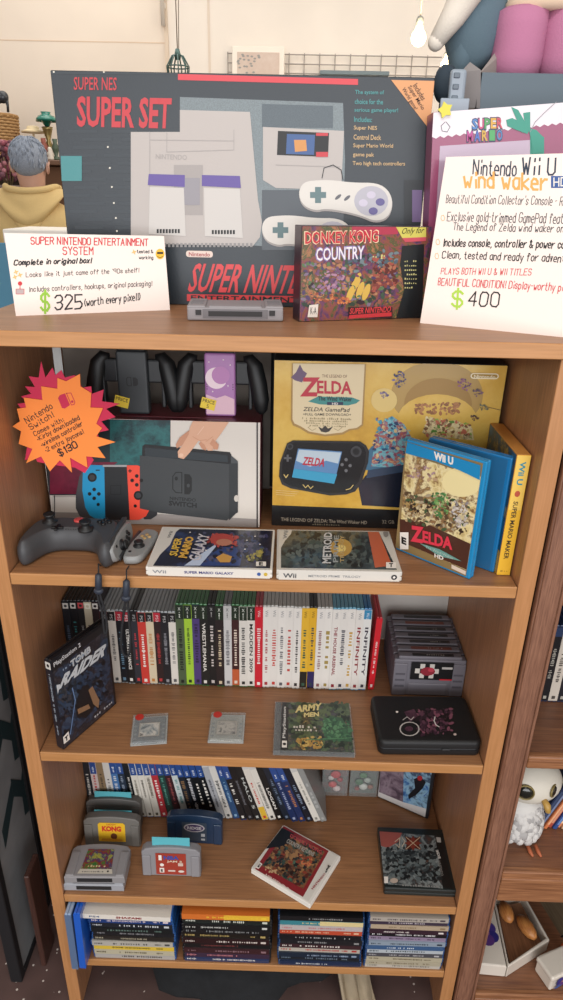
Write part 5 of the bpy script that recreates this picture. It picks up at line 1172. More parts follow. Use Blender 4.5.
def l_blu(f):
    f.poly2([(-.026, .008), (.026, .008), (.026, .056), (-.026, .056)], M('#3c4856', .35), 1); f.ell2(0, .042, .022, .011, M('#b8b4b8', .4), 2, 20); f.ell2(0, .042, .019, .0085, M('#4a3a60', .4), 3, 20); f.text2('RIDGE', (-.015, .038), (.030, 0), (0, .008), M('#c8c4c8', .4), 4, .04); f.poly2([(.014, .020), (.022, .020), (.022, .028), (.014, .028)], M('#b0b4b8', .4), 2); f.poly2([(.014, .010), (.022, .010), (.022, .015), (.014, .015)], M('#b0b4b8', .4), 2)
def l_grn(f):
    f.poly2([(-.030, .010), (.030, .010), (.026, .060), (-.026, .060)], art(['#1c4a2c', '#3a7a3a', '#8a2e28', '#2a3a6a', '#a8a83a', '#4a2a5a'], 60, .35, 22, 2, .3), 1)
    f.poly2([(-.034, .006), (.034, .006), (.031, .016), (-.031, .016)], M('#c8c2b4', .4), 2); f.marks2(-.026, .009, .016, .012, M('#4a4a4c', .4), 3, 10); f.ell2(.024, .011, .002, .002, BLK, 3, 8)
    f.marks2(-.018, .020, .018, .026, M('#d0c090', .4), 3, 7)
a = at(86, 845, z=Z3); b2 = at(140, 846, z=Z3); cx = (a.x+b2.x)/2
n64('grey rounded cartridge with yellow label standing by the left panel, teal note behind it', (cx, a.y, Z3+.0005), (R(-6), 0, 0), M('#6e6b66', .5), ND, l_yel, None)
n64('grey rounded cartridge at the back left with a teal note on top', (cx-.008, a.y+.046, Z3+.0005), (R(-6), 0, 0), M('#5e5b58', .5), ND, None, (-.040, .038, .086))
m2 = MB(); p = at(95, 813, y=a.y+.030); m2.box(p.x, p.x+.078, a.y+.0275, a.y+.0282, Z3, p.z+.012, M('#58b0bc', .6)); tag(rebase(m2.build('paper_note')), 'teal paper note standing between the two left grey cartridges', 'note')
n64('grey rounded cartridge with red label and teal note behind its top', (-.178, .046, Z3+.0005), (R(-4), 0, 0), NG, ND, l_nba, (-.037, .037, .0925))
n64('navy rounded cartridge with oval emblem label behind the red-labelled one', (-.1425, .122, Z3+.0005), (R(-5), 0, R(-2)), M('#1c3450', .4, coat=.3), M('#14263a', .4), l_blu, None)
n64('grey rounded cartridge lying under another at the front left corner', (-.3225, .0085, Z3+.0190), (R(-90), 0, R(1.0)), M('#9a9da4', .45, coat=.3), ND, None)
n64('grey rounded cartridge lying on top of another, green jungle label facing up', (-.3195, .0095, Z3+.0400), (R(-90), 0, R(1.5)), M('#8c8a8c', .5), ND, l_grn)

# ---- white handheld case lying askew
p0, p1 = Vector((-.0205, .0575, 0)), Vector((.0985, -.0145, 0)); ya = (p1-p0).normalized(); za = Vector((-ya.y, ya.x, 0))
def ds_cover(f, d, h, root):
    wpx(f, root); f.poly2([(.001, .004), (d-.004, .004), (d-.004, h-.004), (.001, h-.004)], M('#d8d4cc', .3, coat=.3), .5)
    f.poly([(255, 869), (284, 825.5), (330, 849), (303, 897)], M('#8a2a30', .3, coat=.4), 1)
    f.poly([(262, 866), (286, 832), (325, 852), (303, 889)], art(['#1a2020', '#3a5048', '#8a5a3a', '#242c30', '#b08050', '#5a2a24'], 42, .3, 24, 1.8, .5), 2)
    f.crowd([(264, 864), (288, 834), (322, 853), (301, 886)], ['#1a2424', '#3a5048', '#7a5a3a', '#242c30', '#a07850', '#5a2a24', '#8a4030', '#4a6a58'], 130, 5, 28, 2.4)
    f.poly([(264, 848), (282, 828), (294, 834), (284, 846)], M('#1c2024', .3), 3)
    f.text('DONKEY KONG', (291, 834), (322, 851), (290, 837.5), M('#b84a50', .4), 5, .03); f.text('COUNTRY RETURNS', (288, 839), (315, 853), (286, 843), M('#a8a49c', .4), 5, .03)
    f.crowd([(300, 855), (314, 858), (310, 866), (298, 864)], ['#a05038', '#c87850', '#8a3a2c'], 14, 3.5, 29, 4); f.crowd([(284, 864), (300, 868), (298, 880), (282, 874)], ['#4a3028', '#6a4434', '#2c1c18'], 20, 4.5, 30, 3.5); f.crowd([(266, 867), (280, 870), (278, 876), (264, 870)], ['#b89068', '#c8a880'], 10, 3, 31, 4)
    f.poly([(255.5, 868), (259.5, 862.5), (262.5, 864.5), (258.5, 869.5)], WHITE, 5); f.text('E', (257.2, 866.8), (259.8, 863.9), (258.6, 868), BLK, 6, .04)
    f.text('NINTENDO', (266, 874), (290, 889), (265, 876.5), M('#e0c8c0', .4), 5, .03)
    f.text('3DS', (325, 873), (328, 865), (329, 874.5), BLK, 5, .05); f.text('NINTENDO', (311, 889), (324, 873.5), (313, 890), M('#a03a40', .4), 5, .02)
game_case('white handheld game case lying askew with dark red jungle cover', 'ds', .0125, .1375, .1250, (p0.x, p0.y, Z3+.0004), mat_rot((0, 0, 1), ya, za), ds_cover, M('#e0dcd4', .4), sheet=M('#dcd8d0', .35, coat=.3))
def mh_cover(f, d, h, root):
    wpx(f, root); f.poly([(379.5, 831.5), (437, 836), (443, 889), (383, 884)], art(['#24282a', '#4a5254', '#8a9292', '#343a3c', '#5a4038', '#1a1e20'], 30, .3, 26, 1.8, .5), 1)
    f.poly([(379.5, 831.5), (402, 833), (398, 842), (388, 848), (381, 846)], M('#9a5048', .35), 2)
    f.poly([(435, 836), (446, 837), (456, 890), (443, 889)], M('#15181a', .3, coat=.4), 3)
    f.crowd([(384, 848), (436, 846), (440, 882), (386, 878)], ['#24282a', '#3c4446', '#5a6466', '#1a1e20', '#6a7474', '#2c3234'], 150, 5.5, 32, 2.4)
    cx, cy = 413, 843.5
    f.poly([(cx+(11.5 if k % 2 == 0 else 5.5)*math.cos(k*PI/4+PI/4), cy+(9.5 if k % 2 == 0 else 4.6)*math.sin(k*PI/4+PI/4)) for k in range(8)], M('#5a2418', .4), 3)
    f.poly([(cx+(9 if k % 2 == 0 else 4)*math.cos(k*PI/4), cy+(7.5 if k % 2 == 0 else 3.5)*math.sin(k*PI/4)) for k in range(8)], M('#7a3020', .4), 4)
    f.stroke([(cx-7, cy-6), (cx+7, cy+6)], .0014, M('#c8b090', .4), 5); f.stroke([(cx+7, cy-6), (cx-7, cy+6)], .0014, M('#c8b090', .4), 5)
    f.stroke([(395, 842), (400, 838), (399, 848), (396, 845)], .0014, M('#c8b8a0', .4), 5); f.stroke([(402, 838), (405, 842), (402, 847)], .0014, M('#c8b8a0', .4), 5)
    f.text('3DS', (438, 850), (441, 859), (435.5, 850.5), M('#c9c6c0', .4), 5, .05); f.text('NINTENDO', (440, 861), (443.5, 876), (437.8, 861.5), M('#8a8884', .4), 5, .02); f.poly([(436, 837.5), (440.5, 838), (441, 843), (437, 842.5)], M('#b8b4ae', .4), 5)
    f.rect(384, 877, 388, 883.5, WHITE, 5); f.ell(394, 881, 4, 2.6, M('#b8a89a', .4), 5, 12); f.marks2(*f.px(402, 886.5), *f.px(438, 885), M('#8a8a88', .4), 5, 14)
game_case('black handheld game case lying flat with grey cover and dark X emblem', 'mh', .0190, .1390, .1400, (.2425, .0215, Z3+.0004), mat_rot((0, 0, 1), Vector((1, -.01, 0)).normalized(), Vector((.01, 1, 0)).normalized()), mh_cover, M('#1c2424', .4, coat=.3), sheet=M('#1a2222', .35, coat=.3))
# ---- standing picture case and two clear packs at the back
p0, p1 = Vector((.262, .268, 0)), Vector((.362, .214, 0)); ya = (p1-p0).normalized()
def sp_cover(f, d, h, root):
    wpx(f, root); f.poly2([(.001, .004), (d-.004, .004), (d-.004, h-.004), (.001, h-.004)], M('#c9c6c4', .3, coat=.4), .5)
    f.poly([(379, 760), (404, 760), (403, 802), (379, 792)], art(['#2a2830', '#5a4a58', '#8a7a86', '#3a3440'], 30, .3, 28, 2, .4), 1)
    f.poly([(404, 760), (438, 760), (434, 812), (403, 802)], art(['#1c3c6a', '#3a6aa0', '#8ab0c8', '#203050', '#a8c8d8'], 28, .3, 30, 1.6, .4), 1)
    f.poly([(414, 779), (420, 776), (426, 782), (423, 788), (416, 795), (409, 799), (408, 795), (415, 788)], M('#17181e', .35), 2); f.ell(420, 778, 2.6, 2.6, M('#a82a30', .35), 3, 10); f.stroke([(426, 786), (430, 792), (424, 796)], .002, M('#2a4a9a', .35), 3)
game_case('dark framed disc case standing angled at the back right, blue and grey picture', 'sp', .0132, .118, .171, (p0.x, p0.y, Z3+.0004), mat_rot(ya.cross(Vector((0, 0, 1))), ya, (0, 0, 1)), sp_cover, M('#20242a', .3), sheet=M('#4a4c52', .3, coat=.4))
def pack(label, x0, x1, y, cols, blobs):
    root = thing('blister_pack', label, 'pack', (x0, y, Z3+.0004), (0, 0, 0)); w = x1-x0
    mb = MB(); mb.box(0, w, 0, .010, 0, .110, CLR, .001); mb.build('clear_sleeve', root)
    mb = MB(); mb.box(.002, w-.002, .0105, .0125, .001, .112, M('#3c4640', .5))
    f = Face(mb, (0, .0103, 0), (1, 0, 0), (0, 0, 1), .0002); f.poly2([(.002, .002), (w-.002, .002), (w-.002, .110), (.002, .110)], art(cols, 45, .4, len(blobs)+31, 2, .3), 1); mb.build('card', root)
    for (a, b, r, c) in blobs:
        mb = MB(); mb.ball((a, .0055, b), (r, .004, r*.9), M(c, .5), 12, 8); mb.build('toy_piece', root)
pack('clear pack with red and white toy pieces at the back wall', .128, .187, .256, ['#2c3a32', '#3c4a40', '#6a2a2c', '#34403a'], [(.030, .060, .012, '#b8343c'), (.024, .030, .010, '#c8484c'), (.034, .018, .009, '#d8c8c4'), (.020, .050, .007, '#c8c4c0'), (.040, .045, .007, '#a82a38')])
pack('clear pack with green and white toy pieces beside the angled disc case', .190, .254, .256, ['#20382a', '#34503c', '#2a322e', '#3c5a46'], [(.022, .040, .010, '#3a6a48'), (.040, .046, .008, '#a8b4aa'), (.032, .026, .010, '#c8ccc4'), (.048, .026, .007, '#8a5a4a'), (.030, .060, .009, '#4a7a52'), (.018, .020, .006, '#8a3a34')])

# ================================================================== FOURTH SHELF: stacks
Z4 = ZB[3]
STK = [  # (x right, length, depth, list of (thick, spine bg, text col, shell, words))
 (-.168, .171, 'left stack', [('#1e3c78', '#d8c8d0', 'blue spine with pale pink patch'), ('#1c222a', '#c8ccd0', 'black spine with white label end'), ('#141a1c', '#5a7068', 'black-green spine'), ('#1a1c20', '#8a8a8c', 'black spine with dots'), ('#262320', '#b0a890', 'brown-black spine'), ('#b0aca2', '#4a4a48', 'off-white spine'), ('#d8b840', '#5a4a1c', 'yellow spine'), ('#b8b198', '#4a3c28', 'cream spine with bold print'), ('#aaa7a2', '#202020', 'grey-white spine at the bottom')]),
 (.026, .180, 'second stack', [('#d0702e', '#e8c23a', 'orange and yellow spine on top'), ('#1c2220', '#c8ccc0', 'black spine with white print'), ('#15181a', '#c9c9c4', 'black spine with pale numerals'), ('#17181a', '#8a8c8c', 'black spine with grey dots'), ('#1c1814', '#b09a60', 'black spine with gold print'), ('#2a1618', '#d0c4bc', 'maroon-black spine with white print'), ('#141618', '#7a3a3a', 'black spine with red dashes'), ('#3a2024', '#8a6a70', 'maroon spine'), ('#3a2a3e', '#c07a80', 'purple and red picture spine'), ('#20345a', '#d8d4d0', 'blue spine with white capitals at the bottom')]),
 (.211, .171, 'third stack', [('#15171a', '#8a8a8a', 'black spine on top'), ('#3a7f8a', '#d8c890', 'teal and cream spine'), ('#b8aeac', '#b86a70', 'white spine with rose print'), ('#b84a30', '#e0b090', 'red-orange spine'), ('#16181c', '#a8a8a8', 'black spine with white dots'), ('#1b1d21', '#8a8a8a', 'charcoal spine with fine print'), ('#3a2428', '#d0c8c0', 'maroon and white spine'), ('#b4aca0', '#b03a34', 'white spine with red capitals'), ('#1a2838', '#8a9ab0', 'dark blue spine'), ('#181c22', '#6a7a8a', 'blue-black spine'), ('#1c2c4a', '#c8ccd0', 'navy spine with white mark, bottom')]),
 (.3765, .160, 'right stack', [('#aaa298', '#4a4048', 'white spine on top'), ('#3a3040', '#b8b0b4', 'plum spine with grey print'), ('#b09e86', '#8a7458', 'cream spine'), ('#33202c', '#d8d0cc', 'purple-black spine with white title'), ('#14151a', '#d0d0d0', 'black spine with white title'), ('#8a7a92', '#3a3040', 'lavender spine'), ('#8a98a6', '#2a3440', 'silver-blue spine'), ('#3a5a82', '#c8d0d8', 'mid blue spine'), ('#b0b8be', '#3a4650', 'pale blue-grey spine'), ('#4a4a50', '#b0aeb0', 'dark grey spine'), ('#b0a890', '#5a4a34', 'cream spine with brown print'), ('#aca48e', '#6a5a44', 'beige spine'), ('#b8b4aa', '#7a7468', 'white spine at the bottom')])]
SHB = {0: M('#24508a', .25, coat=.4), 1: M('#1a1b1e', .3, coat=.3), 2: M('#20406c', .25, coat=.4), 3: M('#26487a', .25, coat=.4)}
def stk_spine(bg, tc_, seed, acc=None):
    rnd = random.Random(seed)
    def fn(f, w, h):
        f.poly2([(.0003, .0037), (w-.0003, .0037), (w-.0003, h-.0037), (.0003, h-.0037)], M(bg, .3, coat=.4), .5)
        if acc: f.poly2([(.0003, .0037), (w-.0003, .0037), (w-.0003, h*.52), (.0003, h*.52)], M(acc, .3, coat=.4), .8)
        z1 = h*rnd.uniform(.62, .8); z0 = z1-h*rnd.uniform(.3, .5); f.marks2(w*.25, z0, w*.75, z1, M(tc_, .4), 2, rnd.randint(7, 14), rnd, True)
        if rnd.random() < .6: f.poly2([(w*.3, .010), (w*.7, .010), (w*.7, .020), (w*.3, .020)], M(tc_, .4), 2)
        if rnd.random() < .6: f.marks2(w*.25, h-.028, w*.75, h-.008, M(tc_, .4), 2, 3, rnd, True)
        if rnd.random() < .5: f.marks2(w*.25, .026, w*.75, .04, M(tc_, .4), 2, 3, rnd, True)
    return fn
rnd = random.Random(11)
for s, (xr, hh, sname, items) in enumerate(STK):
    n = len(items); w = {0: .0142, 1: .0150, 2: .0136, 3: .0122}[s]
    for i in range(n-1, -1, -1):
        bg, tc_, words = items[i]; k = n-1-i
        ph = rnd.uniform(-.006, .006); dx = rnd.uniform(-.002, .002); dy = rnd.uniform(0, .003)
        acc = '#e0b23a' if words.startswith('orange and yellow') else '#d8c690' if words.startswith('teal and cream') else None
        game_case('case with '+words+', '+sname+' on the bottom shelf', 'st%d' % s, w-.0004, .135 if s != 1 else .133, hh, (xr+dx-.002, .0015+dy, Z4+.0004+k*w), lying(ph), None, SHB[s], sname+' of cases on the bottom shelf', sheet=M(bg, .35, coat=.3), spine=stk_spine(bg, tc_, s*50+i, acc))
# loose ones on top of the left stack
def tilt(label, kind, w, d, h, loc, phi, roll, shell, sheet, spine, cover=None):
    e = lying(phi).to_matrix(); r = (Matrix.Rotation(roll, 3, 'Y') @ e).to_euler()
    return game_case(label, kind, w, d, h, loc, r, cover, shell, sheet=sheet, spine=spine)
def sh_spine(f, w, h): f.poly2([(.0003, .0037), (w-.0003, .0037), (w-.0003, h-.0037), (.0003, h-.0037)], M('#dcd6cc', .35), .5); vtext(f, 'SHAZAM!', w*.25, w*.75, .060, .110, M('#8a2a2c', .4), 2, .04); vtext(f, 'PS4', w*.3, w*.7, h-.04, h-.02, M('#5a6a8a', .4), 2)
zt = Z4+.0004+9*.0142
tilt('white-spined case with red title lying tilted on the left stack', 'ta', .0125, .130, .182, (-.172, -.002, zt+.0008), R(2), R(4), M('#2a62b0', .2, coat=.5), M('#d8d2c8', .35), sh_spine)
def wt_cover(f, d, h, root): f.poly2([(.002, .01), (.09, .01), (.09, .09), (.002, .09)], M('#c8c4bc', .35), 1); f.poly2([(.01, .02), (.05, .02), (.06, .06), (.01, .07)], M('#b8443a', .35), 2)
tilt('white and red case lying skewed on top of the left stack', 'tb', .0110, .130, .165, (-.160, .026, zt+.0155), R(-13), R(5), M('#c8ccd2', .2, coat=.4), M('#d4cec6', .35), stk_spine('#d4cec6', '#b8443a', 5), wt_cover)
# upright blue cases at the left end
for k, (c, lb, xx, an) in enumerate((('#8fa4c0', 'clear pale blue case standing upright at the left end of the bottom shelf', -.3775, 1.0), ('#1f5cc0', 'vivid blue case standing upright next to the left stack', -.3625, 1.6))):
    game_case(lb, 'up%d' % k, .0125, .130, .171, (xx, -.022+k*.002, Z4+.0009), (0, R(an), R(-1)), None, M(c, .2, coat=.5), sheet=M(c if k else '#5a7090', .3, coat=.4))

# ================================================================== BROWN BOOKCASE AT THE RIGHT
WAL_D, WAL_L = '#6a4636', '#94664e'
vx = wood('walnut_shelf', WAL_D, '#8f6246', 'x'); vz = wood('walnut_upright', '#6e4a3a', '#946a54', 'z', fine=2.2); vxl = wood('walnut_rail', '#74492f', '#a87550', 'x')
rb = thing('bookcase', 'darker brown moulded bookcase cut off by the right edge', 'bookcase', (.41, 0, 0))
mb = MB(); mb.box(.4095, .4245, .004, .34, FL, 1.36, vz, .001)
mb.box(.4095, .4500, -.006, .012, FL, 1.36, vz, .003, 2); mb.box(.4120, .4375, -.009, -.005, FL, 1.36, vz, .0015, 2); mb.box(.4425, .4475, -.010, -.005, FL, 1.36, vz, .0022, 2)
mb.build('side_panel', rb, True)
mb = MB(); mb.box(1.19, 1.205, .004, .34, FL, 1.36, vz, .001); mb.box(1.165, 1.205, -.006, .012, FL, 1.36, vz, .003, 2); mb.build('side_panel', rb, True)
for zt, rail in ((1.36, .05), (1.05, .04), (.712, .026), (.430, .080), (.060, .06)):
    mb = MB(); mb.box(.4245, 1.19, .006, .335, zt-.018, zt, vx, .0008); mb.box(.4505, 1.165, -.004, .010, zt-rail, zt+.001, vxl, .003, 2); mb.box(.4505, 1.165, -.006, -.003, zt-rail*.35, zt-rail*.2, vxl, .0012); mb.build('shelf', rb, True)
mb = MB(); mb.box(.4245, 1.19, .335, .34, FL, 1.35, M('#3a2a24', .7)); mb.build('back_panel', rb, True)
# cases on its upper shelf
zz = .7125
for k, (x0, w, bg, hd, lb) in enumerate(((.4990, .0145, '#1a1c22', '#26385a', 'dark game case standing against the upright of the brown bookcase'), (.5143, .0145, '#14161b', '#26385a', 'black game case with gold foot mark in the brown bookcase, second in'), (.5296, .0160, '#c9c0b4', '#26385a', 'pale-spined game case with blue top in the brown bookcase'), (.5465, .0145, '#1c1e26', '#26385a', 'dark game case right of the pale spine in the brown bookcase'), (.5618, .0145, '#2a3040', '#26385a', 'slate game case furthest right in the brown bookcase'))):
    game_case(lb, 'rb', w, .135, .171, (x0, .135, zz), (0, 0, 0), None, M('#26385a', .3, coat=.3), 'cases in the brown bookcase', sheet=M(bg, .4), spine=spine_fn(bg, hd, None, '#fff', '~8', '#a8a49a' if k != 2 else '#4a4440', None, 300+k, .02))
# dark items beyond on the same shelf are hidden; owl, books
def books(specs, x, y, z, lean):
    for i, (w, h, c1, c2, lb) in enumerate(specs):
        root = thing('book', lb, 'book', (x, y+(i % 2)*.004, z), (0, R(lean), 0), 'leaning thin books in the brown bookcase')
        mb = MB(); mb.box(0, w, 0, .12, 0, h, M(c1, .5), .0008); mb.box(w*.25, w*.75, -.0004, .001, h*.1, h*.9, M(c2, .5)); mb.build('cover', root)
        mb = MB(); mb.box(w*.12, w*.88, .004, .1205, .001, h+.0006, M('#d8ccb4', .8)); mb.build('pages', root)
        x += w/math.cos(R(lean))+.0006
books([(.010, .118, '#1c2a4a', '#3a4a6a', 'dark navy thin book leaning beside the white owl'), (.008, .125, '#2a3450', '#7a88a8', 'slate blue thin book, second from the owl'), (.007, .13, '#d07848', '#e8b088', 'orange thin book among the leaning ones by the owl'), (.009, .135, '#a84a3a', '#d89878', 'brick red thin book between orange and blue ones'),
       (.008, .138, '#2c4c8c', '#6a8ac0', 'bright blue thin book in the leaning group'), (.007, .13, '#d8885a', '#f0c8a0', 'pale orange thin book right of the bright blue one'), (.009, .13, '#c8a080', '#8a5a3a', 'tan thin book near the right edge'), (.009, .134, '#24406a', '#8898b8', 'deep blue thin book nearest the right edge')], .537, .092, .4335, 19)
mb = MB(); mb.box(.56, .66, .20, .215, .4335, .555, M('#4a4a34', .6), .001, 1); f = Face(mb, (.56, .1995, .4335), (1, 0, 0), (0, 0, 1), .0005); f.poly2([(.004, .01), (.096, .01), (.096, .115), (.004, .115)], art(['#3a3a2a', '#6a6a44', '#8a7a4a'], 30, .5, 44), 1)
tag(rebase(mb.build('hardback_book')), 'olive green hardback standing behind the leaning thin books', 'book')
# owl
OW = M('#d8d2c4', .6, bump=.15, bscale=120); 
root = thing('owl_figurine', 'white owl figurine with large dark eyes half hidden behind brown upright', 'figurine', (.490, .088, .4310), (0, 0, R(0))); root.scale = (1.3, 1.3, 1.28)
mb = MB(); mb.lathe([(.020, 0), (.026, .003), (.034, .02), (.037, .04), (.036, .06), (.034, .085)], M('#d2d0cc', .7), 28, ay=.85)
rn = random.Random(5)
for k in range(210):     # carved feather tufts
    a = rn.uniform(PI*.95, PI*2.05); z = rn.uniform(.010, .070); r = .035+.005*math.sin(z*60)
    mb.ball((r*math.cos(a), r*.86*math.sin(a), z), (.0065, .004, .0075), M('#cfcdca', .75) if k % 3 else M('#a9a7a6', .75), 7, 5)
mb.build('body', root)
mb = MB(); mb.ball((.010, -.002, .112), (.046, .036, .036), OW, 28, 18); 
oh = mb.build('head', root)
for (x, y, z, r) in ((-.006, -.0335, .117, .0125), (.034, -.0285, .117, .0105)):
    mb = MB(); X = Matrix.Translation((x, y, z)) @ Matrix.Rotation(R(90+(-8)), 4, 'X') @ Matrix.Rotation(R(-12 if x < 0.02 else 50), 4, 'Y')
    mb.lathe([(r, 0), (r, .002), (r*.86, .003), (r*.84, .001)], M('#8a7a4a', .4, metal=.3), 24, X); mb.lathe([(r*.84, .0005), (r*.84, .0022), (r*.5, .0042), (r*.1, .0048)], M('#1c1f1a', .12, coat=.8), 24, X); mb.build('eye', oh)
mb = MB(); mb.tube([(.022, -.034, .104), (.025, -.041, .099), (.027, -.043, .091), (.0275, -.041, .086)], [.004, .0055, .004, .001], M('#b8924a', .4), 10); mb.build('beak', oh)
mb = MB()
for s in (0, .012): mb.tube([(.016+s, -.030, .006), (.018+s, -.040, .003), (.020+s, -.046, .002)], [.003, .003, .0015], M('#b0603c', .6), 8)
mb.build('feet', root)
# ceramic dishes and wooden things on the low shelf
PW = M('#dcd4c8', .2, coat=.6, name='white_glazed_ceramic'); ZL = .0615
def pansy(f, a, b, s):
    for dx, dy, c in ((-.6, .5, '#3a3a8c'), (.5, .6, '#4a3a86'), (-.7, -.3, '#2a2f78'), (.6, -.4, '#35307a'), (0, -.8, '#5a3a7c')): f.ell2(a+dx*s, b+dy*s, s*.75, s*.7, M(c, .3), 1, 14)
    f.ell2(a, b, s*.4, s*.35, M('#8a5a8c', .3), 2, 10); f.ell2(a, b, s*.15, s*.15, M('#d8b84a', .3), 3, 8)
root = thing('ceramic_dish', 'white ceramic open box with blue pansy and wooden base inside, behind brown upright', 'dish', (.522, .030, ZL))
def tray(root, pts, h, wall=.008):
    mb = MB(); n = len(pts); c = Vector((sum(p[0] for p in pts)/n, sum(p[1] for p in pts)/n))
    ins = [tuple((Vector(p)-c)*(1-wall/((Vector(p)-c).length))+c) for p in pts]
    vs = [(x, y, 0) for x, y in pts]+[(x, y, h) for x, y in pts]+[(x, y, h) for x, y in ins]+[(x, y, .006) for x, y in ins]
    fs = [tuple(range(n))[::-1], tuple(range(3*n, 4*n))]
    for l in range(3):
        for i in range(n): fs.append((l*n+i, l*n+(i+1) % n, (l+1)*n+(i+1) % n, (l+1)*n+i))
    b = bmesh.new(); vv = [b.verts.new(v) for v in vs]
    for f in fs: b.faces.new([vv[i] for i in f])
    bmesh.ops.bevel(b, geom=b.edges[:], offset=.0022, segments=2, affect='EDGES', profile=.5)
    mb.bm(b, PW, False); return mb
mb = tray(root, [(0, 0), (.108, .060), (.083, .170), (.010, .158)], .037); mb.build('body', root)
mb = MB(); mb.prism([(.012, .012), (.096, .062), (.076, .155), (.018, .146)], .007, .021, wood('board_wood', '#6a4630', '#94684a', 'y'), None, .001, 1); mb.build('wooden_base', root)
mb = MB(); mb.prism([(-.068, .005), (-.002, .001), (.008, .155), (-.068, .155)], 0, .036, PW, None, .003, 2); f = Face(mb, (0, 0, .0363), (1, 0, 0), (0, 1, 0), .0004)
pq = at(488, 933, z=ZL+.0363); f.O = Vector((pq.x-.522, pq.y-.030, .0363)); pansy(f, -.004, 0, .019); mb.build('corner_panel', root)
for (u, v, u2, v2, lb) in ((508, 916, 503, 904, 'orange-brown wooden spoon bowl leaning in the white ceramic box, left one'), (523, 922, 533, 936, 'orange-brown wooden pear shape lying in the white ceramic box, right one')):
    a = at(u, v, z=.098); b2 = at(u2, v2, z=.098)
    root = thing('wooden_spoon', lb, 'spoon', (a.x, a.y, .084), (0, 0, 0))
    OB = wood('turned_wood_'+str(u), '#a06030', '#c88a4c', 'y')
    mb = MB(); d = b2-a; mb.tube([a-d*.5, a-d*.3, a, a+d*.45, a+d*.9, a+d*1.2], [.004, .010, .014, .0155, .012, .005], OB, 14); mb.build('bowl', root, True)
root = thing('ceramic_dish', 'small white ceramic dish with purple pansy at the lower right corner', 'dish', (.606, .006, ZL), (0, 0, R(22)))
mb = MB(); mb.box(0, .07, 0, .046, 0, .034, PW, .004, 3); mb.box(-.002, .072, -.002, .048, .030, .044, PW, .005, 3); f = Face(mb, (.024, -.0024, .020), (1, 0, 0), (0, 0, 1), .0004); pansy(f, .004, .004, .011); f.poly2([(-.016, -.012), (-.006, -.016), (.006, -.011), (-.004, -.004)], M('#3a5a9a', .3), 1); mb.build('body', root)
root = thing('glass_jar', 'blue and white glass jar lying behind the wooden shapes', 'jar', (.575, .245, ZL+.031), (R(90), 0, R(20))); root.scale = (.8, .8, .8)
mb = MB(); mb.lathe([(.022, -.05), (.028, -.045), (.03, 0), (.028, .035), (.018, .045), (.018, .055), (.02, .058)], M('#2c4c82', .15, coat=.6), 20); mb.build('jar_body', root)
mb = MB(); mb.lathe([(.0205, .045), (.0215, .047), (.0215, .058), (.019, .062)], M('#c8ccd2', .2, coat=.5), 20); mb.build('lid', root)
root = thing('handled_tray', 'dark metal-framed wooden tray tilted behind the white ceramic box', 'tray', (.685, .19, ZL), (R(0), R(-20), R(15)))
mb = MB(); mb.box(-.03, .05, -.06, .06, .0, .008, wood('tray_wood', '#5a4a3a', '#7a6a54', 'y'), .001); mb.build('board', root)
mb = MB(); mb.tube([(-.032, -.062, .006), (-.032, .062, .006), (.052, .062, .006), (.052, -.062, .006), (-.032, -.062, .006)], .003, M('#3a3430', .4, metal=.6), 8); mb.build('rim', root)
mb = MB(); mb.ball((.668, .090, ZL+.010), (.010, .010, .010), M('#d8602c', .4)); tag(rebase(mb.build('orange_bead')), 'small orange round bead between ceramic pieces at the right edge', 'bead')

# ================================================================== LEFT: dark board leaning, brown plank
root = thing('sign_board', 'tall charcoal board with dark teal strokes standing left of the bookcase', 'board', (-.53, .062, FL), (0, R(0), R(0)))
BD = M('#8c8e90', .7, vary=.25, bscale=10); BE = M('#17171a', .6)
mb = MB(); mb.box(-.004, .0, 0, .155, 0, 1.10, BD); 
X = Matrix.Identity(4)
f = Face(mb, (.0004, 0, 0), (0, 1, 0), (0, 0, 1), .0006); TC = M('#1c3338', .6)
for z0 in (.36, .52, .68, .84):
    f.poly2([(.03, z0), (.10, z0+.07), (.10, z0+.11), (.03, z0+.05)], TC, 1); f.poly2([(.10, z0+.07), (.145, z0+.02), (.152, z0+.06), (.10, z0+.12)], TC, 1.2); f.poly2([(.13, z0-.02), (.152, z0-.03), (.152, z0+.09), (.135, z0+.06)], TC, 1.4)
mb.build('panel', root)
mb = MB()
mb.box(-.022, .004, -.020, .0, 0, 1.12, BE, .002); mb.box(-.022, .004, .155, .167, 0, 1.12, BE, .002); mb.box(-.022, .004, 0, .155, 0, .016, BE, .002); mb.box(-.022, .004, 0, .155, 1.10, 1.12, BE, .002)
mb.build('frame', root)
mb = MB(); mb.box(-.497, -.485, .078, .135, FL, .26, wood('plank_wood', '#3c2620', '#553830', 'z'), .002); tag(rebase(mb.build('wooden_plank')), 'short reddish brown plank standing between charcoal board and oak bookcase', 'plank')
mb = MB(); mb.box(-.66, -.425, .24, .70, FL, 1.15, M('#221f20', .85, vary=.2, bscale=8), .004); mb.box(-.655, -.43, .236, .242, FL+.03, 1.12, M('#2a2627', .8), .003); tag(rebase(mb.build('dark_filler')), 'dark cabinet added for the shade behind the charcoal board', 'filler')  # added dark block standing in for the shade in this gap
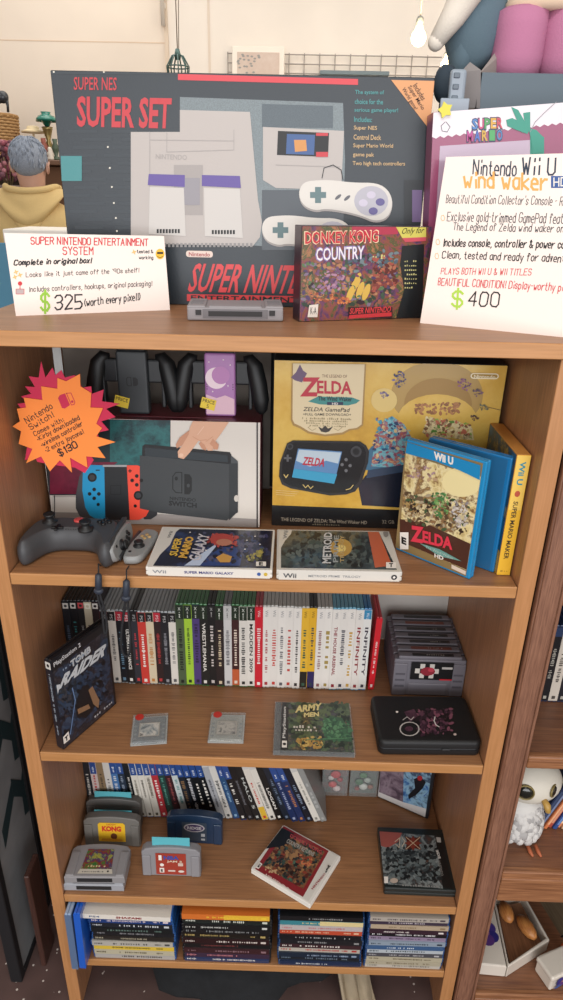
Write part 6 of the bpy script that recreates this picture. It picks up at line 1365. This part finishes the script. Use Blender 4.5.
# below the bottom shelf: dark bag and beige cloth
FB = M('#1a1c1f', .95, vary=.3, bscale=40, bump=.4)
def heap(name, label, cat, cx, cy, rx, ry, h, m, seed, n=36, k=18):
    rn = random.Random(seed); ph = [rn.uniform(0, 6.28) for _ in range(8)]
    vs = []; fs = []
    for j in range(k+1):
        t = j/k
        for i in range(n):
            a = 2*PI*i/n; r = (1-t**2.2)**.5 if t < 1 else 0
            w = 1+.10*math.sin(3*a+ph[0])+.06*math.sin(7*a+ph[1]+t*3)+.03*math.sin(13*a+ph[2])
            z = h*t*(1+.12*math.sin(4*a+ph[3])*(1-t)+.06*math.sin(9*a+ph[4]))
            vs.append((rx*r*w*math.cos(a), ry*r*w*math.sin(a), max(0, z)+.004*math.sin(11*a+t*14+ph[5])*(t > 0)*(1-t)))
    for j in range(k):
        for i in range(n): fs.append((j*n+i, j*n+(i+1) % n, (j+1)*n+(i+1) % n, (j+1)*n+i))
    fs.append(tuple(range(n))[::-1])
    mb = MB(); mb.add(vs, fs, m, True); o = mb.build(name); o.location = (cx, cy, FL); tag(o, label, cat); return o
heap('cloth_bag', 'dark slumped cloth bag on the floor under the bottom shelf', 'bag', -.045, .150, .250, .135, .132, FB, 1)
mb = MB(); CL = M('#a3947c', .9, bump=.3, bscale=60, vary=.1)
nn = 14; vs = []; fs = []
for i in range(nn+1):
    for j in range(nn+1):
        a = i/nn; b2 = j/nn
        x = .150+a*.070+.035*b2; y = .110-.12*b2+.03*a; z = FL+.012+.100*(1-b2)**1.2+.012*math.sin(a*16+b2*3)+.006*math.sin(a*31)
        vs.append((x, y, max(FL+.002, z)))
for i in range(nn):
    for j in range(nn): q = i*(nn+1)+j; fs.append((q, q+nn+1, q+nn+2, q+1))
mb.add(vs, fs, CL, True); o = rebase(mb.build('folded_cloth')); tag(o, 'crumpled beige cloth spilling from beneath the bottom shelf', 'cloth')
md = o.modifiers.new('s', 'SOLIDIFY'); md.thickness = .004

# ================================================================== BACKGROUND
# picture on the wall
def onwall(u, v, y=4.58): return at(u, v, y=y)
a = onwall(232, 46); b2 = onwall(284, 90)
a = onwall(232, 46, 4.53); b2 = onwall(284, 90, 4.53)
root = thing('framed_picture', 'pale framed picture with dark leafy corner on the back wall', 'picture', (a.x, 4.52, b2.z))
mb = MB(); mb.box(a.x, b2.x, 4.520, 4.540, b2.z, a.z, M('#efe6da', .6), .004); mb.build('frame', root, True)
mb = MB(); mb.box(a.x+.035, b2.x-.035, 4.516, 4.521, b2.z+.035, a.z-.035, art(['#d8c8bc', '#cdb8aa', '#dccfc2'], 3, .6, 50))
f = Face(mb, (a.x, 4.5155, a.z), (1, 0, 0), (0, 0, 1), .001)
rn = random.Random(9)
for k in range(26): f.ell2(.04+rn.uniform(0, .16), -.05-rn.uniform(0, .14)*(1 if k % 2 else .6), .010, .006, M('#9a9894', .7), 1, 7)
mb.build('print', root, True)
# wire grid
a = onwall(228, 54); b2 = onwall(437, 100)
root = thing('wire_grid', 'white-grey wire display grid fixed to the back wall', 'wire grid', (a.x, 4.55, b2.z))
mb = MB(); WG = M('#a89f98', .5, metal=.2); z = a.z
k = 0
while z > b2.z: mb.tube([(a.x, 4.555, z), (b2.x, 4.555, z)], .0035, WG, 6); z -= .055; k += 1
x = a.x
while x < b2.x: mb.tube([(x, 4.562, b2.z), (x, 4.562, a.z+.01)], .0035, WG, 6); x += .105
mb.build('grid', root, True)
a = onwall(320, 70.5, 4.4); b2 = onwall(389, 74, 4.4)
mb = MB(); mb.box(a.x, b2.x, 4.38, 4.52, b2.z-.012, a.z, M('#6f7e84', .6), .003); 
for xx in (a.x+.05, b2.x-.05): mb.box(xx-.01, xx+.01, 4.4, 4.555, b2.z-.03, b2.z-.01, M('#6f7e84', .6))
tag(rebase(mb.build('wall_shelf')), 'thin grey shelf hooked on the wire grid', 'shelf')
# pipe on the wall
a = onwall(162, 0, 4.55); b2 = onwall(163, 26, 4.55)
mb = MB(); mb.tube([(a.x, 4.55, 3.3), (a.x, 4.55, b2.z)], .014, M('#d9d0c4', .5), 10); mb.box(a.x-.02, a.x+.02, 4.56, 4.6, b2.z+.1, b2.z+.13, M('#d9d0c4', .5)); tag(rebase(mb.build('wall_pipe')), 'thin pale pipe running down the wall left of the corner', 'pipe')
# cage pendant
CY_ = 3.0; c = at(178, 67, y=CY_); r = .055
root = thing('pendant_lamp', 'small wire cage pendant hanging above the dark boxed console', 'pendant lamp', (c.x, CY_, c.z-.06))
KM = M('#4c6460', .4, metal=.5)
mb = MB()
for k in range(9):
    a = 2*PI*k/9; mb.tube([(c.x, CY_, c.z+.055), (c.x+.5*r*math.cos(a), CY_+.5*r*math.sin(a), c.z+.045), (c.x+r*math.cos(a), CY_+r*math.sin(a), c.z), (c.x+r*.9*math.cos(a), CY_+r*.9*math.sin(a), c.z-.05)], .0035, KM, 6)
for zz_, rr_ in ((0, r), (-.05, r*.9)): mb.tube([(c.x+rr_*math.cos(2*PI*k/20), CY_+rr_*math.sin(2*PI*k/20), c.z+zz_) for k in range(21)], .003, KM, 6)
mb.build('cage', root, True)
mb = MB(); mb.lathe([(.014, .03), (.016, .05), (.010, .075)], KM, 14, Matrix.Translation((c.x, CY_, c.z))); mb.build('socket', root, True)
mb = MB(); mb.tube([(c.x, CY_, c.z+.07), (c.x+.004, CY_, 3.4)], .0025, M('#8a7a6a', .6), 6); mb.tube([(c.x+.006, CY_, c.z+.05), (c.x+.05, CY_, 3.4)], .002, M('#8a7a6a', .6), 6); mb.build('cord', root, True)
# lit bulbs
def bulb(label, u, v, y, r):
    c = at(u, v, y=y); root = thing('pendant_bulb', label, 'light bulb', (c.x, y, c.z-r))
    mb = MB(); mb.lathe([(.002, -r), (r*.5, -r*.87), (r*.87, -r*.5), (r, 0), (r*.87, r*.5), (r*.55, r*.9), (r*.42, r*1.3)], M('#ffe6b8', .3, emit=9, name='glowing_glass'), 20, Matrix.Translation(c)); mb.build('bulb', root, True)
    mb = MB(); mb.lathe([(r*.42, r*1.3), (r*.5, r*1.4), (r*.5, r*2.1), (r*.3, r*2.4)], M('#6a6c66', .5), 14, Matrix.Translation(c)); mb.build('socket', root, True)
    mb = MB(); mb.tube([c+Vector((0, 0, r*2.3)), Vector((c.x, y, 3.4))], .0035, M('#8a8478', .6), 6); mb.build('cord', root, True)
    l = bpy.data.lights.new('bulb_light', 'POINT'); l.energy = 12; l.color = (1, .8, .55); l.shadow_soft_size = .05; lo = bpy.data.objects.new('bulb_light', l); COL.objects.link(lo); lo.location = c+Vector((0, -.09, -.02))
bulb('glowing pendant bulb on a thin cord against the back wall', 418.5, 38, 3.0, .036)
bulb('glowing bulb low behind the small dark figurine', 445, 66, 3.4, .026)

# left background: shelving with basket, vase, lamp, trinkets
DKW = wood('far_shelf_wood', '#5a4030', '#82604a', 'x')
root = thing('display_shelf', 'wooden display shelf with basket and trinkets behind the person', 'shelf unit', (-1.75, 3.85, 0))
mb = MB(); zs1 = at(8, 156, y=3.8).z; zs2 = at(50, 160, y=3.8).z
mb.box(-2.30, -1.62, 3.78, 4.15, zs1-.03, zs1, DKW, .004); mb.build('shelf_board', root, True)
mb = MB(); mb.box(-1.62, -1.20, 3.78, 4.15, zs2-.03, zs2, DKW, .004); mb.build('shelf_board', root, True)
for zq in (.9, .45): 
    mb = MB(); mb.box(-2.30, -1.20, 3.78, 4.15, zq-.03, zq, DKW, .004); mb.build('shelf_board', root, True)
for xx in (-2.33, -1.63, -1.20):
    mb = MB(); mb.box(xx, xx+.03, 3.8, 4.15, FL, zs1 if xx < -1.7 else zs2, DKW, .004); mb.build('post', root, True)
mb = MB(); mb.box(-2.30, -1.20, 4.15, 4.16, FL, zs2, M('#4a3a30', .8)); mb.build('back_board', root, True)
# basket
BM = M('#b08a5c', .8, bump=.3, bscale=60)
a = at(0, 114, y=3.85); b2 = at(15, 150, y=3.85); bz0, bz1 = zs1, a.z
root = thing('wicker_basket', 'tall tan wicker basket on the shelf at the left edge', 'basket', (b2.x-.19, 3.97, bz0+.001))
mb = MB(); hB = bz1-bz0
for lay in range(14):
    z = .004+lay*(hB-.01)/13; ring = []
    for k in range(49):
        a2 = 2*PI*k/48; rr_ = .165+.01*(z/hB)+.005*(1 if (k+lay) % 2 else -1); ring.append((rr_*math.cos(a2), rr_*.85*math.sin(a2), z))
    mb.tube(ring, (hB-.01)/13*.52, BM, 6)
mb.build('weave', root)
mb = MB(); mb.lathe([(.15, .002), (.155, hB*.5), (.16, hB-.01), (.15, hB-.012), (.14, .01)], M('#7a5a38', .9), 30, ay=.84); mb.build('lining', root)
mb = MB(); mb.tube([(.176*math.cos(2*PI*k/40), .15*math.sin(2*PI*k/40), hB) for k in range(41)], .010, M('#a07a4c', .8), 8); mb.build('rim', root)
# dark shoe on the basket
root = thing('shoe', 'dark high-heeled shoe resting on top of the wicker basket', 'shoe', (b2.x-.10, 3.90, bz1+.012), (0, 0, R(8)))
SH = M('#22262e', .4, coat=.4)
mb = MB(); mb.tube([(-.14, 0, .035), (-.09, 0, .03), (-.03, 0, .05), (.03, 0, .085), (.06, 0, .10)], [.012, .030, .028, .030, .022], SH, 14); mb.ball((.045, 0, .085), (.035, .028, .035), SH); mb.build('upper', root)
mb = MB(); mb.tube([(.062, 0, .085), (.068, 0, .04), (.066, 0, .004)], [.016, .008, .008], SH, 10); mb.build('heel', root)
# dried flowers / pinkish bunch under basket in front
root = thing('dried_flowers', 'dusty pink bunch of dried flowers in a pot below the basket', 'dried flowers', (-1.72, 3.55, 1.20))
root.location = (at(3, 140, y=3.6).x, 3.6, FL)
mb = MB(); rn = random.Random(4); hz = at(3, 132, y=3.6).z
mb.lathe([(.08, 0), (.11, .3), (.12, hz-.25), (.10, hz-.25)], M('#6a5a54', .8), 16); mb.build('pot', root)
mb = MB()
for k in range(90):
    a2 = rn.uniform(0, 2*PI); rr_ = rn.uniform(0, .10); z = hz-.22+rn.uniform(0, .2); mb.ball((rr_*math.cos(a2), rr_*math.sin(a2), z), rn.uniform(.012, .022), M(('#8a4a58', '#a8707a', '#6a4450', '#b08a88')[k % 4], .9), 7, 5)
for k in range(12): a2 = k*.55; mb.tube([(0, 0, hz-.3), (.07*math.cos(a2), .07*math.sin(a2), hz-.10)], .004, M('#6a5a40', .9), 5)
mb.build('blossoms', root)
# teal vase, brass ornament, hat-like dish lamp, figurines
def lathe_thing(name, label, cat, u, v0, v1, y, prof, m, n=24):
    """prof in fractions of height"""
    p = at(u, v0, y=y); q = at(u, v1, y=y); h = p.z-q.z
    mb = MB(); mb.lathe([(r*h, z*h) for r, z in prof], m, n); o = mb.build(name); o.location = (q.x, y, q.z); return tag(o, label, cat)
zb = zs2+.002
def on_shelf(name, label, cat, u, v0, y, prof, m, part=None):
    p = at(u, v0, y=y); h = p.z-zb; mb = MB(); mb.lathe([(r*h, z*h) for r, z in prof], m, 24); o = mb.build(name); o.location = (p.x, y, zb); return tag(o, label, cat)
root = thing('table_lamp', 'teal glass globe lamp with brass stem behind the console box corner', 'lamp', (at(47.5, 130, y=3.9).x, 3.9, zb))
p = at(48, 112, y=3.9); q = at(48, 127, y=3.9); h = p.z-q.z
mb = MB(); mb.lathe([(.012, 0), (.05, .06*1), (.066, h*.35), (.060, h*.6), (.034, h*.8), (.026, h*.88), (.032, h)], M('#1f7a6a', .15, coat=.8), 28, Matrix.Translation((0, 0, q.z-zb))); mb.build('glass_globe', root)
mb = MB(); hh = q.z-zb; mb.lathe([(.045, 0), (.046, .01), (.02, .02), (.012, hh*.3), (.024, hh*.45), (.012, hh*.6), (.03, hh*.92), (.034, hh)], M('#8a7a50', .3, metal=.8), 20); mb.build('brass_stem', root)
on_shelf('straw_hat', 'pale cream round hat shape on a stand above the person', 'hat', 32.5, 126, 3.95, [(.10, 0), (.10, .02), (.03, .04), (.03, .78), (.36, .80), (.38, .84), (.30, .87), (.2, .9), (.19, .97), (.15, 1)], M('#e2cfa8', .8))
on_shelf('figurine', 'small white figurine on the shelf beside the person', 'figurine', 49.5, 147, 3.82, [(.3, 0), (.32, .1), (.22, .3), (.3, .5), (.16, .68), (.2, .85), (.1, 1)], M('#d8d0c4', .5))
on_shelf('candlestick', 'dark green ornament between the lamp and the white figurine', 'ornament', 54.5, 139, 3.84, [(.2, 0), (.22, .06), (.08, .2), (.16, .45), (.2, .6), (.1, .8), (.14, 1)], M('#4a5a4a', .4))
on_shelf('red_jar', 'reddish jar on the shelf left of the teal lamp', 'jar', 43, 138, 3.84, [(.16, 0), (.22, .2), (.22, .6), (.12, .8), (.12, 1)], M('#8a4a3c', .5))
mb = MB(); a = at(53, 158, y=3.86); mb.box(a.x-.10, a.x+.12, 3.82, 4.0, zs2-.30, zs2-.035, M('#6a4a34', .7), .004); tag(rebase(mb.build('wooden_box')), 'dark brown wooden box on the far shelf beneath the figurines', 'box')

# table with goods, lower left
root = thing('display_table', 'white-clothed display table in front of the person', 'table', (-1.0, 2.2, 0))
tp = at(10, 268, y=2.0)
TH = .98
mb = MB(); mb.box(-1.75, -.35, 1.75, 2.55, TH-.03, TH, M('#dfe0dc', .6), .006); mb.build('table_top', root, True)
for xx in (-1.70, -.44):
    for yy in (1.8, 2.46): mb = MB(); mb.box(xx, xx+.05, yy, yy+.05, FL, TH-.03, M('#8a7a68', .6)); mb.build('leg', root, True)
a = at(0, 262, y=1.95); b2 = at(7, 250, y=1.95)
mb = MB(); mb.box(a.x-.3, b2.x+.02, 1.95, 1.97, TH+.001, at(5, 243, y=1.95).z, M('#4a86a4', .4, coat=.3), .003)
f = Face(mb, (a.x-.3, 1.9495, TH), (1, 0, 0), (0, 0, 1), .0008); f.poly2([(.01, .01), (.3, .01), (.3, .10), (.01, .12)], art(['#2c6a8c', '#7ab0c4', '#d0d8d8', '#3a5a5a'], 14, .4, 55), 1)
tag(rebase(mb.build('display_board')), 'blue picture board standing on the white table at the left edge', 'board')
mb = MB(); a = at(53, 232, y=2.1); mb.box(a.x-.17, a.x+.22, 2.0, 2.3, TH+.001, at(55, 229, y=2.1).z, M('#eeeae2', .7), .004); tag(rebase(mb.build('white_carton')), 'white carton on the table just below the yellow hoodie', 'carton')

# ------------------------------------------------------------------ person, seen from behind
PX = at(27, 150, y=3.1).x; HT = at(27, 135.5, y=3.1).z
SK = M('#c49a86', .6); HOOD = M('#cbb07a', .9, bump=.4, bscale=300, vary=.06); HAIR = M('#8e97a6', .9, bump=.6, bscale=250, vary=.25)
S = (HT-FL)/1.80
root = thing('person', 'person seen from behind with short grey hair wearing a yellow hoodie', 'person', (PX, 3.1, FL), (0, 0, R(4)), None); root.scale = (S, S, S)
# body as one continuous skin
J = {'pel': ((0, 0, .96), .13), 'sp1': ((0, .0, 1.10), .125), 'sp2': ((0, .0, 1.25), .135), 'sp3': ((0, 0, 1.38), .12), 'nk': ((0, .01, 1.50), .058), 'hd0': ((0, .025, 1.575), .066), 'hd1': ((0, .02, 1.66), .086), 'hd2': ((0, .015, 1.725), .078)}
E_ = [('pel', 'sp1'), ('sp1', 'sp2'), ('sp2', 'sp3'), ('sp3', 'nk'), ('nk', 'hd0'), ('hd0', 'hd1'), ('hd1', 'hd2')]
for s in (-1, 1):
    t = 'L' if s < 0 else 'R'
    J['hip'+t] = ((s*.095, 0, .90), .088); J['kn'+t] = ((s*.105, .01, .50), .058); J['an'+t] = ((s*.11, -.02, .09), .038); J['ft'+t] = ((s*.115, .06, .045), .036); J['to'+t] = ((s*.118, .15, .030), .028)
    J['sh'+t] = ((s*.185, 0, 1.425), .062); J['el'+t] = ((s*.235, .0, 1.14), .043); J['wr'+t] = ((s*.215, .17, .965), .028); J['pm'+t] = ((s*.205, .235, .945), .030)
    E_ += [('pel', 'hip'+t), ('hip'+t, 'kn'+t), ('kn'+t, 'an'+t), ('an'+t, 'ft'+t), ('ft'+t, 'to'+t), ('sp3', 'sh'+t), ('sh'+t, 'el'+t), ('el'+t, 'wr'+t), ('wr'+t, 'pm'+t)]
    for k, (dx, dy, dz, r) in enumerate(((-.028, .050, .008, .0085), (-.010, .062, .006, .009), (.008, .058, .004, .0088), (.024, .046, 0, .0078))):
        a1 = 'f%d%s' % (k, t); a2 = 'g%d%s' % (k, t); a3 = 'h%d%s' % (k, t)
        bx = s*.205
        J[a1] = ((bx+dx, .235+dy*.5, .945+dz), r*1.15); J[a2] = ((bx+dx*1.1, .235+dy, .940+dz), r); J[a3] = ((bx+dx*1.1, .235+dy*1.35, .922+dz), r*.85)
        E_ += [('pm'+t, a1), (a1, a2), (a2, a3)]
    J['t1'+t] = ((s*(.205-.036), .225, .940), .011); J['t2'+t] = ((s*(.205-.048), .255, .930), .009); E_ += [('pm'+t, 't1'+t), ('t1'+t, 't2'+t)]
names = list(J); me = bpy.data.meshes.new('body'); me.from_pydata([J[n][0] for n in names], [(names.index(a), names.index(b)) for a, b in E_], [])
bo = bpy.data.objects.new('body', me); COL.objects.link(bo); bo.parent = root
sk = bo.modifiers.new('skin', 'SKIN'); sk.use_smooth_shade = True
for i, n in enumerate(names):
    r = J[n][1]; me.skin_vertices[0].data[i].radius = (r, r) if n not in ('sp1', 'sp2', 'sp3', 'pel') else (r*1.15, r*.8)
    me.skin_vertices[0].data[i].use_root = (n == 'pel')
ss = bo.modifiers.new('sub', 'SUBSURF'); ss.levels = 2; ss.render_levels = 2; me.materials.append(SK)
# hair cap with strands
mb = MB(); mb.ball((0, .004, 1.700), (.090, .104, .098), HAIR, 32, 20)
rn = random.Random(12)
for k in range(260):
    a = rn.uniform(0, 2*PI); e = rn.uniform(-.35, 1.4); c_ = Vector((.088*math.cos(e)*math.cos(a), .102*math.cos(e)*math.sin(a), .096*math.sin(e)))
    if a < PI and e < .45 and abs(a-PI/2) < 1.0: continue
    c0 = Vector((0, .004, 1.700))+c_; d = (Vector((0, 0, -1))-c_.normalized()*(-c_.normalized().z)).normalized() if e > .3 else Vector((0, 0, -1))
    mb.tube([c0, c0+c_.normalized()*.004+d*.014, c0+d*.028], [.0040, .0038, .001], HAIR, 5)
mb.build('hair', root)
for s in (-1, 1):
    mb = MB(); mb.ball((s*.088, .018, 1.655), (.010, .018, .030), SK, 12, 10); mb.tube([(s*.094, .030, 1.672), (s*.099, .016, 1.682), (s*.098, .002, 1.665), (s*.093, .010, 1.634)], .0045, SK, 6); mb.build('ear', root)
mb = MB(); mb.tube([(0, .105, 1.675), (0, .118, 1.650), (0, .126, 1.632), (0, .108, 1.622)], [.008, .010, .014, .008], SK, 10); mb.build('nose', root)
for s in (-1, 1): mb = MB(); mb.ball((s*.032, .094, 1.672), .012, M('#e8e4e0', .3), 12, 8); mb.ball((s*.032, .1045, 1.672), .0045, M('#3a3028', .3), 8, 6); mb.build('eye', root)
mb = MB(); mb.tube([(-.024, .098, 1.595), (0, .106, 1.594), (.024, .098, 1.595)], [.003, .007, .003], M('#a8685e', .5), 8); mb.build('mouth', root)
# hoodie: torso loft
def loft(secs, m, n=40, name='x', parent=None, fold=.004, ph=0):
    vs = []; fs = []
    for k, (cx, cy, z, rx, ry) in enumerate(secs):
        for i in range(n):
            a = 2*PI*i/n; w = 1+fold/rx*math.sin(9*a+ph+z*7)+fold*.6/rx*math.sin(17*a+z*13)
            sx = math.cos(a); sy = math.sin(a); e = .85
            vs.append((cx+rx*w*math.copysign(abs(sx)**e, sx), cy+ry*w*math.copysign(abs(sy)**e, sy), z))
    for k in range(len(secs)-1):
        for i in range(n): a = k*n+i; b = k*n+(i+1) % n; fs.append((a, b, b+n, a+n))
    fs.append(tuple(range(n))[::-1]); fs.append(tuple((len(secs)-1)*n+i for i in range(n)))
    mb = MB(); mb.add(vs, fs, m, True); return mb
tors = loft([(0, 0, .86, .175, .125), (0, 0, .88, .19, .14), (0, 0, .93, .18, .13), (0, 0, 1.0, .20, .15), (0, 0, 1.15, .20, .15), (0, -.002, 1.28, .215, .15), (0, -.004, 1.36, .228, .145), (0, -.004, 1.42, .232, .125), (0, -.002, 1.455, .205, .10), (0, 0, 1.485, .145, .085), (0, .004, 1.51, .085, .075)], HOOD)
for s in (-1, 1):
    tors.tube([(s*.165, 0, 1.425), (s*.215, 0, 1.40), (s*.245, 0, 1.30), (s*.258, .0, 1.20), (s*.255, .02, 1.12), (s*.240, .10, 1.03), (s*.222, .165, .975), (s*.219, .18, .968)], [.068, .078, .072, .066, .066, .056, .046, .038], HOOD, 18)
tors.build('hoodie', root)
# the hood lying on the back (towards the camera)
mb = MB()
vs = []; fs = []; n = 30; k = 16
for j in range(k+1):
    t = j/k
    for i in range(n+1):
        a = PI*(1+ i/n)              # back half, left to right
        wr = .118+.050*math.sin(PI*min(1, t*1.15))          # bulges outwards
        drop = 1.545-.235*t*(abs(math.sin(a))**1.4)-.05*t+.02*math.cos(a)**2
        fold = .010*math.sin(t*15+abs(math.cos(a))*3)*math.sin(PI*t)
        vs.append(((wr*1.10+fold-.03*t*t)*math.cos(a), -.0+(wr*.93+fold-.045*max(0, t-.55)*2)*math.sin(a)*1.0, drop))
for j in range(k):
    for i in range(n): q = j*(n+1)+i; fs.append((q, q+1, q+n+2, q+n+1))
mb.add(vs, fs, HOOD, True)
mb.tube([((.122+.006*math.sin(5*a))*1.08*math.cos(a), (.112)*math.sin(a), 1.545+.02*math.cos(a)**2-.02*max(0, math.sin(a))) for a in [2*PI*i/36 for i in range(37)]], .017, HOOD, 10)
mb.tube([(.10*math.cos(a), -.02+.105*math.sin(a), 1.50-.06*abs(math.sin(a))) for a in [PI*(1+i/24) for i in range(25)]], .020, HOOD, 10)
mb.tube([(.085*math.cos(a), -.035+.115*math.sin(a), 1.485-.115*abs(math.sin(a))) for a in [PI*(1+i/24) for i in range(25)]], .018, HOOD, 10)
mb.build('hood', root)
tr = loft([(0, 0, .80, .17, .12), (0, 0, .90, .175, .125), (0, 0, .96, .165, .12)], M('#2c3444', .9))
for s in (-1, 1): tr.tube([(s*.09, 0, .88), (s*.10, .01, .50), (s*.105, -.01, .10), (s*.105, -.01, .075)], [.105, .075, .06, .056], M('#2c3444', .9), 16)
tr.build('trousers', root)
for s in (-1, 1): mb = MB(); mb.tube([(s*.11, -.06, .045), (s*.11, -.02, .055), (s*.115, .07, .05), (s*.118, .16, .035), (s*.118, .19, .03)], [.03, .048, .048, .040, .022], M('#3a3634', .6), 14); mb.build('shoe', root)

# ================================================================== LIGHT
w = bpy.data.worlds.new('shop_daylight'); SC.world = w; w.use_nodes = True
bg = w.node_tree.nodes['Background']; bg.inputs[0].default_value = (1.0, .94, .88, 1); bg.inputs[1].default_value = .62
def area(name, loc, target, sx, sy, e, col):
    l = bpy.data.lights.new(name, 'AREA'); l.shape = 'RECTANGLE'; l.size = sx; l.size_y = sy; l.energy = e; l.color = col
    o = bpy.data.objects.new(name, l); COL.objects.link(o); o.location = loc
    o.rotation_euler = (Vector(target)-Vector(loc)).to_track_quat('-Z', 'Y').to_euler(); return o
area('front_fill', (0.3, -4.0, 1.6), (0, 0, 1.2), 5, 2.4, 150, (.96, .97, 1.0))  # unseen fill light added behind the camera to brighten the shelf fronts
area('overhead_fill', (0.0, -.95, 2.75), (0, .1, 1.1), 1.3, .6, 15, (1, .94, .87))  # added fill, out of view, so upper shelves get more light than lower
area('overhead_fill', (-.8, 3.0, 3.3), (-.6, 3.2, 0), 3.5, 1.2, 34, (1, .95, .88))  # invented overhead fill to brighten the far part of the room
area('overhead_fill', (1.2, 3.2, 3.3), (1.2, 4.2, 1.5), 2.0, 1.0, 15, (1, .95, .88))  # another added fill, aimed at the back wall on the right
vs_ = SC.view_settings; vs_.view_transform = 'Standard'; vs_.look = 'None'; vs_.gamma = 1; vs_.exposure = -.08; vs_.use_curve_mapping = False
